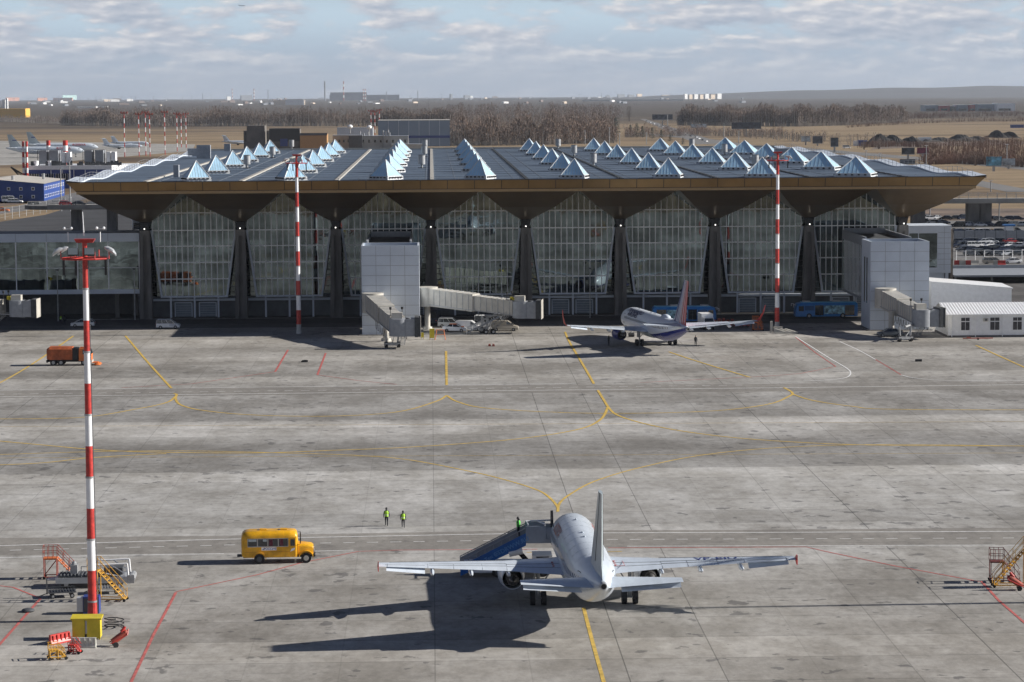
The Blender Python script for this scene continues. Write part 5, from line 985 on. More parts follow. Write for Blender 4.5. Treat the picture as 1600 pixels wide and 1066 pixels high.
b = MB(); b.box(bx0 + 6.0, bx0 + 7.7, -1.1, 1.1, .5, 1.9); o = b.build('cab', M_white, t); MB().box(bx0 + 6.3, bx0 + 7.4, -1.13, -1.105, 1.25, 1.8).build('window', M_winglass, o)
for x in (bx0 + 2.9, bx0 + 6.9):
    for s in (-1, 1): wheel(t, x, s * 1.02, .46, .3, M_dgrey)
fz = z0_ + (z1_ - z0_) * .90; person('person in a green vest near the top of the blue passenger stairs', (x0_ + (x1_ - x0_) * .90, 222.3, fz + .15), R(170), vest=mat('bright green cloth', (.10, .62, .08), .8, var=.1), pose='stand')

# ------------------------------------------------------------------ steps, loaders, carts and boxes on the apron
def steps(label, q, rz, hp, run, m, W=1.1, plat=1.2, rail=1.05, m2=None, group=None, wheels=True):
    t = thing('maintenance_steps', label, 'maintenance steps', q, rz, group); m2 = m2 or m; s2 = W / 2
    b = MB(); b.box(0, plat, -s2, s2, hp - .12, hp); b.build('platform', m2, t)
    b = MB()
    for x in (.05, plat - .05):
        for s in (-s2, s2): b.tube((x, s, .12), (x, s, hp), .045, .045, 5)
    for s in (-s2, s2): b.tube((.05, s, .3), (plat, s, hp - .1), .03, .03, 4); b.tube((-.1, s, .22), (plat + run, s, .22), .045, .045, 5)
    for x in (.05, plat + run): b.tube((x, -s2, .22), (x, s2, .22), .04, .04, 4)
    b.build('frame', m, t)
    b = MB()
    for s in (-s2 * .8, s2 * .8): b.tube((plat, s, hp - .05), (plat + run, s, .2), .05, .05, 5)
    n_ = max(4, int(hp / .26))
    for k in range(1, n_): f = k / n_; x = plat + run * f; z = hp * (1 - f); b.box(x - .13, x + .13, -s2 * .8, s2 * .8, z - .03, z + .02)
    b.build('treads', m2, t)
    b = MB()
    for s in (-s2, s2):
        for hh in (.5, rail): b.tube((0, s, hp + hh), (plat, s, hp + hh), .028, .028, 4); b.tube((plat, s, hp + hh), (plat + run, s, .2 + hh), .028, .028, 4)
        for x in np.linspace(0, plat, 4): b.tube((x, s, hp), (x, s, hp + rail), .025, .025, 4)
        for f in (.33, .66, 1): b.tube((plat + run * f, s, hp * (1 - f) + .1), (plat + run * f, s, hp * (1 - f) + rail), .025, .025, 4)
    for hh in (.5, rail): b.tube((0, -s2, hp + hh), (0, s2, hp + hh), .028, .028, 4)
    b.build('handrail', m, t)
    for x in (.05, plat + run):
        for s in (-s2, s2): MB().tube((x, s - .05, .13), (x, s + .05, .13), .13, .13, 10).build('wheel', M_dark, t)
    return t
q = P(69, 904); steps('red steel steps with an orange platform behind the cargo loader at left', q, R(3), 1.85, 1.5, M_rust, m2=M_orange)
q = P(156, 939); steps('tall yellow steps with a long flight descending to the right by the tall mast', (q.x - .9, q.y + .3, 0), R(-8), 2.6, 2.2, M_ylad, W=1.0, plat=.9)
q = P(76, 1031); steps('small yellow step stand below the red barrier', q, R(15), .75, .55, M_ylad, W=.8, plat=.7, rail=.3)
q = P(101, 1021); steps('small red step stand behind the yellow one', (q.x + .35, q.y, 0), R(-12), .7, .35, M_red, W=.6, plat=.5, rail=.2)
q = P(1546, 909); steps('dark red steel steps at the right edge', q, R(-6), 1.85, 1.3, mat('dark red paint', (.13, .025, .02), .6, var=.2), W=1.1)
q = P(1566, 918); steps('tall yellow access stairs climbing out of the right edge', (q.x + 2.9, q.y + .2, 0), R(178), 3.2, 2.6, M_ylad, W=1.0, plat=1.0)
q = P(1176, 516.5); steps('orange steps standing under the right red winglet', q, R(0), 1.5, .8, M_orange, W=1.1, plat=1.0)
def loader():
    q = P(146, 915.5); t = thing('cargo_loader', 'grey cargo loader platform with white guard frames beside the tall mast', 'cargo loader', q, R(2)); 
    b = MB(); b.box(-3.1, 3.0, -1.2, 1.2, .45, .95); b.build('chassis', M_silver, t)
    b = MB(); b.box(-2.9, 2.4, -1.1, 1.1, 1.0, 1.08); [b.tube((-2.7 + k * .3, -1.05, 1.12), (-2.7 + k * .3, 1.05, 1.12), .06, .06, 6) for k in range(17)]; b.build('roller_deck', M_dgrey, t)
    b = MB()
    for y_ in (-1.1, 1.1):
        b.path([Vector((.2, y_, 1.0)), Vector((.2, y_, 2.0)), Vector((3.0, y_, 2.1)), Vector((3.1, y_, .8))], .08, 6); b.tube((1.6, y_, 2.05), (2.7, y_, 1.3), .05, .05, 5); b.tube((2.7, y_, 1.3), (2.75, y_, .9), .05, .05, 5); b.tube((.2, y_, 1.5), (2.9, y_, .9), .06, .06, 5)
    b.build('guard_frame', M_white, t)
    b = MB(); b.path([Vector((-.9, -1.1, 1)), Vector((-.9, -1.1, 1.9)), Vector((0, -1.1, 1.9))], .04, 5); b.box(-1.9, -1.3, -.4, .4, 1.1, 1.9); b.sphere((-1.6, 0, 2.0), .2, 8, 6); b.path([Vector((-2.2, 0, 1.2)), Vector((-2.0, 0, 1.9)), Vector((-1.6, 0, 1.7))], .04, 5); b.build('control_stand', M_steel, t)
    b = MB(); b.box(1.0, 2.6, -.9, .9, 1.1, 1.7); b.build('engine_box', M_dgrey, t)
    b = MB(); b.tube((3.35, -1.2, .75), (3.35, 1.2, .75), .3, .3, 10); b.box(3.0, 3.6, -1.25, -1.15, .4, 1.1); b.build('end_roller', M_steel, t)
    b = MB(); b.box(-3.9, -3.1, -.5, .5, .6, .7); b.tube((-3.9, .5, .65), (-3.1, 1.0, .65), .05, .05, 4); b.build('front_bumper', M_silver, t)
    for x in (-2.2, 2.0):
        for s in (-1, 1): wheel(t, x, s * 1.05, .38)
loader()
def cart(label, q, rz, post):
    t = thing('baggage_cart', label, 'cart', q, rz, 'flat baggage carts by the tall mast')
    b = MB(); b.box(-1.15, 1.15, -.7, .7, .45, .55); [b.box(-1.15 + .24 * k, -1.09 + .24 * k, -.7, .7, .56, .62) for k in range(10)]; b.tube((-1.15, -.7, .75), (1.15, -.7, .75), .03, .03, 4); b.tube((-1.15, .7, .75), (1.15, .7, .75), .03, .03, 4); b.build('deck', M_steel if not post else M_dgrey, t)
    if post: MB().box(-1.3, -1.2, -.1, .1, .3, 1.7).build('upright', M_dgrey, t)
    MB().tube((-1.15, 0, .4), (-1.9, 0, .15), .04, .04, 5).build('tow_bar', M_dgrey, t)
    for x in (-.8, .8):
        for s in (-1, 1): wheel(t, x, s * .6, .2, .14)
cart('dark flat baggage cart with an upright post left of the tall mast', P(97, 933), R(12), True); cart('pale flat baggage cart right of the tall mast', P(167, 927), R(8), False)
q = P(138, 961); t = thing('electrical_cabinet', 'blue and grey electrical cabinet right behind the tall mast foot', 'cabinet', (q.x, q.y + .6, 0)); MB().box(-.45, .85, -.4, .7, .05, 1.45).build('body', M_blue2, t); MB().box(-.95, -.47, -.35, .4, .2, 1.35).build('side_box', M_silver, t); MB().box(-.4, .8, -.43, -.41, .2, 1.3).build('door', M_dgrey, t)
q = P(135, 1000); t = thing('yellow_cabinet', 'yellow metal cabinet with overhanging lid at the foot of the tall mast', 'cabinet', (q.x, q.y, 0))
MB().box(-1.08, 1.08, 0, 1.1, .12, 1.58).build('body', M_yel, t); b = MB(); b.loft([[(-1.2, -.12, 1.58), (1.2, -.12, 1.58), (1.2, 1.2, 1.66), (-1.2, 1.2, 1.66)], [(-1.2, -.12, 1.70), (1.2, -.12, 1.70), (1.2, 1.2, 1.8), (-1.2, 1.2, 1.8)]]); b.build('lid', M_yel, t)
b = MB(); b.box(-.06, .06, -.03, -.005, .5, 1.5); b.build('door_handle', M_steel, t); b = MB(); b.box(-.10, -.075, -.02, -.004, .12, 1.56); b.box(-.12, .04, -.03, -.004, .12, .45); b.build('door_gap', M_black, t)
b = MB(); [b.box(x, x + .12, .0, .12, 0, .14) for x in (-1.06, .94)]; b.build('foot', M_yel, t)
def barrier(label, q, rz, m):
    t = thing('plastic_barrier', label, 'barrier', q, rz, 'plastic barriers at the foot of the tall mast')
    b = MB(); pr = [(-.24, 0), (.24, 0), (.24, .12), (.13, .35), (.09, .78), (-.09, .78), (-.13, .35), (-.24, .12)]
    b.prism(pr, -.95, .95, 'x'); b.build('body', m, t)
    b = MB(); [b.box(-.75 + k * .4, -.68 + k * .4, -.20, .20, .02, .72) for k in range(5)]; b.build('rib', m, t)
q = P(93, 1005); barrier('red plastic barrier tipped toward the left of the yellow cabinet', q, R(48), M_red); q = P(131, 1012); barrier('white plastic barrier in front of the yellow cabinet', q, R(-3), mat('white plastic', (.55, .55, .5), .5, var=.15, scale=3))
def extc(label, q, rz, sc_=1):
    t = thing('fire_extinguisher_cart', label, 'fire extinguisher', q, rz); b = MB(); b.tube((-.5, 0, .35), (.45, 0, 1.0), .26, .26, 12); b.sphere((.5, 0, 1.03), .25, 10, 6); b.build('cylinder', M_rust, t, smooth=True)
    b = MB(); b.path([Vector((-.7, -.3, .3)), Vector((.6, -.3, .9)), Vector((.75, 0, 1.3)), Vector((.6, .3, .9)), Vector((-.7, .3, .3))], .04, 5); b.tube((.2, 0, 1.1), (.5, 0, 1.5), .15, .1, 8); b.build('frame', M_red, t)
    for s in (-1, 1): MB().tube((-.3, s * .38, .2), (-.3, s * .46, .2), .22, .22, 14).build('wheel', M_dark, t)
extc('dusty red wheeled fire extinguisher right of the yellow cabinet', P(186, 1010), R(15)); extc('dark red wheeled fire extinguisher beneath the yellow stairs at the right edge', P(1587, 922), R(170))
q = P(104, 1); 
def coil(label, px, py, r_=.8):
    q = P(px, py); b = MB(); pts = [Vector((q.x + r_ * (1 + .12 * math.sin(3 * a_)) * math.cos(a_), q.y + r_ * .9 * math.sin(a_), .05 + .02 * k)) for k, a_ in enumerate(np.linspace(0, 5.6 * math.pi, 40) % 100)]; b.path(pts, .045, 5); tag(b.build('cable_coil', M_black), label, 'cable')
coil('black cable coiled on the concrete right of the yellow cabinet', 178, 981, .75)
q = P(44, 956); b = MB(); b.sphere((q.x, q.y, .12), .55, 14, 6, .35); tag(b.build('hatch_cover', M_dgrey, smooth=True), 'rounded dark hatch cover crossed by the red line at left', 'hatch')
# barriers and chocks near the left boarding tower
for lab, px, py, m, hh, ww in (('yellow sign stand beside the jet bridge cab', 660, 530, M_yel, 1.1, .5), ('large yellow cabinet on legs right of the jet bridge cab', 675, 531, M_yel, 1.9, .85)):
    q = P(px, py); t = thing('warning_stand', lab, 'stand', q, 0); MB().box(-ww / 2, ww / 2, -.2, .2, .3, hh).build('board', m, t); b = MB(); [b.box(x, x + .08, -.2, .2, 0, .3) for x in (-ww / 2, ww / 2 - .08)]; b.build('leg', m, t)
q = P(688, 531); t = thing('trestle', 'orange trestle standing right of the yellow cabinet', 'trestle', q, 0); b = MB()
for s in (-1, 1): b.path([Vector((s * .9, -.35, 0)), Vector((s * .6, 0, 1.7)), Vector((s * .9, .35, 0))], .06, 5)
b.tube((-.8, 0, 1.7), (.8, 0, 1.7), .06, .06, 5); b.tube((-.8, 0, .9), (.8, 0, .9), .05, .05, 5); b.build('frame', M_orange, t)
# belt loader below the long jet bridge
q = P(757, 522); t = thing('belt_loader', 'grey wheeled stair frame sloping up below the long jet bridge', 'belt loader', q, R(5)); b = MB()
for s in (-.6, .6): b.tube((-3.2, s, .2), (2.6, s, 3.0), .09, .09, 5); b.tube((-3.2, s, 1.1), (2.6, s, 3.8), .05, .05, 4); [b.tube((-3.2 + k * .97, s, .2 + k * .467), (-3.2 + k * .97, s, 1.1 + k * .45), .04, .04, 4) for k in range(7)]
[b.box(-3.2 + k * .36, -3.0 + k * .36, -.6, .6, .2 + k * .174, .25 + k * .174) for k in range(16)]; b.tube((0, 0, .5), (1.5, 0, 2.4), .1, .1, 5); b.build('frame', M_steel, t)
for x in (.2, 1.5):
    for s in (-1, 1): wheel(t, x, s * .7, .42)
for i, (px, py) in enumerate(((765, 541), (771, 541))): q = P(px, py); b = MB(); b.loft([[(q.x - .25, q.y - .4, .0), (q.x + .25, q.y - .4, 0), (q.x + .15, q.y - .4, .35), (q.x - .15, q.y - .4, .35)], [(q.x - .25, q.y + .4, 0), (q.x + .25, q.y + .4, 0), (q.x + .15, q.y + .4, .35), (q.x - .15, q.y + .4, .35)]]); tag(b.build('wheel_chock', M_rust), ('left' if i == 0 else 'right') + ' one of two small brown wheel chocks on the stand', 'wheel chock', 'wheel chocks on the empty stand')
for lab, px, py in (('dark heap of chocks on the stand left of center, by two red lines', 475, 566), ('dark heap of chocks on the concrete at right', 1434, 565)):
    q = P(px, py); b = MB(); [b.box(q.x + random.uniform(-.5, .4), q.x + random.uniform(.45, .7), q.y + random.uniform(-.4, 0), q.y + random.uniform(.1, .4), 0, random.uniform(.15, .5)) for _ in range(5)]; tag(b.build('chock_heap', M_black), lab, 'wheel chocks')
# loading gear and red dollies in the shade by the terminal
for i, (px, py, lab) in enumerate(((265, 491, 'low red dolly tangle against the terminal wall at left'), (290, 492, 'row of small red dollies against the terminal wall at left'), (1155, 512, 'dark equipment trolley in shade behind the right red winglet'), (1130, 505, 'red and grey trolley parked in the shade by the right winglet'))):
    q = P(px, py); t = thing('equipment_dolly', lab, 'dolly', q, 0); b = MB(); [b.box(-1.8 + k * .8, -1.3 + k * .8, -.5, .5, .3, .35 + random.random() * .6) for k in range(5)]; b.build('load', M_rust, t); MB().box(-2, 2, -.6, .6, .22, .3).build('deck', M_dgrey, t)
    for x in (-1.5, 1.5): MB().tube((x, -.6, .15), (x, .6, .15), .15, .15, 10).build('wheel', M_dark, t)
q = P(1420, 531.5); b = MB(); b.box(0, 0, 0, 0, 0, 0)
q = P(1528, 531); t = thing('tow_bar', 'rusty red tow bar lying in front of the white modular building', 'tow bar', (q.x, q.y, 0), R(2)); b = MB(); b.tube((-2.6, 0, .25), (2.6, 0, .25), .09, .09, 6); b.build('bar', M_rust, t); MB().box(-1.9, -1.3, -.3, .3, .2, .45).build('head', M_rust, t); MB().tube((0, -.3, .15), (0, .3, .15), .15, .15, 10).build('wheel', M_dark, t)

# ------------------------------------------------------------------ floodlight masts
def mast(label, loc, H=29.5, r0=.34, bands=11, big=False, rz=0, group='tall red and white floodlight masts'):
    t = thing('light_mast', label, 'light mast', loc, rz, group)
    zb = 1.6; tops = H; hb = (tops - zb) / bands
    f = lambda z: r0 - (r0 * .42) * z / H
    for k in range(bands): z0_, z1_ = zb + hb * k, zb + hb * (k + 1); MB().tube((0, 0, z0_), (0, 0, z1_), f(z0_), f(z1_), 16).build('white_band' if k % 2 else 'red_band', M_white if k % 2 else M_red, t, smooth=True)
    b = MB(); [b.tube((0, 0, zb + hb * k - .07), (0, 0, zb + hb * k + .07), f(zb + hb * k) + .05, f(zb + hb * k) + .05, 16) for k in range(0, bands, 2)]; b.build('flange', M_steel, t)
    b = MB(); b.tube((f(0) + .06, -.05, .5), (f(H) + .05, -.05, H), .03, .03, 4); b.build('cable', M_dgrey, t)
    MB().tube((0, 0, 0), (0, 0, zb), r0 * 1.25, r0, 14).build('base', M_red if big else M_steel, t)
    b = MB(); R_ = 1.9
    pts = [Vector((R_ * math.cos(a_), R_ * math.sin(a_) * .8, H - .1)) for a_ in np.linspace(0, 2 * math.pi, 13)]; b.path(pts, .07, 5)
    for a_ in range(6): v = Vector((R_ * math.cos(a_ * math.pi / 3), R_ * .8 * math.sin(a_ * math.pi / 3), H - .1)); b.tube((0, 0, H), v, .06, .06, 4); b.tube(v, v + Vector((0, 0, .6)), .04, .04, 4)
    b.build('head_frame', M_red, t)
    b = MB(); b.loft([[(-.6, -.3, H + 1.15), (.65, -.3, H + 1.15), (.65, .3, H + 1.15), (-.6, .3, H + 1.15)], [(-.8, -.35, H + 1.45), (.85, -.35, H + 1.45), (.85, .35, H + 1.45), (-.8, .35, H + 1.45)]]); b.tube((0, 0, H - .2), (0, 0, H + 1.4), .2, .2, 8); b.build('top_bracket', M_red, t)
    for k, (x, y_, a_) in enumerate(((-.75, -1.3, 0), (.55, -1.3, 0), (-2.05, -.3, 50), (2.05, -.3, -50), (-1.8, .9, 130), (1.8, .9, -130))):
        b = MB()
        if k < 2: b.box(-.42, .42, -.12, .16, -.3, .3, o=(x, y_, H + .5))
        else: sx_ = 1 if x > 0 else -1; b.loft([[(x + sx_ * dx + .0, y_ + rr_ * math.cos(v), H + .35 + dz + rr_ * .6 * math.sin(v)) for v in [2 * math.pi * j / 10 for j in range(10)]] for dx, rr_, dz in ((-.35, .16, .35), (-.1, .34, .28), (.25, .36, .1), (.45, .2, -.15))])
        o = b.build('floodlight', M_black if k < 2 else M_silver, t, smooth=k > 1)
        if k > 1: continue
        b = MB(); b.box(-.38, .38, -.14, -.121, -.25, .25, rz=R(-a_), o=(x, y_, H + .55)); b.build('lens', M_acg, o)
    if big or True:
        for x, y_ in ((-1.6, -.6), (-.6, -.9), (1.7, -.5)): MB().box(x - .09, x + .09, y_ - .09, y_ + .09, H - 1.4, H - .15).build('ballast', M_black, t)
    if big:
        MB().tube((-.05, 0, H + 1.7), (-.12, 0, H + 3.6), .05, .03, 6).build('antenna', M_white, t)
        for x in (-1.3, 1.25):
            b = MB(); b.tube((x, 0, H + 1.2), (x, 0, H + 2.0), .03, .03, 4); b.tube((x - .28, 0, H + 2.25), (x + .28, 0, H + 2.25), .03, .03, 4); b.sphere((x - .28, 0, H + 2.3), .12, 8, 5); b.sphere((x + .28, 0, H + 2.3), .12, 8, 5); b.build('camera_head', M_white, t)
    return t
q = P(145, 970); mast('huge red and white striped mast in the left foreground with a floodlight crown', q, 29.3, .36, 11, True)
q = P(467, 521.5); M1 = mast('red and white floodlight mast before the second glass bay from the left', q, 30.2, .42, 11)
q = P(1214, 517.5); mast('red and white floodlight mast rising before the second glass bay from the right', q, 30.2, .42, 11)
q = P(1217, 520); t = thing('mast_counterweight', 'pale concrete and steel counterweight frame at the foot of the right mast', 'counterweight', q); b = MB(); [b.loft([[(x, -.6, .05), (x + .35, -.6, .05), (x + .35, -.6, .8), (x, -.6, .8)], [(x + 1.6, -1.9, .05), (x + 1.95, -1.9, .05), (x + 1.95, -1.9, .35), (x + 1.6, -1.9, .35)]]) for x in (-.9, 0, .9)]; b.box(-1.5, -1.1, .0, .6, 0, 2.0); b.box(-.9, .7, 0, .6, 0, 1.0); b.box(-.9, 3.0, -2.0, -1.7, .0, .3); b.build('frame', M_cream, t)
q = Vector((81.0, 207.2, 0)); mast('red and white floodlight mast standing off to the right of the view', q, 29.5, .36, 11, True)
for i, (px, py, h_) in enumerate(((195, 245.5, 30), (217.5, 244.5, 29), (228, 243.5, 30), (234.5, 245, 29), (258, 242, 30), (277, 236.5, 28), (283.5, 230.5, 26), (291, 231, 27), (580, 226, 28), (586, 224, 27), (593, 222, 28))):
    q = P(px, py); nm = ['first', 'second', 'third', 'fourth', 'fifth', 'sixth', 'seventh', 'eighth'][i] + ' from the left of the slim striped masts on the far apron' if i < 8 else ['left', 'middle', 'right'][i - 8] + ' one of three slim masts just left of the blue hangar'
    t = thing('light_mast', nm, 'light mast', q, 0, 'slim striped masts on the far apron'); hb = h_ / 9
    for k in range(9): MB().tube((0, 0, hb * k), (0, 0, hb * (k + 1)), .30, .27, 6).build('white_band' if k % 2 else 'red_band', M_white if k % 2 else M_red, t)
    b = MB(); b.box(-2.3, 2.3, -.6, .6, h_, h_ + .5); [b.box(x - .5, x + .5, -.8, .8, h_ + .4, h_ + 1.3) for x in (-2, 0, 2)]; b.build('lamp_head', M_rust, t)
# slim grey lamp posts in the shade
for px, py, h_, lab in ((91, 502, 9.5, 'slim grey lamp post in front of the raised walkway, left one'), (211, 500, 9.5, 'slim grey lamp post in front of the raised walkway, right one'), (922, 497, 9.2, 'slim grey post in front of the sixth column'), (848, 512, 0, '')):
    if h_: q = P(px, py); t = thing('lamp_post', lab, 'lamp post', q); MB().tube((0, 0, 0), (0, 0, h_), .11, .08, 8).build('pole', M_steel, t); MB().box(-.3, .3, -.2, .2, h_, h_ + .25).build('lamp_head', M_dgrey, t)

# ------------------------------------------------------------------ elevated road behind the terminal
YV = 792.0
t = thing('elevated_road', 'elevated concrete road on thick piers passing behind the terminal', 'viaduct')
b = MB(); xa, xb = -118, 330; b.box(xa, xb, YV, YV + 14, 7.3, 8.4); b.box(xa, xb, YV - .35, YV - .01, 7.7, 8.8)
b.build('deck', mat('viaduct concrete', (.34, .33, .31), .8, var=.15, scale=.2), t)
b = MB(); b.loft([[(xa + 1 - 9 * math.sin(a_) * 1.0, YV + 7 - 7 * math.cos(a_), z) for z in (7.3, 8.5)] + [(xa + 1, YV + 7, 8.5), (xa + 1, YV + 7, 7.3)] for a_ in np.linspace(0, math.pi, 10)]); b.build('deck_end', M_colc, t)
b = MB()
for y_ in (YV - .2, YV + 13.8):
    for h in (9.3, 9.8, 10.2): b.tube((xa, y_, h), (xb, y_, h), .06, .06, 4)
    for k in range(150): b.box(xa + k * 3, xa + k * 3 + .1, y_ - .05, y_ + .05, 8.4, 10.2)
b.build('guard_rail', M_steel, t)
for x in (-110, -99, -87, -76, -64, 121, 152.5, 169.9, 173.4, 215): MB().box(x - 1.4 if x < 0 else x - 1.9, x + 1.4 if x < 0 else x + 1.9, YV + 4, YV + 9, 0, 7.3).build('pier', M_colc, t)
for x in (-56, -30, 0, 30, 60, 88, 103): MB().box(x - 1.5, x + 1.5, YV + 4, YV + 9, 0, 7.3).build('pier', M_colc, t)
for i, (x, pt, kd) in enumerate(((-113, M_carred, 'hatch'), (-109, M_carblack, 'sedan'), (-100, M_carwhite, 'minibus'))):
    car('parked_car' if kd != 'minibus' else 'parked_minibus', ('red hatchback', 'black saloon', 'white long minibus')[i] + ' on the elevated road at left', 'car' if kd != 'minibus' else 'minibus', (x, YV + 5, 8.42), 0, pt, kd, 4.3 if kd != 'minibus' else 7, group=None, lights=False)
q = P(214, 361); t = thing('box_truck', 'white box truck in shade behind the leftmost column', 'truck', (q.x, q.y, 0), R(-80)); MB().box(-5, 1, -1.2, 1.2, .9, 3.6).build('box_body', M_white, t)
b = MB(); b.box(1.1, 3.0, -1.15, 1.15, .6, 2.6); o = b.build('cab', M_dgrey, t); MB().box(3.0, 3.03, -1, 1, 1.5, 2.4).build('windscreen', M_winglass, o)
for x in (-3.5, 2.1):
    for s in (-1, 1): wheel(t, x, s * 1.0, .48)

# ------------------------------------------------------------------ simple building helper
def building(name, label, cat, x0, x1, y0, y1, z1, mw, mr=None, win=None, z0=0, group=None, wm=M_winglass, parapet=.3, gable=0):
    t = thing(name, label, cat, (x0, y0, 0), group=group); w_, d = x1 - x0, y1 - y0
    b = MB(); b.box(0, w_, 0, d, z0, z1)
    b.build('wall', mw, t)
    if gable:
        b = MB(); b.prism([(-.3, z1), (w_ + .3, z1), (w_ / 2, z1 + gable)], -.3, d + .3, 'y'); b.build('roof', mr or M_cream, t)
    else: MB().box(-.2, w_ + .2, -.2, d + .2, z1, z1 + parapet).build('roof', mr or mw, t)
    if win:
        nx, nz, ww, wh, zf = win
        for i in range(nx):
            for k in range(nz):
                x = w_ * (i + .5) / nx; z = zf + (z1 - zf) * (k + .35) / nz
                MB().box(x - ww / 2, x + ww / 2, -.06, -.01, z, z + wh).build('window', wm, t)
    return t
def bpx(name, label, cat, px0, px1, pyb, pyt, depth, *a, **k):
    p0 = P(px0, pyb); p1 = P(px1, pyb); Y = (p0.y + p1.y) / 2; zt_ = PY((px0 + px1) / 2, pyt, Y).z
    return building(name, label, cat, PY(px0, pyb, Y).x, PY(px1, pyb, Y).x, Y, Y + depth, zt_, *a, **k)
# blue two storey building on the left
p0 = P(69, 314.5); t = thing('site_office', 'blue two storey site office with pale pitched roof and many small windows', 'building', (p0.x, p0.y, 0)); Wd = 36; Dp = 58; Hh = 7.0
b = MB(); b.box(-Wd, 0, 0, Dp, 0, Hh); b.add([(-Wd, 0, Hh), (0, 0, Hh), (-Wd / 2 - 2, 0, Hh + 1.8), (-Wd, Dp, Hh), (0, Dp, Hh), (-Wd / 2 - 2, Dp, Hh + 1.8)], [(0, 1, 2), (3, 5, 4)]); b.build('wall', mat('site office blue', (.012, .055, .26), .5, var=.1), t)
b = MB(); b.add([(-Wd / 2 - 2, -.5, Hh + 1.9), (.6, -.5, Hh + .05), (.6, Dp + .5, Hh + .05), (-Wd / 2 - 2, Dp + .5, Hh + 1.9), (-Wd - .6, -.5, Hh + .05), (-Wd - .6, Dp + .5, Hh + .05)], [(0, 1, 2, 3), (4, 0, 3, 5)]); b.build('roof', mat('pale roofing', (.50, .47, .42), .7, var=.08), t, fix=False)
for k in range(7):
    for z in (1.2, 4.4): o = MB().box(-Wd + 1.6 + k * 4.9, -Wd + 2.9 + k * 4.9, -.08, -.01, z, z + 1.3).build('window', M_white, t); MB().box(-Wd + 1.8 + k * 4.9, -Wd + 2.7 + k * 4.9, -.12, -.085, z + .2, z + 1.1).build('pane', M_winglass, o)
for k in range(12):
    for z in (1.2, 4.4): o = MB().box(.01, .08, 1.8 + k * 4.7, 3.6 + k * 4.7, z, z + 1.4).build('window', M_white, t); MB().box(.085, .12, 2.1 + k * 4.7, 3.3 + k * 4.7, z + .25, z + 1.15).build('pane', M_winglass, o)
for x, y_ in ((-14, 10), (-6, 40)): MB().tube((x, y_, Hh), (x, y_, Hh + 3), .6, .6, 8).build('chimney', M_steel, t)
# boiler house with rooftop plant
p0 = P(38, 292); Y0 = 1180.0; xl = PY(38, 265, Y0).x; xr = PY(174, 262, Y0).x; zt_ = PY(100, 259, Y0).z
t = thing('boiler_house', 'blue and white boiler house carrying grey plant boxes on its roof', 'building', (xl, Y0, 0)); w_ = xr - xl
MB().box(0, w_, 0, 34, 0, zt_ - 1.8).build('wall', M_blue2, t); MB().box(-.2, w_ + .2, -.2, 34.2, zt_ - 1.8, zt_).build('cladding_band', M_white, t)
b = MB(); b.loft([[(w_ + .21, -.1, 0), (w_ + .21, 34, 0), (w_ + .21, 34, zt_), (w_ + .21, -.1, zt_)], [(w_ + 9, 10, 0), (w_ + 9, 34, 0), (w_ + 9, 34, zt_), (w_ + 9, 10, zt_)]]); b.build('side_wall', M_white, t)
for k in range(3): o = MB().box(1 + k * 6.6, 6.8 + k * 6.6, -.3, -.01, zt_ - 6.5, zt_ - 3.6).build('window', M_glassd, t); b = MB(); [b.box(1.1 + k * 6.6 + j * 1.1, 1.25 + k * 6.6 + j * 1.1, -.4, -.31, zt_ - 6.5, zt_ - 3.6) for j in range(6)]; b.build('mullion', M_white, o)
b = MB(); [b.box(12 + k * 5.2, 12.3 + k * 5.2, -.3, -.21, 0, zt_ - 2) for k in range(6)]; b.build('downpipe', M_white, t)
for (a_, c2, lit) in ((58, 70, 0), (74, 88, 1), (129, 141, 0), (146, 159, 1)):
    x0_, x1_ = PY(a_, 250, Y0).x - xl, PY(c2, 250, Y0).x - xl; o = MB().box(x0_, x1_, 6, 14, zt_ + .6, zt_ + 6.8).build('plant_box', M_grey, t)
    b = MB(); [b.box(x1_ + 1.2 + 2.4 * j, x1_ + 3.0 + 2.4 * j, 7, 13, zt_ + 1, zt_ + 6) for j in range(2 if lit else 0)]; 
    if lit: b.build('louvre_box', M_white, t)
    b = MB(); [b.tube((x, 5.8, zt_), (x, 5.8, zt_ + 7.0), .12, .12, 4) for x in (x0_ - .6, x1_ + .6)]; b.tube((x0_ - .6, 5.8, zt_ + 7.0), (x1_ + .6, 5.8, zt_ + 7.0), .12, .12, 4); b.build('rack', M_black, t)
b = MB(); random.seed(3)
for k in range(60): x = random.uniform(2, w_ + 5); y_ = random.uniform(1, 5); h_ = random.uniform(.4, 2.2); b.box(x, x + random.uniform(.3, 2.2), y_, y_ + .5, zt_, zt_ + h_)
b.build('pipework', M_dgrey, t)
for px in (55, 76): x = PY(px, 255, Y0).x - xl; MB().tube((x, 3, zt_), (x, 3, zt_ + 2.2), 1.1, 1.1, 10).build('tank', M_white, t)
for lab, px, py0, py1, r_ in (('left one of the twin striped chimneys beside the boiler house', 36.5, 221, 262, .55), ('right one of the twin striped chimneys beside the boiler house', 42.0, 221, 262, .55), ('short striped chimney between the boiler house plant boxes', 76, 219.5, 240, .95), ('thickest striped chimney, with a bright red top, on the boiler house', 102.5, 219.5, 246, 1.15)):
    Yc = Y0 - 2 if px < 50 else Y0 + 18; x = PY(px, 250, Yc).x; zt2 = PY(px, py0, Yc).z; zb2 = 0; t = thing('striped_chimney', lab, 'chimney', (x, Yc, 0), group='red and white chimneys of the boiler house'); n_ = 9; hb = zt2 / n_
    for k in range(n_): MB().tube((0, 0, hb * k), (0, 0, hb * (k + 1)), r_, r_, 12).build('white_band' if k % 2 else 'red_band', M_white if k % 2 else M_red, t, smooth=True)
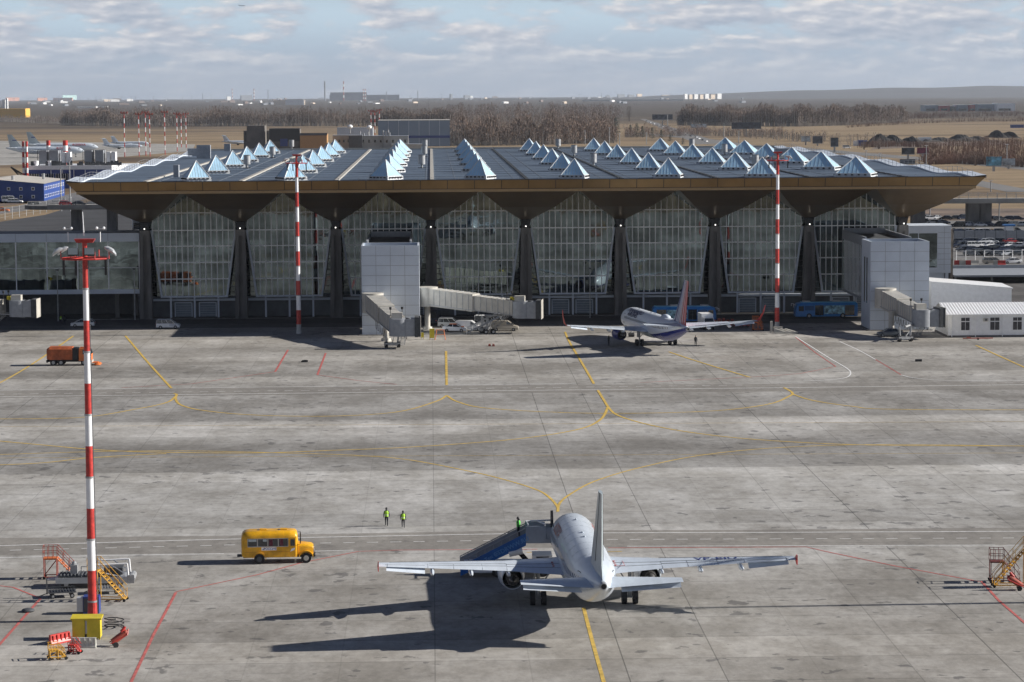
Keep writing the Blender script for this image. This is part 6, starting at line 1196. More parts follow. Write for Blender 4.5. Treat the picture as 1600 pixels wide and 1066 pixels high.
q = P(30, 293); t = thing('crane_arm', 'dark crane arm leaning over the earthworks at far left', 'crane', (q.x, q.y, 0)); b = MB(); p_ = [PY(48, 280, q.y), PY(17, 261, q.y), PY(31, 276, q.y)]; b.path([p - Vector((q.x, q.y, 0)) for p in p_], .35, 6); b.path([p_[0] - Vector((q.x, q.y, 0)) + Vector((0, 0, -1.2)), p_[1] - Vector((q.x, q.y, .4))], .2, 5); b.build('arm', M_black, t); MB().box(-1.5, 3.5, -1.2, 1.2, .3, 3).build('cab', M_black, t)
# middle background buildings (seen above the roof)
GB = 'airport buildings behind the terminal roof'
M_stone = mat('brown grey stone', (.17, .155, .14), .85, var=.2, scale=.1); M_beige = mat('pale render', (.42, .41, .38), .8, var=.12, scale=.1); M_tan = mat('orange tan cladding', (.42, .24, .10), .7, var=.08); M_hang = mat('hangar blue grey', (.20, .27, .37), .5, var=.05, scale=.05)
t = bpx('stone_building', 'old brown grey stone building with tall dark window slits', 'building', 381, 424, 237, 205, 30, M_stone, win=(11, 1, 1.2, 7, 3), group=GB)
bpx('stone_tower_block', 'square brown upper block on top of the old stone building', 'building', 386, 414, 238, 197, 22, M_stone, group=GB)
t = bpx('service_hall', 'hall with a black upper wall and tan lower wall', 'building', 422, 468, 238.5, 202, 25, M_stone, M_black, group=GB)
X0, X1, Y_ = PY(422, 235, P(440, 238.5).y).x, PY(468, 235, P(440, 238.5).y).x, P(440, 238.5).y
wv = X1 - X0; zt_ = PY(440, 202, Y_).z; MB().box(-.4, wv + .4, -.6, -.05, zt_ - 9, zt_ + .5).build('black_panel', M_black, t); MB().box(wv * .35, wv * .6, -1.0, -.62, zt_ - 12.5, zt_ - 7).build('blue_sign', M_blue2, t)
t = bpx('tan_hall', 'tan clad hall with dark roof edge to the right of the black hall', 'building', 469, 511, 238.5, 209.5, 25, M_tan, M_dgrey, group=GB)
MB().box(0, 20, -.5, -.05, 12.5, 14.3).build('roof_band', M_dgrey, t)
t = bpx('hangar', 'huge plain blue grey hangar with a darker blue stripe', 'hangar', 591, 703, 229, 188.5, 60, M_hang, M_cream, group=GB)
Yh = P(647, 229).y; x0_, x1_ = PY(591, 220, Yh).x, PY(703, 220, Yh).x; zs = PY(647, 214, Yh).z; MB().box(0, x1_ - x0_, -.4, -.02, zs - 1, zs + 1).build('blue_stripe', M_blue2, t); b = MB(); [b.box((x1_ - x0_) * k / 7 - .15, (x1_ - x0_) * k / 7 + .15, -.3, -.02, 0, 22) for k in range(1, 7)]; b.build('panel_joint', M_lgrey, t)
for lab, a_, c2, pb, pt_, mw in (('pale grey low block with a flat roof left of the hangar', 520, 548, 237, 212, M_beige), ('wide pale service block with dark doorways', 563, 600, 237, 213, M_beige), ('long grey low block in front of the hangar', 600, 638, 237, 213, M_beige), ('blue grey glazed workshop behind the pale blocks', 527, 583, 234, 200, M_lgrey), ('dark recessed block between the pale blocks', 545, 566, 237.5, 212, M_dgrey), ('low white wall block right of the pale service blocks', 612, 660, 237.5, 226, M_cream)):
    bpx('service_block', lab, 'building', a_, c2, pb, pt_, 18, mw, M_grey, win=(4, 1, 1.5, 2.2, 4) if mw is M_beige else None, group=GB)
for i, (px, pt_) in enumerate(((563, 205), (569, 208), (576, 206), (599, 204), (603, 205), (607, 203), (609, 207))):
    q = P(px, 237); zt_ = PY(px, pt_, q.y).z; tag(MB().tube((q.x, q.y + 2, 0), (q.x, q.y + 2, zt_), .5, .5, 8).build('flue', M_steel), 'thin steel flue rising above the service blocks', 'flue', 'steel flues above the service blocks')
for px, py, lab in ((450, 205, 'round white satellite dish on the far roof left of the tan hall'), (547, 198, 'white satellite dish above the blue grey workshop'), (577, 199, 'small white dish at the right end of the workshop')):
    q = PY(px, py, 1960); t = thing('satellite_dish', lab, 'satellite dish', (q.x, q.y, 0)); MB().tube((0, 0, 0), (0, 0, q.z), .4, .4, 6).build('mount', M_steel, t); MB().sphere((0, 0, q.z), 2.0, 10, 6, .8).build('dish', M_white, t)
# ------------------------------------------------------------------ far city
random.seed(11)
M_f = [mat('far pale wall', (.86, .86, .84), .8, var=.08, scale=.01), mat('far beige wall', (.75, .62, .48), .8, var=.08, scale=.01), mat('far grey wall', (.22, .24, .27), .8, var=.08, scale=.01), mat('far salmon wall', (.75, .38, .27), .8, var=.08, scale=.01), mat('far brown wall', (.2, .15, .13), .8, var=.1, scale=.01), mat('far mint wall', (.6, .85, .78), .8, var=.05, scale=.01)]
def far(lab, a_, c2, pyb, pyt, m, d=40, nw=0, nm='distant_building', cat='building', group='distant buildings on the plain'):
    t = bpx(nm, lab, cat, a_, c2, pyb, pyt, min(d, 14) if c2 - a_ < 30 else d, m, m, group=group, win=(nw, 2, (PY(c2, pyb, P(c2, pyb).y).x - PY(a_, pyb, P(a_, pyb).y).x) / nw * .5, 2.4, 2) if nw else None, parapet=.6)
    if c2 - a_ < 30 and pyb < 160: t.rotation_euler = (0, 0, R(38))
    return t
far('orange yellow office building with white middle at the far left edge', -30, 40, 184.5, 170.5, mat('far orange wall', (.80, .46, .08), .8, var=.05, scale=.01), 60, 0); far('white sign band on the orange yellow office', 6, 30, 184, 171.5, M_f[0], 5)
far('two white silos rising at far left', 4, 8, 173, 156, M_f[0]); far('second white silo beside the first at far left', 9, 12, 173, 154, M_f[0])
for i, (a_, c2, m, pb, pt_, lab) in enumerate(((10, 33, 3, 158, 152.6, 'long salmon apartment row, leftmost'), (59, 76, 3, 158, 153, 'long salmon apartment row, second'), (83, 113, 3, 158, 153, 'long salmon apartment row, third'), (98, 123, 5, 156, 149, 'mint green block above the salmon rows'), (120, 150, 0, 169, 167, 'long low white shed at left'), (150, 168, 0, 168, 166.5, 'low white roof right of the white shed'), (163, 180, 1, 159, 155.5, 'small yellow factory on the left horizon'), (185, 260, 0, 158.2, 156.8, 'long thin pale warehouse on the left horizon'))): far(lab, a_, c2, pb, pt_, M_f[m])
for lab, a_, c2, pb, pt_, m in (('pale two level office block left of the big power plant', 428, 476, 164, 157, 1), ('upper storey of the pale two level office block', 446, 475, 164.2, 155.5, 0), ('long grey turbine hall of the power plant', 515, 624, 157, 148.5, 2), ('tall grey boiler hall of the power plant', 516, 573, 157.2, 144.5, 2), ('small grey plant building with white front', 377, 398, 157, 149, 2), ('tiny white block left of the small plant', 355, 362, 157, 151, 0), ('lone dark tower block on the middle horizon', 726, 737, 155.5, 149, 2), ('narrow dark block on the middle horizon', 704, 708, 155.5, 147, 2)): far(lab, a_, c2, pb, pt_, M_f[m])
for lab, px, pt_, r_, m in (('left and thicker of the two tall striped power plant chimneys', 507.8, 127, 6, 0), ('right of the two tall striped power plant chimneys', 537, 127, 4, 1), ('short chimney left of the small plant', 363, 139, 3, 1), ('chimney above the small grey plant', 397, 139, 3.5, 1), ('short chimney right of the small plant', 419, 140, 3, 0), ('thin lone chimney right of the power plant', 653, 142, 3, 0), ('small red chimney on the power plant roof', 568, 139, 3, 1), ('small dark chimney on the power plant roof', 571, 139, 3, 1), ('tiny chimney at the right end of the power plant', 604, 143, 3, 0), ('thin chimney on the left horizon', 317, 146, 3, 0)):
    q = P(px, 157.5); zt_ = PY(px, pt_, q.y).z; t = thing('power_plant_chimney', lab, 'chimney', (q.x, q.y, 0), group='chimneys on the horizon'); n_ = 7
    b = MB(); [b.tube((0, 0, zt_ * k / n_), (0, 0, zt_ * (k + 1) / n_), r_, r_, 8) for k in range(n_) if k % 2 == 0]; b.build('dark_band', M_rust if m else M_f[2], t); b = MB(); [b.tube((0, 0, zt_ * k / n_), (0, 0, zt_ * (k + 1) / n_), r_, r_, 8) for k in range(n_) if k % 2]; b.build('pale_band', M_f[0] if m else M_f[2], t)
# apartment district, right of centre
k = 0
for a_, c2, pb, pt_, m, lab in ((1070, 1076, 155, 147, 0, 'pale stepped apartment block at the left end of the white row'), (1077, 1084, 155, 148, 1, 'short beige apartment block in the white row'), (1085, 1093, 155, 147.5, 0, 'white apartment block with flat top in the row'), (1094, 1101, 155, 148.2, 1, 'lower beige block in the middle of the white row'), (1102, 1110, 155, 147, 0, 'white apartment block right of the middle of the row'), (1111, 1120, 155, 148, 1, 'wide beige block near the right of the row'), (1121, 1130, 155, 146.5, 0, 'tallest white apartment block at the right end of the row'), (1140, 1150, 153.5, 149, 0, 'white factory block right of the apartment row'), (1152, 1163, 153.5, 150, 2, 'grey block right of the white factory'), (1213, 1232, 152.5, 150.3, 1, 'orange topped building on the right horizon'), (996, 1006, 153.5, 147, 1, 'cream tower block left of the apartment row'), (966, 980, 153.5, 147.5, 2, 'grey tower blocks left of the cream one'), (982, 994, 153.5, 148, 2, 'grey tower blocks beside the cream one'), (1035, 1050, 153.5, 148.5, 1, 'tan block just left of the white row'), (1052, 1066, 154, 149.5, 2, 'dark grey block touching the white row')): far(lab, a_, c2, pb, pt_, M_f[m])
far('very long pale hall below the grey tower blocks', 910, 1068, 158, 155.8, M_f[2])
# scatter of distant houses
random.seed(5)
for k in range(95):
    px = random.uniform(30, 1160); pb = random.choice([random.uniform(153, 156), random.uniform(157, 163)])
    if 500 < px < 640 and pb < 157: continue
    w_ = random.uniform(3, 11); m = random.choice([0, 2, 2, 1, 4, 2]); pb -= (px - 800) * .0056
    p0 = P(px, pb); p1 = P(px + w_, pb); zt_ = PY(px, pb - random.uniform(1.5, 4.0), p0.y).z; b = MB(); W_ = p1.x - p0.x; b.box(0, W_, 0, 14, 0, zt_ * .8); b.prism([(0, zt_ * .8), (W_, zt_ * .8), (W_ / 2, zt_)], 0, 14, 'y'); o = b.build('distant_house', M_f[m]); o.location = (p0.x, p0.y, 0); o.rotation_euler = (0, 0, R(random.uniform(20, 60)))
    tag(o, 'tiny house lost in the haze near the horizon', 'house', 'tiny houses in the haze')
for k in range(14):
    px = 1330 + k * 18 + random.uniform(-5, 5); pb = 147 - k * .15; p0 = P(px, pb); p1 = P(px + random.uniform(5, 12), pb); zt_ = PY(px, pb - random.uniform(1.2, 2.5), p0.y).z; b = MB(); b.box(0, p1.x - p0.x, 0, 20, 0, zt_); o = b.build('distant_house', M_f[random.choice([0, 1, 2])]); o.location = (p0.x, p0.y, 0); o.rotation_euler = (0, 0, R(40)); tag(o, 'pale speck of a building on the right horizon', 'house', 'specks of buildings on the right horizon')
for k in range(26):
    px = [22, 45, 70, 92, 100, 105, 138, 150, 158, 170, 178, 190, 205, 212, 240, 262, 285, 300, 330, 640, 690, 905, 940, 1048, 1325, 1105][k]; pb = 155.5 - (px - 800) * .0056; q = P(px, pb); zt_ = PY(px, pb - random.uniform(6, 11), q.y).z
    b = MB(); b.tube((0, 0, 0), (0, 0, zt_), 2.6, .8, 4); b.box(-9, 9, -.5, .5, zt_ * .8, zt_ * .8 + 1.5); o = b.build('power_pylon', M_f[2]); o.location = q; tag(o, 'faint thin pylon standing on the hazy horizon', 'pylon', 'pylons on the horizon')
# car showrooms at right
for a_, c2, m, pt_, lab in ((1445, 1466, 'g', 164.5, 'blue grey box showroom, first of the row at right'), (1469, 1484, 'r', 165, 'red and white showroom, second of the row'), (1486, 1494, 'd', 166, 'small dark showroom between the red and blue ones'), (1496, 1514, 'g', 164, 'blue grey showroom in the middle of the row'), (1515, 1525, 'r', 164, 'bright red showroom beside the middle one'), (1527, 1556, 'g', 163, 'long pale grey showroom with white signs'), (1558, 1586, 'w', 161.5, 'largest white showroom with dark glass at the end')):
    mm = {'g': mat('showroom grey', (.26, .32, .38), .5, var=.05), 'r': mat('showroom red', (.50, .05, .05), .5, var=.05), 'd': M_dgrey, 'w': M_white}[m]
    t = bpx('showroom', lab, 'showroom', a_, c2, 174, pt_, 50, mm, M_white, group='row of car showrooms'); b = MB(); w_ = PY(c2, 174, P(c2, 174).y).x - PY(a_, 174, P(a_, 174).y).x; b.box(w_ * .1, w_ * .9, -.5, -.05, 1, 6); b.build('glass_front', M_glassd, t)
# billboards and kiosks beside the highway
M_bb = [mat('billboard blue print', (.10, .30, .45), .5, var=.8, scale=.25), mat('billboard dark print', (.05, .06, .08), .5, var=.8, scale=.3), mat('billboard pale print', (.40, .47, .52), .5, var=.5, scale=.3), mat('billboard crimson print', (.22, .02, .06), .5, var=.5, scale=.3)]
for a_, c2, pt_, pb, pg, m, lab in ((1541, 1565, 245, 259, 268, 0, 'light blue billboard on a post at right'), (1566, 1586, 248, 258, 264, 2, 'white billboard just behind the light blue one'), (1409, 1429, 231, 241, 254, 1, 'dark blue billboard, left of the crimson one'), (1433, 1451, 231, 240, 250, 3, 'crimson billboard near the bushes'), (1406, 1430, 249, 256, 264, 1, 'dark blue billboard lowest of the cluster'), (1298, 1310, 215, 229, 238, 1, 'tall dark blue billboard by the highway'), (1252, 1266, 213, 221, 227, 2, 'pale billboard left in a pair by the highway'), (1270, 1285, 213, 224, 228, 1, 'dark billboard right in a pair by the highway'), (1143, 1189, 191.5, 201.5, 214, 1, 'very wide dark billboard with a landscape print'), (1079, 1104, 194, 200, 206, 2, 'wide pale billboard in front of the forest'), (1019, 1051, 179, 187, 196, 1, 'black wide billboard at the forest gap')):
    q = P((a_ + c2) / 2, pg); Yq = q.y; x0_, x1_ = PY(a_, pt_, Yq).x, PY(c2, pt_, Yq).x; zt_, zb_ = PY(a_, pt_, Yq).z, PY(a_, pb, Yq).z
    t = thing('billboard', lab, 'billboard', (q.x, Yq, 0), group='billboards beside the highway'); MB().box(x0_ - q.x, x1_ - q.x, -.3, .3, zb_, zt_).build('panel', M_bb[m], t); MB().box(x0_ - q.x - .2, x1_ - q.x + .2, -.2, .2, zb_ - .35, zb_ - .02).build('panel_frame', M_steel, t)
    MB().box(-.6, .6, .31, 1.0, 0, zt_ - .5).build('post', M_steel, t)
# cars: car park at right, then a few by the site office and on the road
GP = 'cars in the car park at right'
protos = {}
def pk(kd, pt):
    key = (kd, pt.name)
    if key not in protos:
        t = car('parked_car', 'x', 'car', (0, 0, 0), 0, pt, kd, {'sedan': 4.5, 'hatch': 4.2, 'wagon': 4.6, 'minibus': 5.5}[kd], group=GP, lights=False); protos[key] = [t, collect(t), False]
    return protos[key]
names = {M_silver.name: 'silver', M_carwhite.name: 'white', M_carnavy.name: 'navy', M_cargrey.name: 'dark grey', M_carred.name: 'red', M_carblack.name: 'black', M_sand.name: 'beige'}
kn = {'sedan': 'saloon', 'hatch': 'hatchback', 'wagon': 'estate car', 'minibus': 'minibus'}
rows = [('in the far row beyond the piers', 343.5, 1442, 1514, 14.5), ('in the far row beyond the piers', 344.5, 1548, 1600, 15), ('in the row under the elevated road', 354, 1497, 1600, 19), ('in the row under the elevated road', 350, 1446, 1480, 16),
        ('in the row just behind the grey fence', 364.5, 1488, 1600, 17), ('in the back row before the grey fence', 380.5, 1497, 1610, 16), ('in the second row before the grey fence', 386.5, 1499, 1610, 15), ('in the third row before the grey fence', 393, 1507, 1612, 16), ('in the fourth row before the grey fence', 399.5, 1518, 1612, 16.5)]
random.seed(21); used = {}
ordw = ['leftmost', 'second from left', 'third from left', 'fourth from left', 'fifth from left', 'sixth from left', 'seventh from left', 'eighth from left', 'ninth from left', 'tenth from left', 'eleventh from left', 'twelfth from left']
ri = 0; allcars = []
for desc, py, xa_, xb_, stp in rows:
    px = xa_
    while px < xb_:
        pt = random.choice([M_carblack, M_carnavy, M_cargrey, M_carblack, M_silver, M_carwhite, M_cargrey, M_carnavy, M_carred if random.random() < .3 else M_carwhite, M_carnavy, M_silver]); kd = random.choice(['sedan', 'hatch', 'wagon', 'sedan']); allcars.append((desc, px, py + random.uniform(-.5, .5), pt, kd)); px += stp * .82 * random.uniform(.9, 1.2)
cnt = {}
for desc, px, py, pt, kd in allcars: cnt.setdefault((desc, pt.name, kd), []).append(px)
for desc, px, py, pt, kd in allcars:
    pr = pk(kd, pt); q = P(px, py); l_ = sorted(cnt[(desc, pt.name, kd)]); lab = names[pt.name] + ' ' + kn[kd] + ' ' + desc
    if len(l_) > 1: lab = ordw[l_.index(px)] + ' ' + lab
    rz = R(random.uniform(-22, 22) + random.choice([0, 180]))
    if not pr[2]: o = pr[0]; pr[2] = True; o.location = q; o.rotation_euler = (0, 0, rz); o['label'] = lab
    else: dup(pr[0], q, rz, lab, tree=pr[1])
q = P(1551, 412.5); car('parked_minibus', 'beige off road vehicle beside the red and white blocks', 'car', q, 0, M_sand, 'wagon', 5, lights=False)
q = P(1582, 412); car('parked_car', 'white saloon behind the thin white fence at far right', 'car', q, R(180), M_carwhite, 'sedan', 4.5, lights=False)
for px, py, pt, kd, lab in ((15, 316, M_carwhite, 'minibus', 'white van in front of the blue site office, left one'), (24, 317, M_carwhite, 'wagon', 'white estate car in front of the blue site office'), (56, 325, M_sand, 'minibus', 'dusty van on the earthworks at left'), (2, 331, M_orange, 'wagon', 'yellow orange machine at the left edge'), (1323, 232, M_carwhite, 'minibus', 'white van far off beside the highway'), (1400, 222, M_carwhite, 'minibus', 'white lorry before the dark spoil heap')):
    car('parked_car', lab, 'vehicle', P(px, py), 0, pt, kd, 6, 2.2, lights=False)
random.seed(8)
for k in range(16): f = k / 16; px = 1012 + f * 100 + random.uniform(-3, 3); py = 190 + f * 34; car('driving_car', 'tiny car on the distant highway', 'car', P(px, py), R(60), random.choice([M_carwhite, M_cargrey, M_silver]), 'sedan', 4.8, group='cars on the distant highway', lights=False)
# grey fence across the car park, barriers, railings
q0, q1 = P(1490, 374), P(1640, 374); t = thing('fence', 'grey solid fence across the car park', 'fence', (q0.x, q0.y, 0)); b = MB(); b.box(0, q1.x - q0.x, -.05, .05, 0, 2.4); b.build('panel', M_grey, t); b = MB(); [b.box(k * 3, k * 3 + .12, -.12, -.06, 0, 2.5) for k in range(int((q1.x - q0.x) / 3))]; b.build('post', M_dgrey, t)
q0, q1 = P(1494, 411), P(1640, 409); t = thing('wire_fence', 'thin white post fence in front of the car park', 'fence', (q0.x, q0.y, 0)); b = MB(); dx = q1.x - q0.x; dy = q1.y - q0.y
for k in range(11): f = k / 10; b.tube((dx * f, dy * f, 0), (dx * f, dy * f, 3.0), .1, .1, 5)
for h_ in (1.5, 2.9): b.tube((0, 0, h_), (dx, dy, h_), .05, .05, 4)
b.build('post', M_white, t)
for i, (px, m) in enumerate(((1497, M_red), (1505, M_cream), (1515, M_red), (1523, M_cream), (1565, M_red), (1558, M_cream))):
    q = P(px, 414); t = thing('road_block', ('red' if m is M_red else 'white') + ' road block, ' + ['leftmost', 'second', 'third', 'fourth', 'sixth', 'fifth'][i] + ' in the line before the car park', 'barrier', q, group='red and white road blocks'); b = MB(); b.prism([(-.35, 0), (.35, 0), (.2, .4), (.15, 1.1), (-.15, 1.1), (-.2, .4)], -.95, .95, 'x'); b.build('block', m, t)
for i, px in enumerate((1502, 1521, 1536, 1552, 1567)): q = P(px, 360.2); t = thing('stripe_kerb', ['first', 'second', 'third', 'fourth', 'fifth'][i] + ' yellow and black kerb block below the elevated road', 'kerb block', q, group='striped kerb blocks'); MB().box(-.8, .8, -.2, .2, 0, .5).build('block', M_ylad, t); b = MB(); [b.box(x, x + .25, -.22, -.205, 0, .5) for x in (-.6, 0, .5)]; b.build('stripe', M_black, t)
q = P(1576, 366); t = thing('kiosk', 'small blue and white kiosk behind the grey fence', 'kiosk', q); MB().box(-1.1, 1.1, -1, 1, 0, 2.4).build('wall', M_white, t); MB().box(-1.7, 1.7, -1.4, 1.4, 2.4, 2.9).build('roof', M_blue, t)
# ramp walls between the link block and the car park
a_, c2 = P(1492, 444), P(1600, 440)
t = thing('ramp_building', 'low grey concrete ramp roof with a dark opening beneath, right of the link block', 'ramp', (a_.x, a_.y, 0)); ln = 24
b = MB(); b.box(0, ln, 0, 22, 1.5, 1.9); b.box(0, ln + 8, 22, 22.5, 0, 2.6); b.build('roof_slab', M_grey, t); b = MB(); [b.box(x, x + .4, .3, .7, 0, 1.5) for x in (0, 8, 16, ln - .5)]; b.build('post', M_colc, t); MB().box(0, ln, 12, 12.4, 0, 1.5).build('back_wall', M_black, t)
# fences and posts in front of the site office
q0, q1 = P(-40, 352), P(112, 325); t = thing('wire_fence', 'tall thin mesh fence with pale posts along the earthworks at left', 'fence', (q0.x, q0.y, 0)); b = MB(); dx, dy = q1.x - q0.x, q1.y - q0.y
for k in range(15): f = k / 14; b.tube((dx * f, dy * f, 0), (dx * f, dy * f, 4.2), .1, .1, 4)
for h_ in (1, 2, 3, 4): b.tube((0, 0, h_), (dx, dy, h_), .035, .035, 3)
b.build('post', M_steel, t)
for i, (px, pb, pt_) in enumerate(((1212, 345, 300), (453 * 1.0, 226, 204), (914, 226, 204), (968, 228, 209), (1131, 228, 194), (1154, 224, 205), (1043, 200, 180), (1447, 268, 228), (1573, 262, 226), (1561, 350, 318), (1453, 340, 322), (1548, 300, 283), (849, 226, 206), (952, 226, 200), (1010, 226, 208), (1353, 262, 236), (1375, 262, 240), (110, 330, 250), (96, 330, 262))):
    q = P(px, pb); zt_ = PY(px, pt_, q.y).z; t = thing('street_lamp', 'slim pale street lamp at picture x %d' % px, 'street lamp', q, group='slim pale street lamps'); r_ = .12 + q.y * .00012
    desc = ['before the right end of the roof', 'above the left part of the roof', 'behind the middle skylights', 'right of the middle skylights', 'left of the widest billboard', 'in front of the widest billboard', 'near the black billboard', 'beside the crimson billboard', 'above the white billboard', 'in front of the overpass piers', 'left of the overpass', 'on the dry grass at right', 'left of the forest edge', 'in front of the forest gap', 'near the evergreens', 'left of the dark blue billboards', 'just left of the crimson billboard', 'touching the left roof corner', 'left of the roof corner'][i]
    t['label'] = 'slim pale street lamp ' + desc
    MB().tube((0, 0, 0), (0, 0, zt_), r_, r_ * .8, 6).build('pole', M_steel, t); MB().box(-.9, .9, -.3, .3, zt_, zt_ + .25).build('lamp_head', M_white, t)
# dirt heaps
M_soil = mat('dark soil', (.028, .024, .022), 1, var=.5, scale=.1, bump=.6)
def heap(lab, a_, c2, pyb, pyt, m=M_soil, seed=1):
    q0, q1 = P(a_, pyb), P(c2, pyb); Y = q0.y; W_ = q1.x - q0.x; H_ = PY(a_, pyt, Y).z; D_ = 70; b = MB(); nx, ny = 60, 10; rs = np.random.default_rng(seed); off = rs.random(80)
    vs = []
    for j in range(ny + 1):
        for i in range(nx + 1):
            u, v = i / nx, j / ny; h_ = math.sin(math.pi * v) ** .8 * min(1, math.sin(math.pi * u) * 2.2) * (.55 + .45 * math.sin(u * 17 + seed) * math.sin(u * 7.3 + 2 * seed + v)) ; vs.append((W_ * u, D_ * v, max(-.2, H_ * (h_ + .12 * (rs.random() - .5) * (1 if 0 < v < 1 else 0)))))
    b.add(vs, [(j * (nx + 1) + i, j * (nx + 1) + i + 1, (j + 1) * (nx + 1) + i + 1, (j + 1) * (nx + 1) + i) for j in range(ny) for i in range(nx)]); o = b.build('spoil_heap', m, fix=False); o.location = (q0.x, Y, 0); tag(o, lab, 'spoil heap')
heap('long black spoil heap beside the highway at right', 1360, 1462, 226, 209, seed=3); heap('low dark brown spoil heap stretching to the right', 1450, 1580, 222, 211, mat('brown soil', (.05, .042, .036), 1, var=.5, scale=.1), seed=5); heap('round brown spoil heap at the far right', 1560, 1600, 216, 204, mat('brown soil', (.05, .042, .036), 1), seed=9)

# ------------------------------------------------------------------ woods
M_twig = mat('bare twigs', (.155, .115, .092), 1, var=.35, scale=.015); M_trunk = mat('birch trunk', (.44, .41, .38), .9, var=.3, scale=.05); M_ever = mat('evergreen needles', (.020, .032, .020), 1, var=.4, scale=.3); M_bush = mat('brown bush twigs', (.17, .10, .072), 1, var=.35, scale=.03); M_fartw = mat('far twigs', (.15, .125, .115), 1, var=.3, scale=.004)
def wood_mesh(trees, twig, trunk, ntw, r_):
    """trees: array of (x, y, height, crown radius); every tree is a thin trunk and a spray of twig faces"""
    V = []; Fc = []; Mi = []; off = 0
    n = len(trees); T_ = np.asarray(trees)
    # trunks: two crossed thin tapering strips
    for ax in (0, 1):
        w_ = .20 + T_[:, 2] * .007; d = np.array([1, 0]) if ax == 0 else np.array([0, 1])
        v = np.zeros((n, 4, 3)); 
        for k, (s, hz) in enumerate(((-1, 0), (1, 0), (.4, .92), (-.4, .92))):
            v[:, k, 0] = T_[:, 0] + s * w_ * d[0]; v[:, k, 1] = T_[:, 1] + s * w_ * d[1]; v[:, k, 2] = T_[:, 2] * hz
        V.append(v.reshape(-1, 3)); Fc.append(np.arange(n * 4).reshape(n, 4) + off); off += n * 4; Mi.append(np.ones(n, int))
    m = n * ntw; ti = np.repeat(np.arange(n), ntw)
    u = r_.random(m); a_ = r_.random(m) * 2 * np.pi; hz = .22 + .78 * u ** .8; rad = T_[ti, 3] * np.sqrt(r_.random(m)) * np.sqrt(np.clip(1.15 - hz, .05, 1)) * 1.25
    cx = T_[ti, 0] + rad * np.cos(a_); cy = T_[ti, 1] + rad * np.sin(a_); cz = T_[ti, 2] * hz
    ln = T_[ti, 2] * (.05 + .09 * r_.random(m)); wd = T_[ti, 2] * (.008 + .016 * r_.random(m)); tx = np.cos(a_) * .5 + (r_.random(m) - .5) * .5; b_ = r_.random(m) * 2 * np.pi
    v = np.zeros((m, 3, 3)); v[:, 0] = np.stack([cx - wd * np.cos(b_), cy - wd * np.sin(b_), cz - ln * .5], 1); v[:, 1] = np.stack([cx + wd * np.cos(b_), cy + wd * np.sin(b_), cz - ln * .5], 1); v[:, 2] = np.stack([cx + tx * ln * .6, cy, cz + ln * .6], 1)
    V.append(v.reshape(-1, 3)); tri = np.arange(m * 3).reshape(m, 3) + off
    V = np.concatenate(V); me = bpy.data.meshes.new('wood'); quads = np.concatenate(Fc); nq, nt_ = len(quads), m
    me.vertices.add(len(V)); me.vertices.foreach_set('co', V.ravel()); me.loops.add(nq * 4 + nt_ * 3); me.loops.foreach_set('vertex_index', np.concatenate([quads.ravel(), tri.ravel()]).astype(np.int32)); me.polygons.add(nq + nt_)
    st = np.concatenate([np.arange(nq) * 4, nq * 4 + np.arange(nt_) * 3]); me.polygons.foreach_set('loop_start', st.astype(np.int32)); me.polygons.foreach_set('loop_total', np.concatenate([np.full(nq, 4), np.full(nt_, 3)]).astype(np.int32))
    me.materials.append(twig); me.materials.append(trunk); me.update(calc_edges=True); me.validate()
    me.polygons.foreach_set('material_index', np.concatenate([np.ones(nq), np.zeros(nt_)]).astype(np.int32)); return me
def woods(name, lab, outline, n, hmin, hmax, ntw, twig=M_twig, trunk=M_trunk, rr=2.2, seed=1, front=.45, kind='stuff', cat='woods'):
    """outline: picture polygon of the wood's footprint (near edge left to right, far edge right to left)"""
    r_ = np.random.default_rng(seed); pts = [P(*q) for q in outline]; h = len(pts) // 2; near = pts[:h]; farr = pts[h:][::-1]; tr = []
    def at(line, u):
        x = u * (len(line) - 1); i = min(int(x), len(line) - 2); return line[i].lerp(line[i + 1], x - i)
    for k in range(n):
        u = r_.random(); v = 0.02 * r_.random() if r_.random() < front else r_.random() ** 1.5; p = at(near, u).lerp(at(farr, u), v)
        edge = 1 - .35 * (min(u, 1 - u) < .02); hh = (hmin + (hmax - hmin) * r_.random() * (.5 + .5 * abs(math.sin(u * 23 + seed * 2) * math.cos(u * 57)))) * edge * (.88 + .12 * math.sin(u * 40 + seed)); tr.append((p.x + r_.normal() * 1.5, p.y + r_.normal() * 3, hh, rr * (.7 + .6 * r_.random())))
    o = bpy.data.objects.new(name, wood_mesh(tr, twig, trunk, ntw, r_)); C.objects.link(o); tag(o, lab, cat, kind=kind); return o
woods('birch_forest', 'bare birch forest across the left background', [(95, 196), (200, 197.5), (380, 197.5), (600, 197.5), (720, 197), (720, 186), (600, 181), (380, 179), (200, 178), (95, 182)], 2600, 17, 24, 46, seed=2)
woods('scrub_wood', 'low bare scrub in front of the left forest edge', [(-20, 189), (50, 192), (110, 194), (110, 188), (50, 186), (-20, 184)], 700, 6, 12, 30, seed=3, rr=3)
woods('mixed_forest', 'bare brown forest behind the middle of the roof', [(690, 228), (760, 228), (850, 227), (905, 225), (960, 224), (975, 172), (905, 171), (850, 171), (760, 171), (690, 171)], 3300, 13, 24, 42, twig=mat('warm bare twigs', (.16, .115, .09), 1, var=.35, scale=.02), seed=4, front=.22)
woods('birch_wood', 'dense bare birch wood with pale trunks right of centre', [(1058, 196), (1150, 196.5), (1250, 198), (1330, 196), (1418, 191), (1400, 182), (1330, 180), (1250, 179), (1150, 180), (1058, 181)], 2000, 19, 27, 46, seed=6, rr=2.5)
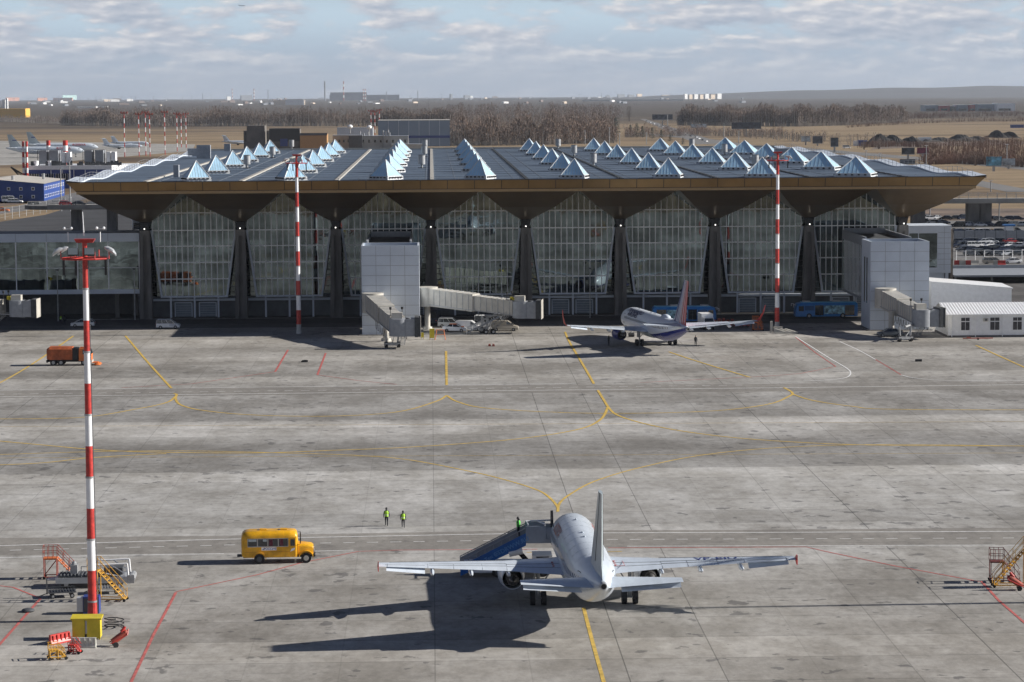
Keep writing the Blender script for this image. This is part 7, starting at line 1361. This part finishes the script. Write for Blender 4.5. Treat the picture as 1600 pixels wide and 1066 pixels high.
woods('thicket', 'red brown bush thicket behind the billboards at right', [(1445, 258), (1500, 256), (1545, 258), (1600, 262), (1660, 262), (1660, 219), (1600, 222), (1545, 223), (1500, 226), (1440, 232)], 1500, 4, 8, 40, twig=M_bush, trunk=M_bush, seed=7, rr=3.0, front=.2)
woods('hedge', 'low brown scrub strip below the spoil heaps', [(1345, 231), (1400, 229), (1460, 231), (1460, 228), (1400, 226), (1345, 229)], 250, 3, 6, 30, twig=M_bush, trunk=M_bush, seed=8, rr=3.0)
woods('field_scrub', 'reddish scrub strips in the dry fields at right', [(1320, 200), (1420, 194), (1520, 190), (1620, 190), (1620, 178), (1520, 178), (1420, 180), (1330, 190)], 900, 2.5, 6, 24, twig=M_bush, trunk=M_bush, seed=9, rr=4, front=.3)
woods('far_woods', 'dark distant woods along the horizon', [(-60, 171), (200, 169), (500, 168), (800, 167), (1100, 164), (1400, 161), (1660, 158), (1660, 147), (1400, 149), (1100, 151.5), (800, 153), (500, 154.5), (200, 156), (-60, 158)], 8000, 5, 11, 9, twig=M_fartw, trunk=M_fartw, seed=10, rr=13, front=.0)
woods('horizon_woods', 'faint blue grey woods at the very horizon', [(-60, 157), (200, 156), (500, 154.5), (800, 153), (1100, 151), (1400, 149), (1660, 147.5), (1660, 144.6), (1400, 146), (1100, 147.8), (800, 149.5), (500, 151), (200, 152.5), (-60, 154)], 5200, 5, 13, 7, twig=M_fartw, trunk=M_fartw, seed=12, rr=30, front=.0)
woods('roadside_scrub', 'bare brown scrub between the evergreens and the billboards', [(975, 215), (1040, 214), (1100, 212), (1230, 214), (1230, 208), (1100, 206), (1040, 202), (975, 200)], 500, 5, 11, 34, twig=M_bush, trunk=M_trunk, seed=13, rr=3)
woods('scattered_trees', 'loose bare trees along the highway behind the right half of the roof', [(1060, 208), (1150, 214), (1250, 222), (1400, 232), (1400, 222), (1250, 213), (1150, 207), (1060, 203)], 260, 5, 11, 40, twig=M_twig, trunk=M_trunk, seed=15, rr=2.6, front=.1)
woods('field_thicket', 'broad brown thicket in the far right fields', [(1420, 186), (1500, 183), (1660, 180), (1660, 175.5), (1500, 176.5), (1420, 179)], 700, 5, 10, 22, twig=M_bush, trunk=M_bush, seed=16, rr=5, front=.1)
# low hill line on the right horizon
b = MB(); vs = []; nn_ = 60
for i in range(nn_ + 1): x = -500 + 6500 * i / nn_; h_ = 95 * (1 - math.exp(-max(0, (x - 1500)) / 1500)) * (1 + .05 * math.sin(i * .9)); vs += [(x, 17500, -5), (x, 19500, h_), (x, 22000, h_ * .8)]
b.add(vs, [(i * 3 + k, i * 3 + 3 + k, i * 3 + 4 + k, i * 3 + 1 + k) for i in range(nn_) for k in (0, 1)]); struct(b, 'hill', mat('wooded hill', (.045, .042, .045), 1, var=.3, scale=.002))
def evergreen(lab, px, pyb, pyt, seed, wide=.3):
    q = P(px, pyb); H_ = PY(px, pyt, q.y).z; t = thing('evergreen_tree', lab, 'tree', (q.x, q.y, 0), group='evergreens at the forest gap'); MB().tube((0, 0, 0), (0, 0, H_ * .85), .35, .08, 6).build('trunk', M_stone, t)
    r_ = np.random.default_rng(seed); b = MB()
    for k in range(420):
        z = H_ * (.08 + .92 * r_.random() ** 1.2); a_ = r_.random() * 6.28; rad = H_ * wide * (1 - z / H_ * .92) * (.35 + .75 * r_.random()); c = Vector((rad * math.cos(a_), rad * math.sin(a_), z)); s = H_ * .05 * (.6 + r_.random()); d1 = Vector((math.cos(a_), math.sin(a_), -.35)) * s * 1.3; d2 = Vector((-math.sin(a_), math.cos(a_), .1)) * s * .6
        b.add([c - d2, c + d2, c + d1], [(0, 1, 2)])
    b.build('crown', M_ever, t, fix=False)
for i, (px, pb, pt_, w_) in enumerate(((962, 209, 183, .40), (985, 214, 195, .42), (995, 215, 193, .42), (1004, 215, 197, .35), (1019, 217, 199, .34), (1033, 220, 203, .32), (1047, 221, 208, .36), (1067, 226, 215, .5), (1205, 216, 207, .45), (1222, 217, 206, .5), (1240, 219, 210, .45), (1248, 220, 209, .5))):
    evergreen(['tallest dark evergreen at the forest gap', 'broad evergreen, left in the cluster', 'broad evergreen, second in the cluster', 'evergreen in the middle of the cluster', 'pointed evergreen right of the cluster', 'slim pointed evergreen by the highway', 'small evergreen by the highway bend', 'low round evergreen behind the skylights', 'small dark evergreen by the dry field, first of four', 'small dark evergreen by the dry field, second of four', 'small dark evergreen by the dry field, third of four', 'small dark evergreen by the dry field, last of four'][i], px, pb, pt_, i + 40, w_)
def bush(lab, px, pyb, pyt, wpx, seed):
    q = P(px, pyb); H_ = PY(px, pyt, q.y).z; Rr = wpx / 2 * q.y / 4000; r_ = np.random.default_rng(seed); t = thing('bare_tree', lab, 'tree', (q.x, q.y, 0)); b = MB()
    for k in range(14):
        a_ = r_.random() * 6.28; tip = Vector((Rr * .7 * math.cos(a_) * r_.random(), Rr * .7 * math.sin(a_), H_ * (.6 + .35 * r_.random()))); b.tube((tip.x * .15, tip.y * .15, 0), tip, .16, .04, 4)
    b.build('trunk', M_twig, t); b = MB()
    for k in range(500):
        a_ = r_.random() * 6.28; u = r_.random() ** .5; z = H_ * (.3 + .7 * r_.random()); rad = Rr * u * math.sqrt(max(.05, 1 - ((z / H_ - .55) / .5) ** 2)); c = Vector((rad * math.cos(a_), rad * math.sin(a_), z)); s = H_ * .07 * (.5 + r_.random()); b.add([c, c + Vector((.12, 0, 0)), c + Vector((math.cos(a_) * s, math.sin(a_) * s, s))], [(0, 1, 2)])
    b.build('crown', M_twig, t, fix=False)
for lab, px, pb, pt_, w_, sd in (('wide dark bare tree behind the light blue billboard', 1524, 259, 237, 30, 1), ('spreading bare tree left of the light blue billboard', 1500, 256, 243, 34, 2), ('small bare tree beside the white roadside vans', 1350, 234, 222, 14, 3), ('bare tree near the highway bend', 1373, 233, 219, 20, 4), ('tall bare tree at the forest gap', 736 + 247, 190, 167, 8, 5)): bush(lab, px, pb, pt_, w_, sd)
# roadside sheds and lorries at right
for a_, c2, pb, pt_, m, lab in ((1335, 1342, 228, 221, M_white, 'white cargo box beside the highway'), (1342, 1355, 228, 220, M_blue2, 'dark blue cabin beside the white cargo box'), (1411, 1420, 224, 220, M_cream, 'small pale hut in front of the spoil heap'), (1436, 1455, 221, 215, M_white, 'white site cabins before the spoil heap'), (1580, 1600, 200, 195.5, M_blue2, 'dark blue shed at the right edge of the field')):
    bpx('roadside_cabin', lab, 'cabin', a_, c2, pb, pt_, 6, m, m)

# ------------------------------------------------------------------ air
b = MB(); b.box(-8800, 8800, -250, 26000, -6, 240); m = bpy.data.materials.new('thin haze'); m.use_nodes = True; tt = m.node_tree; tt.nodes.clear(); pv = N(tt, 'ShaderNodeVolumePrincipled'); pv.inputs['Color'].default_value = (.80, .88, 1, 1); pv.inputs['Density'].default_value = 2.7e-5; pv.inputs['Anisotropy'].default_value = .2; mo = N(tt, 'ShaderNodeOutputMaterial'); tt.links.new(pv.outputs[0], mo.inputs['Volume'])
o = b.build('haze', m); tag(o, 'thin pale haze over the plain', None, kind='stuff')
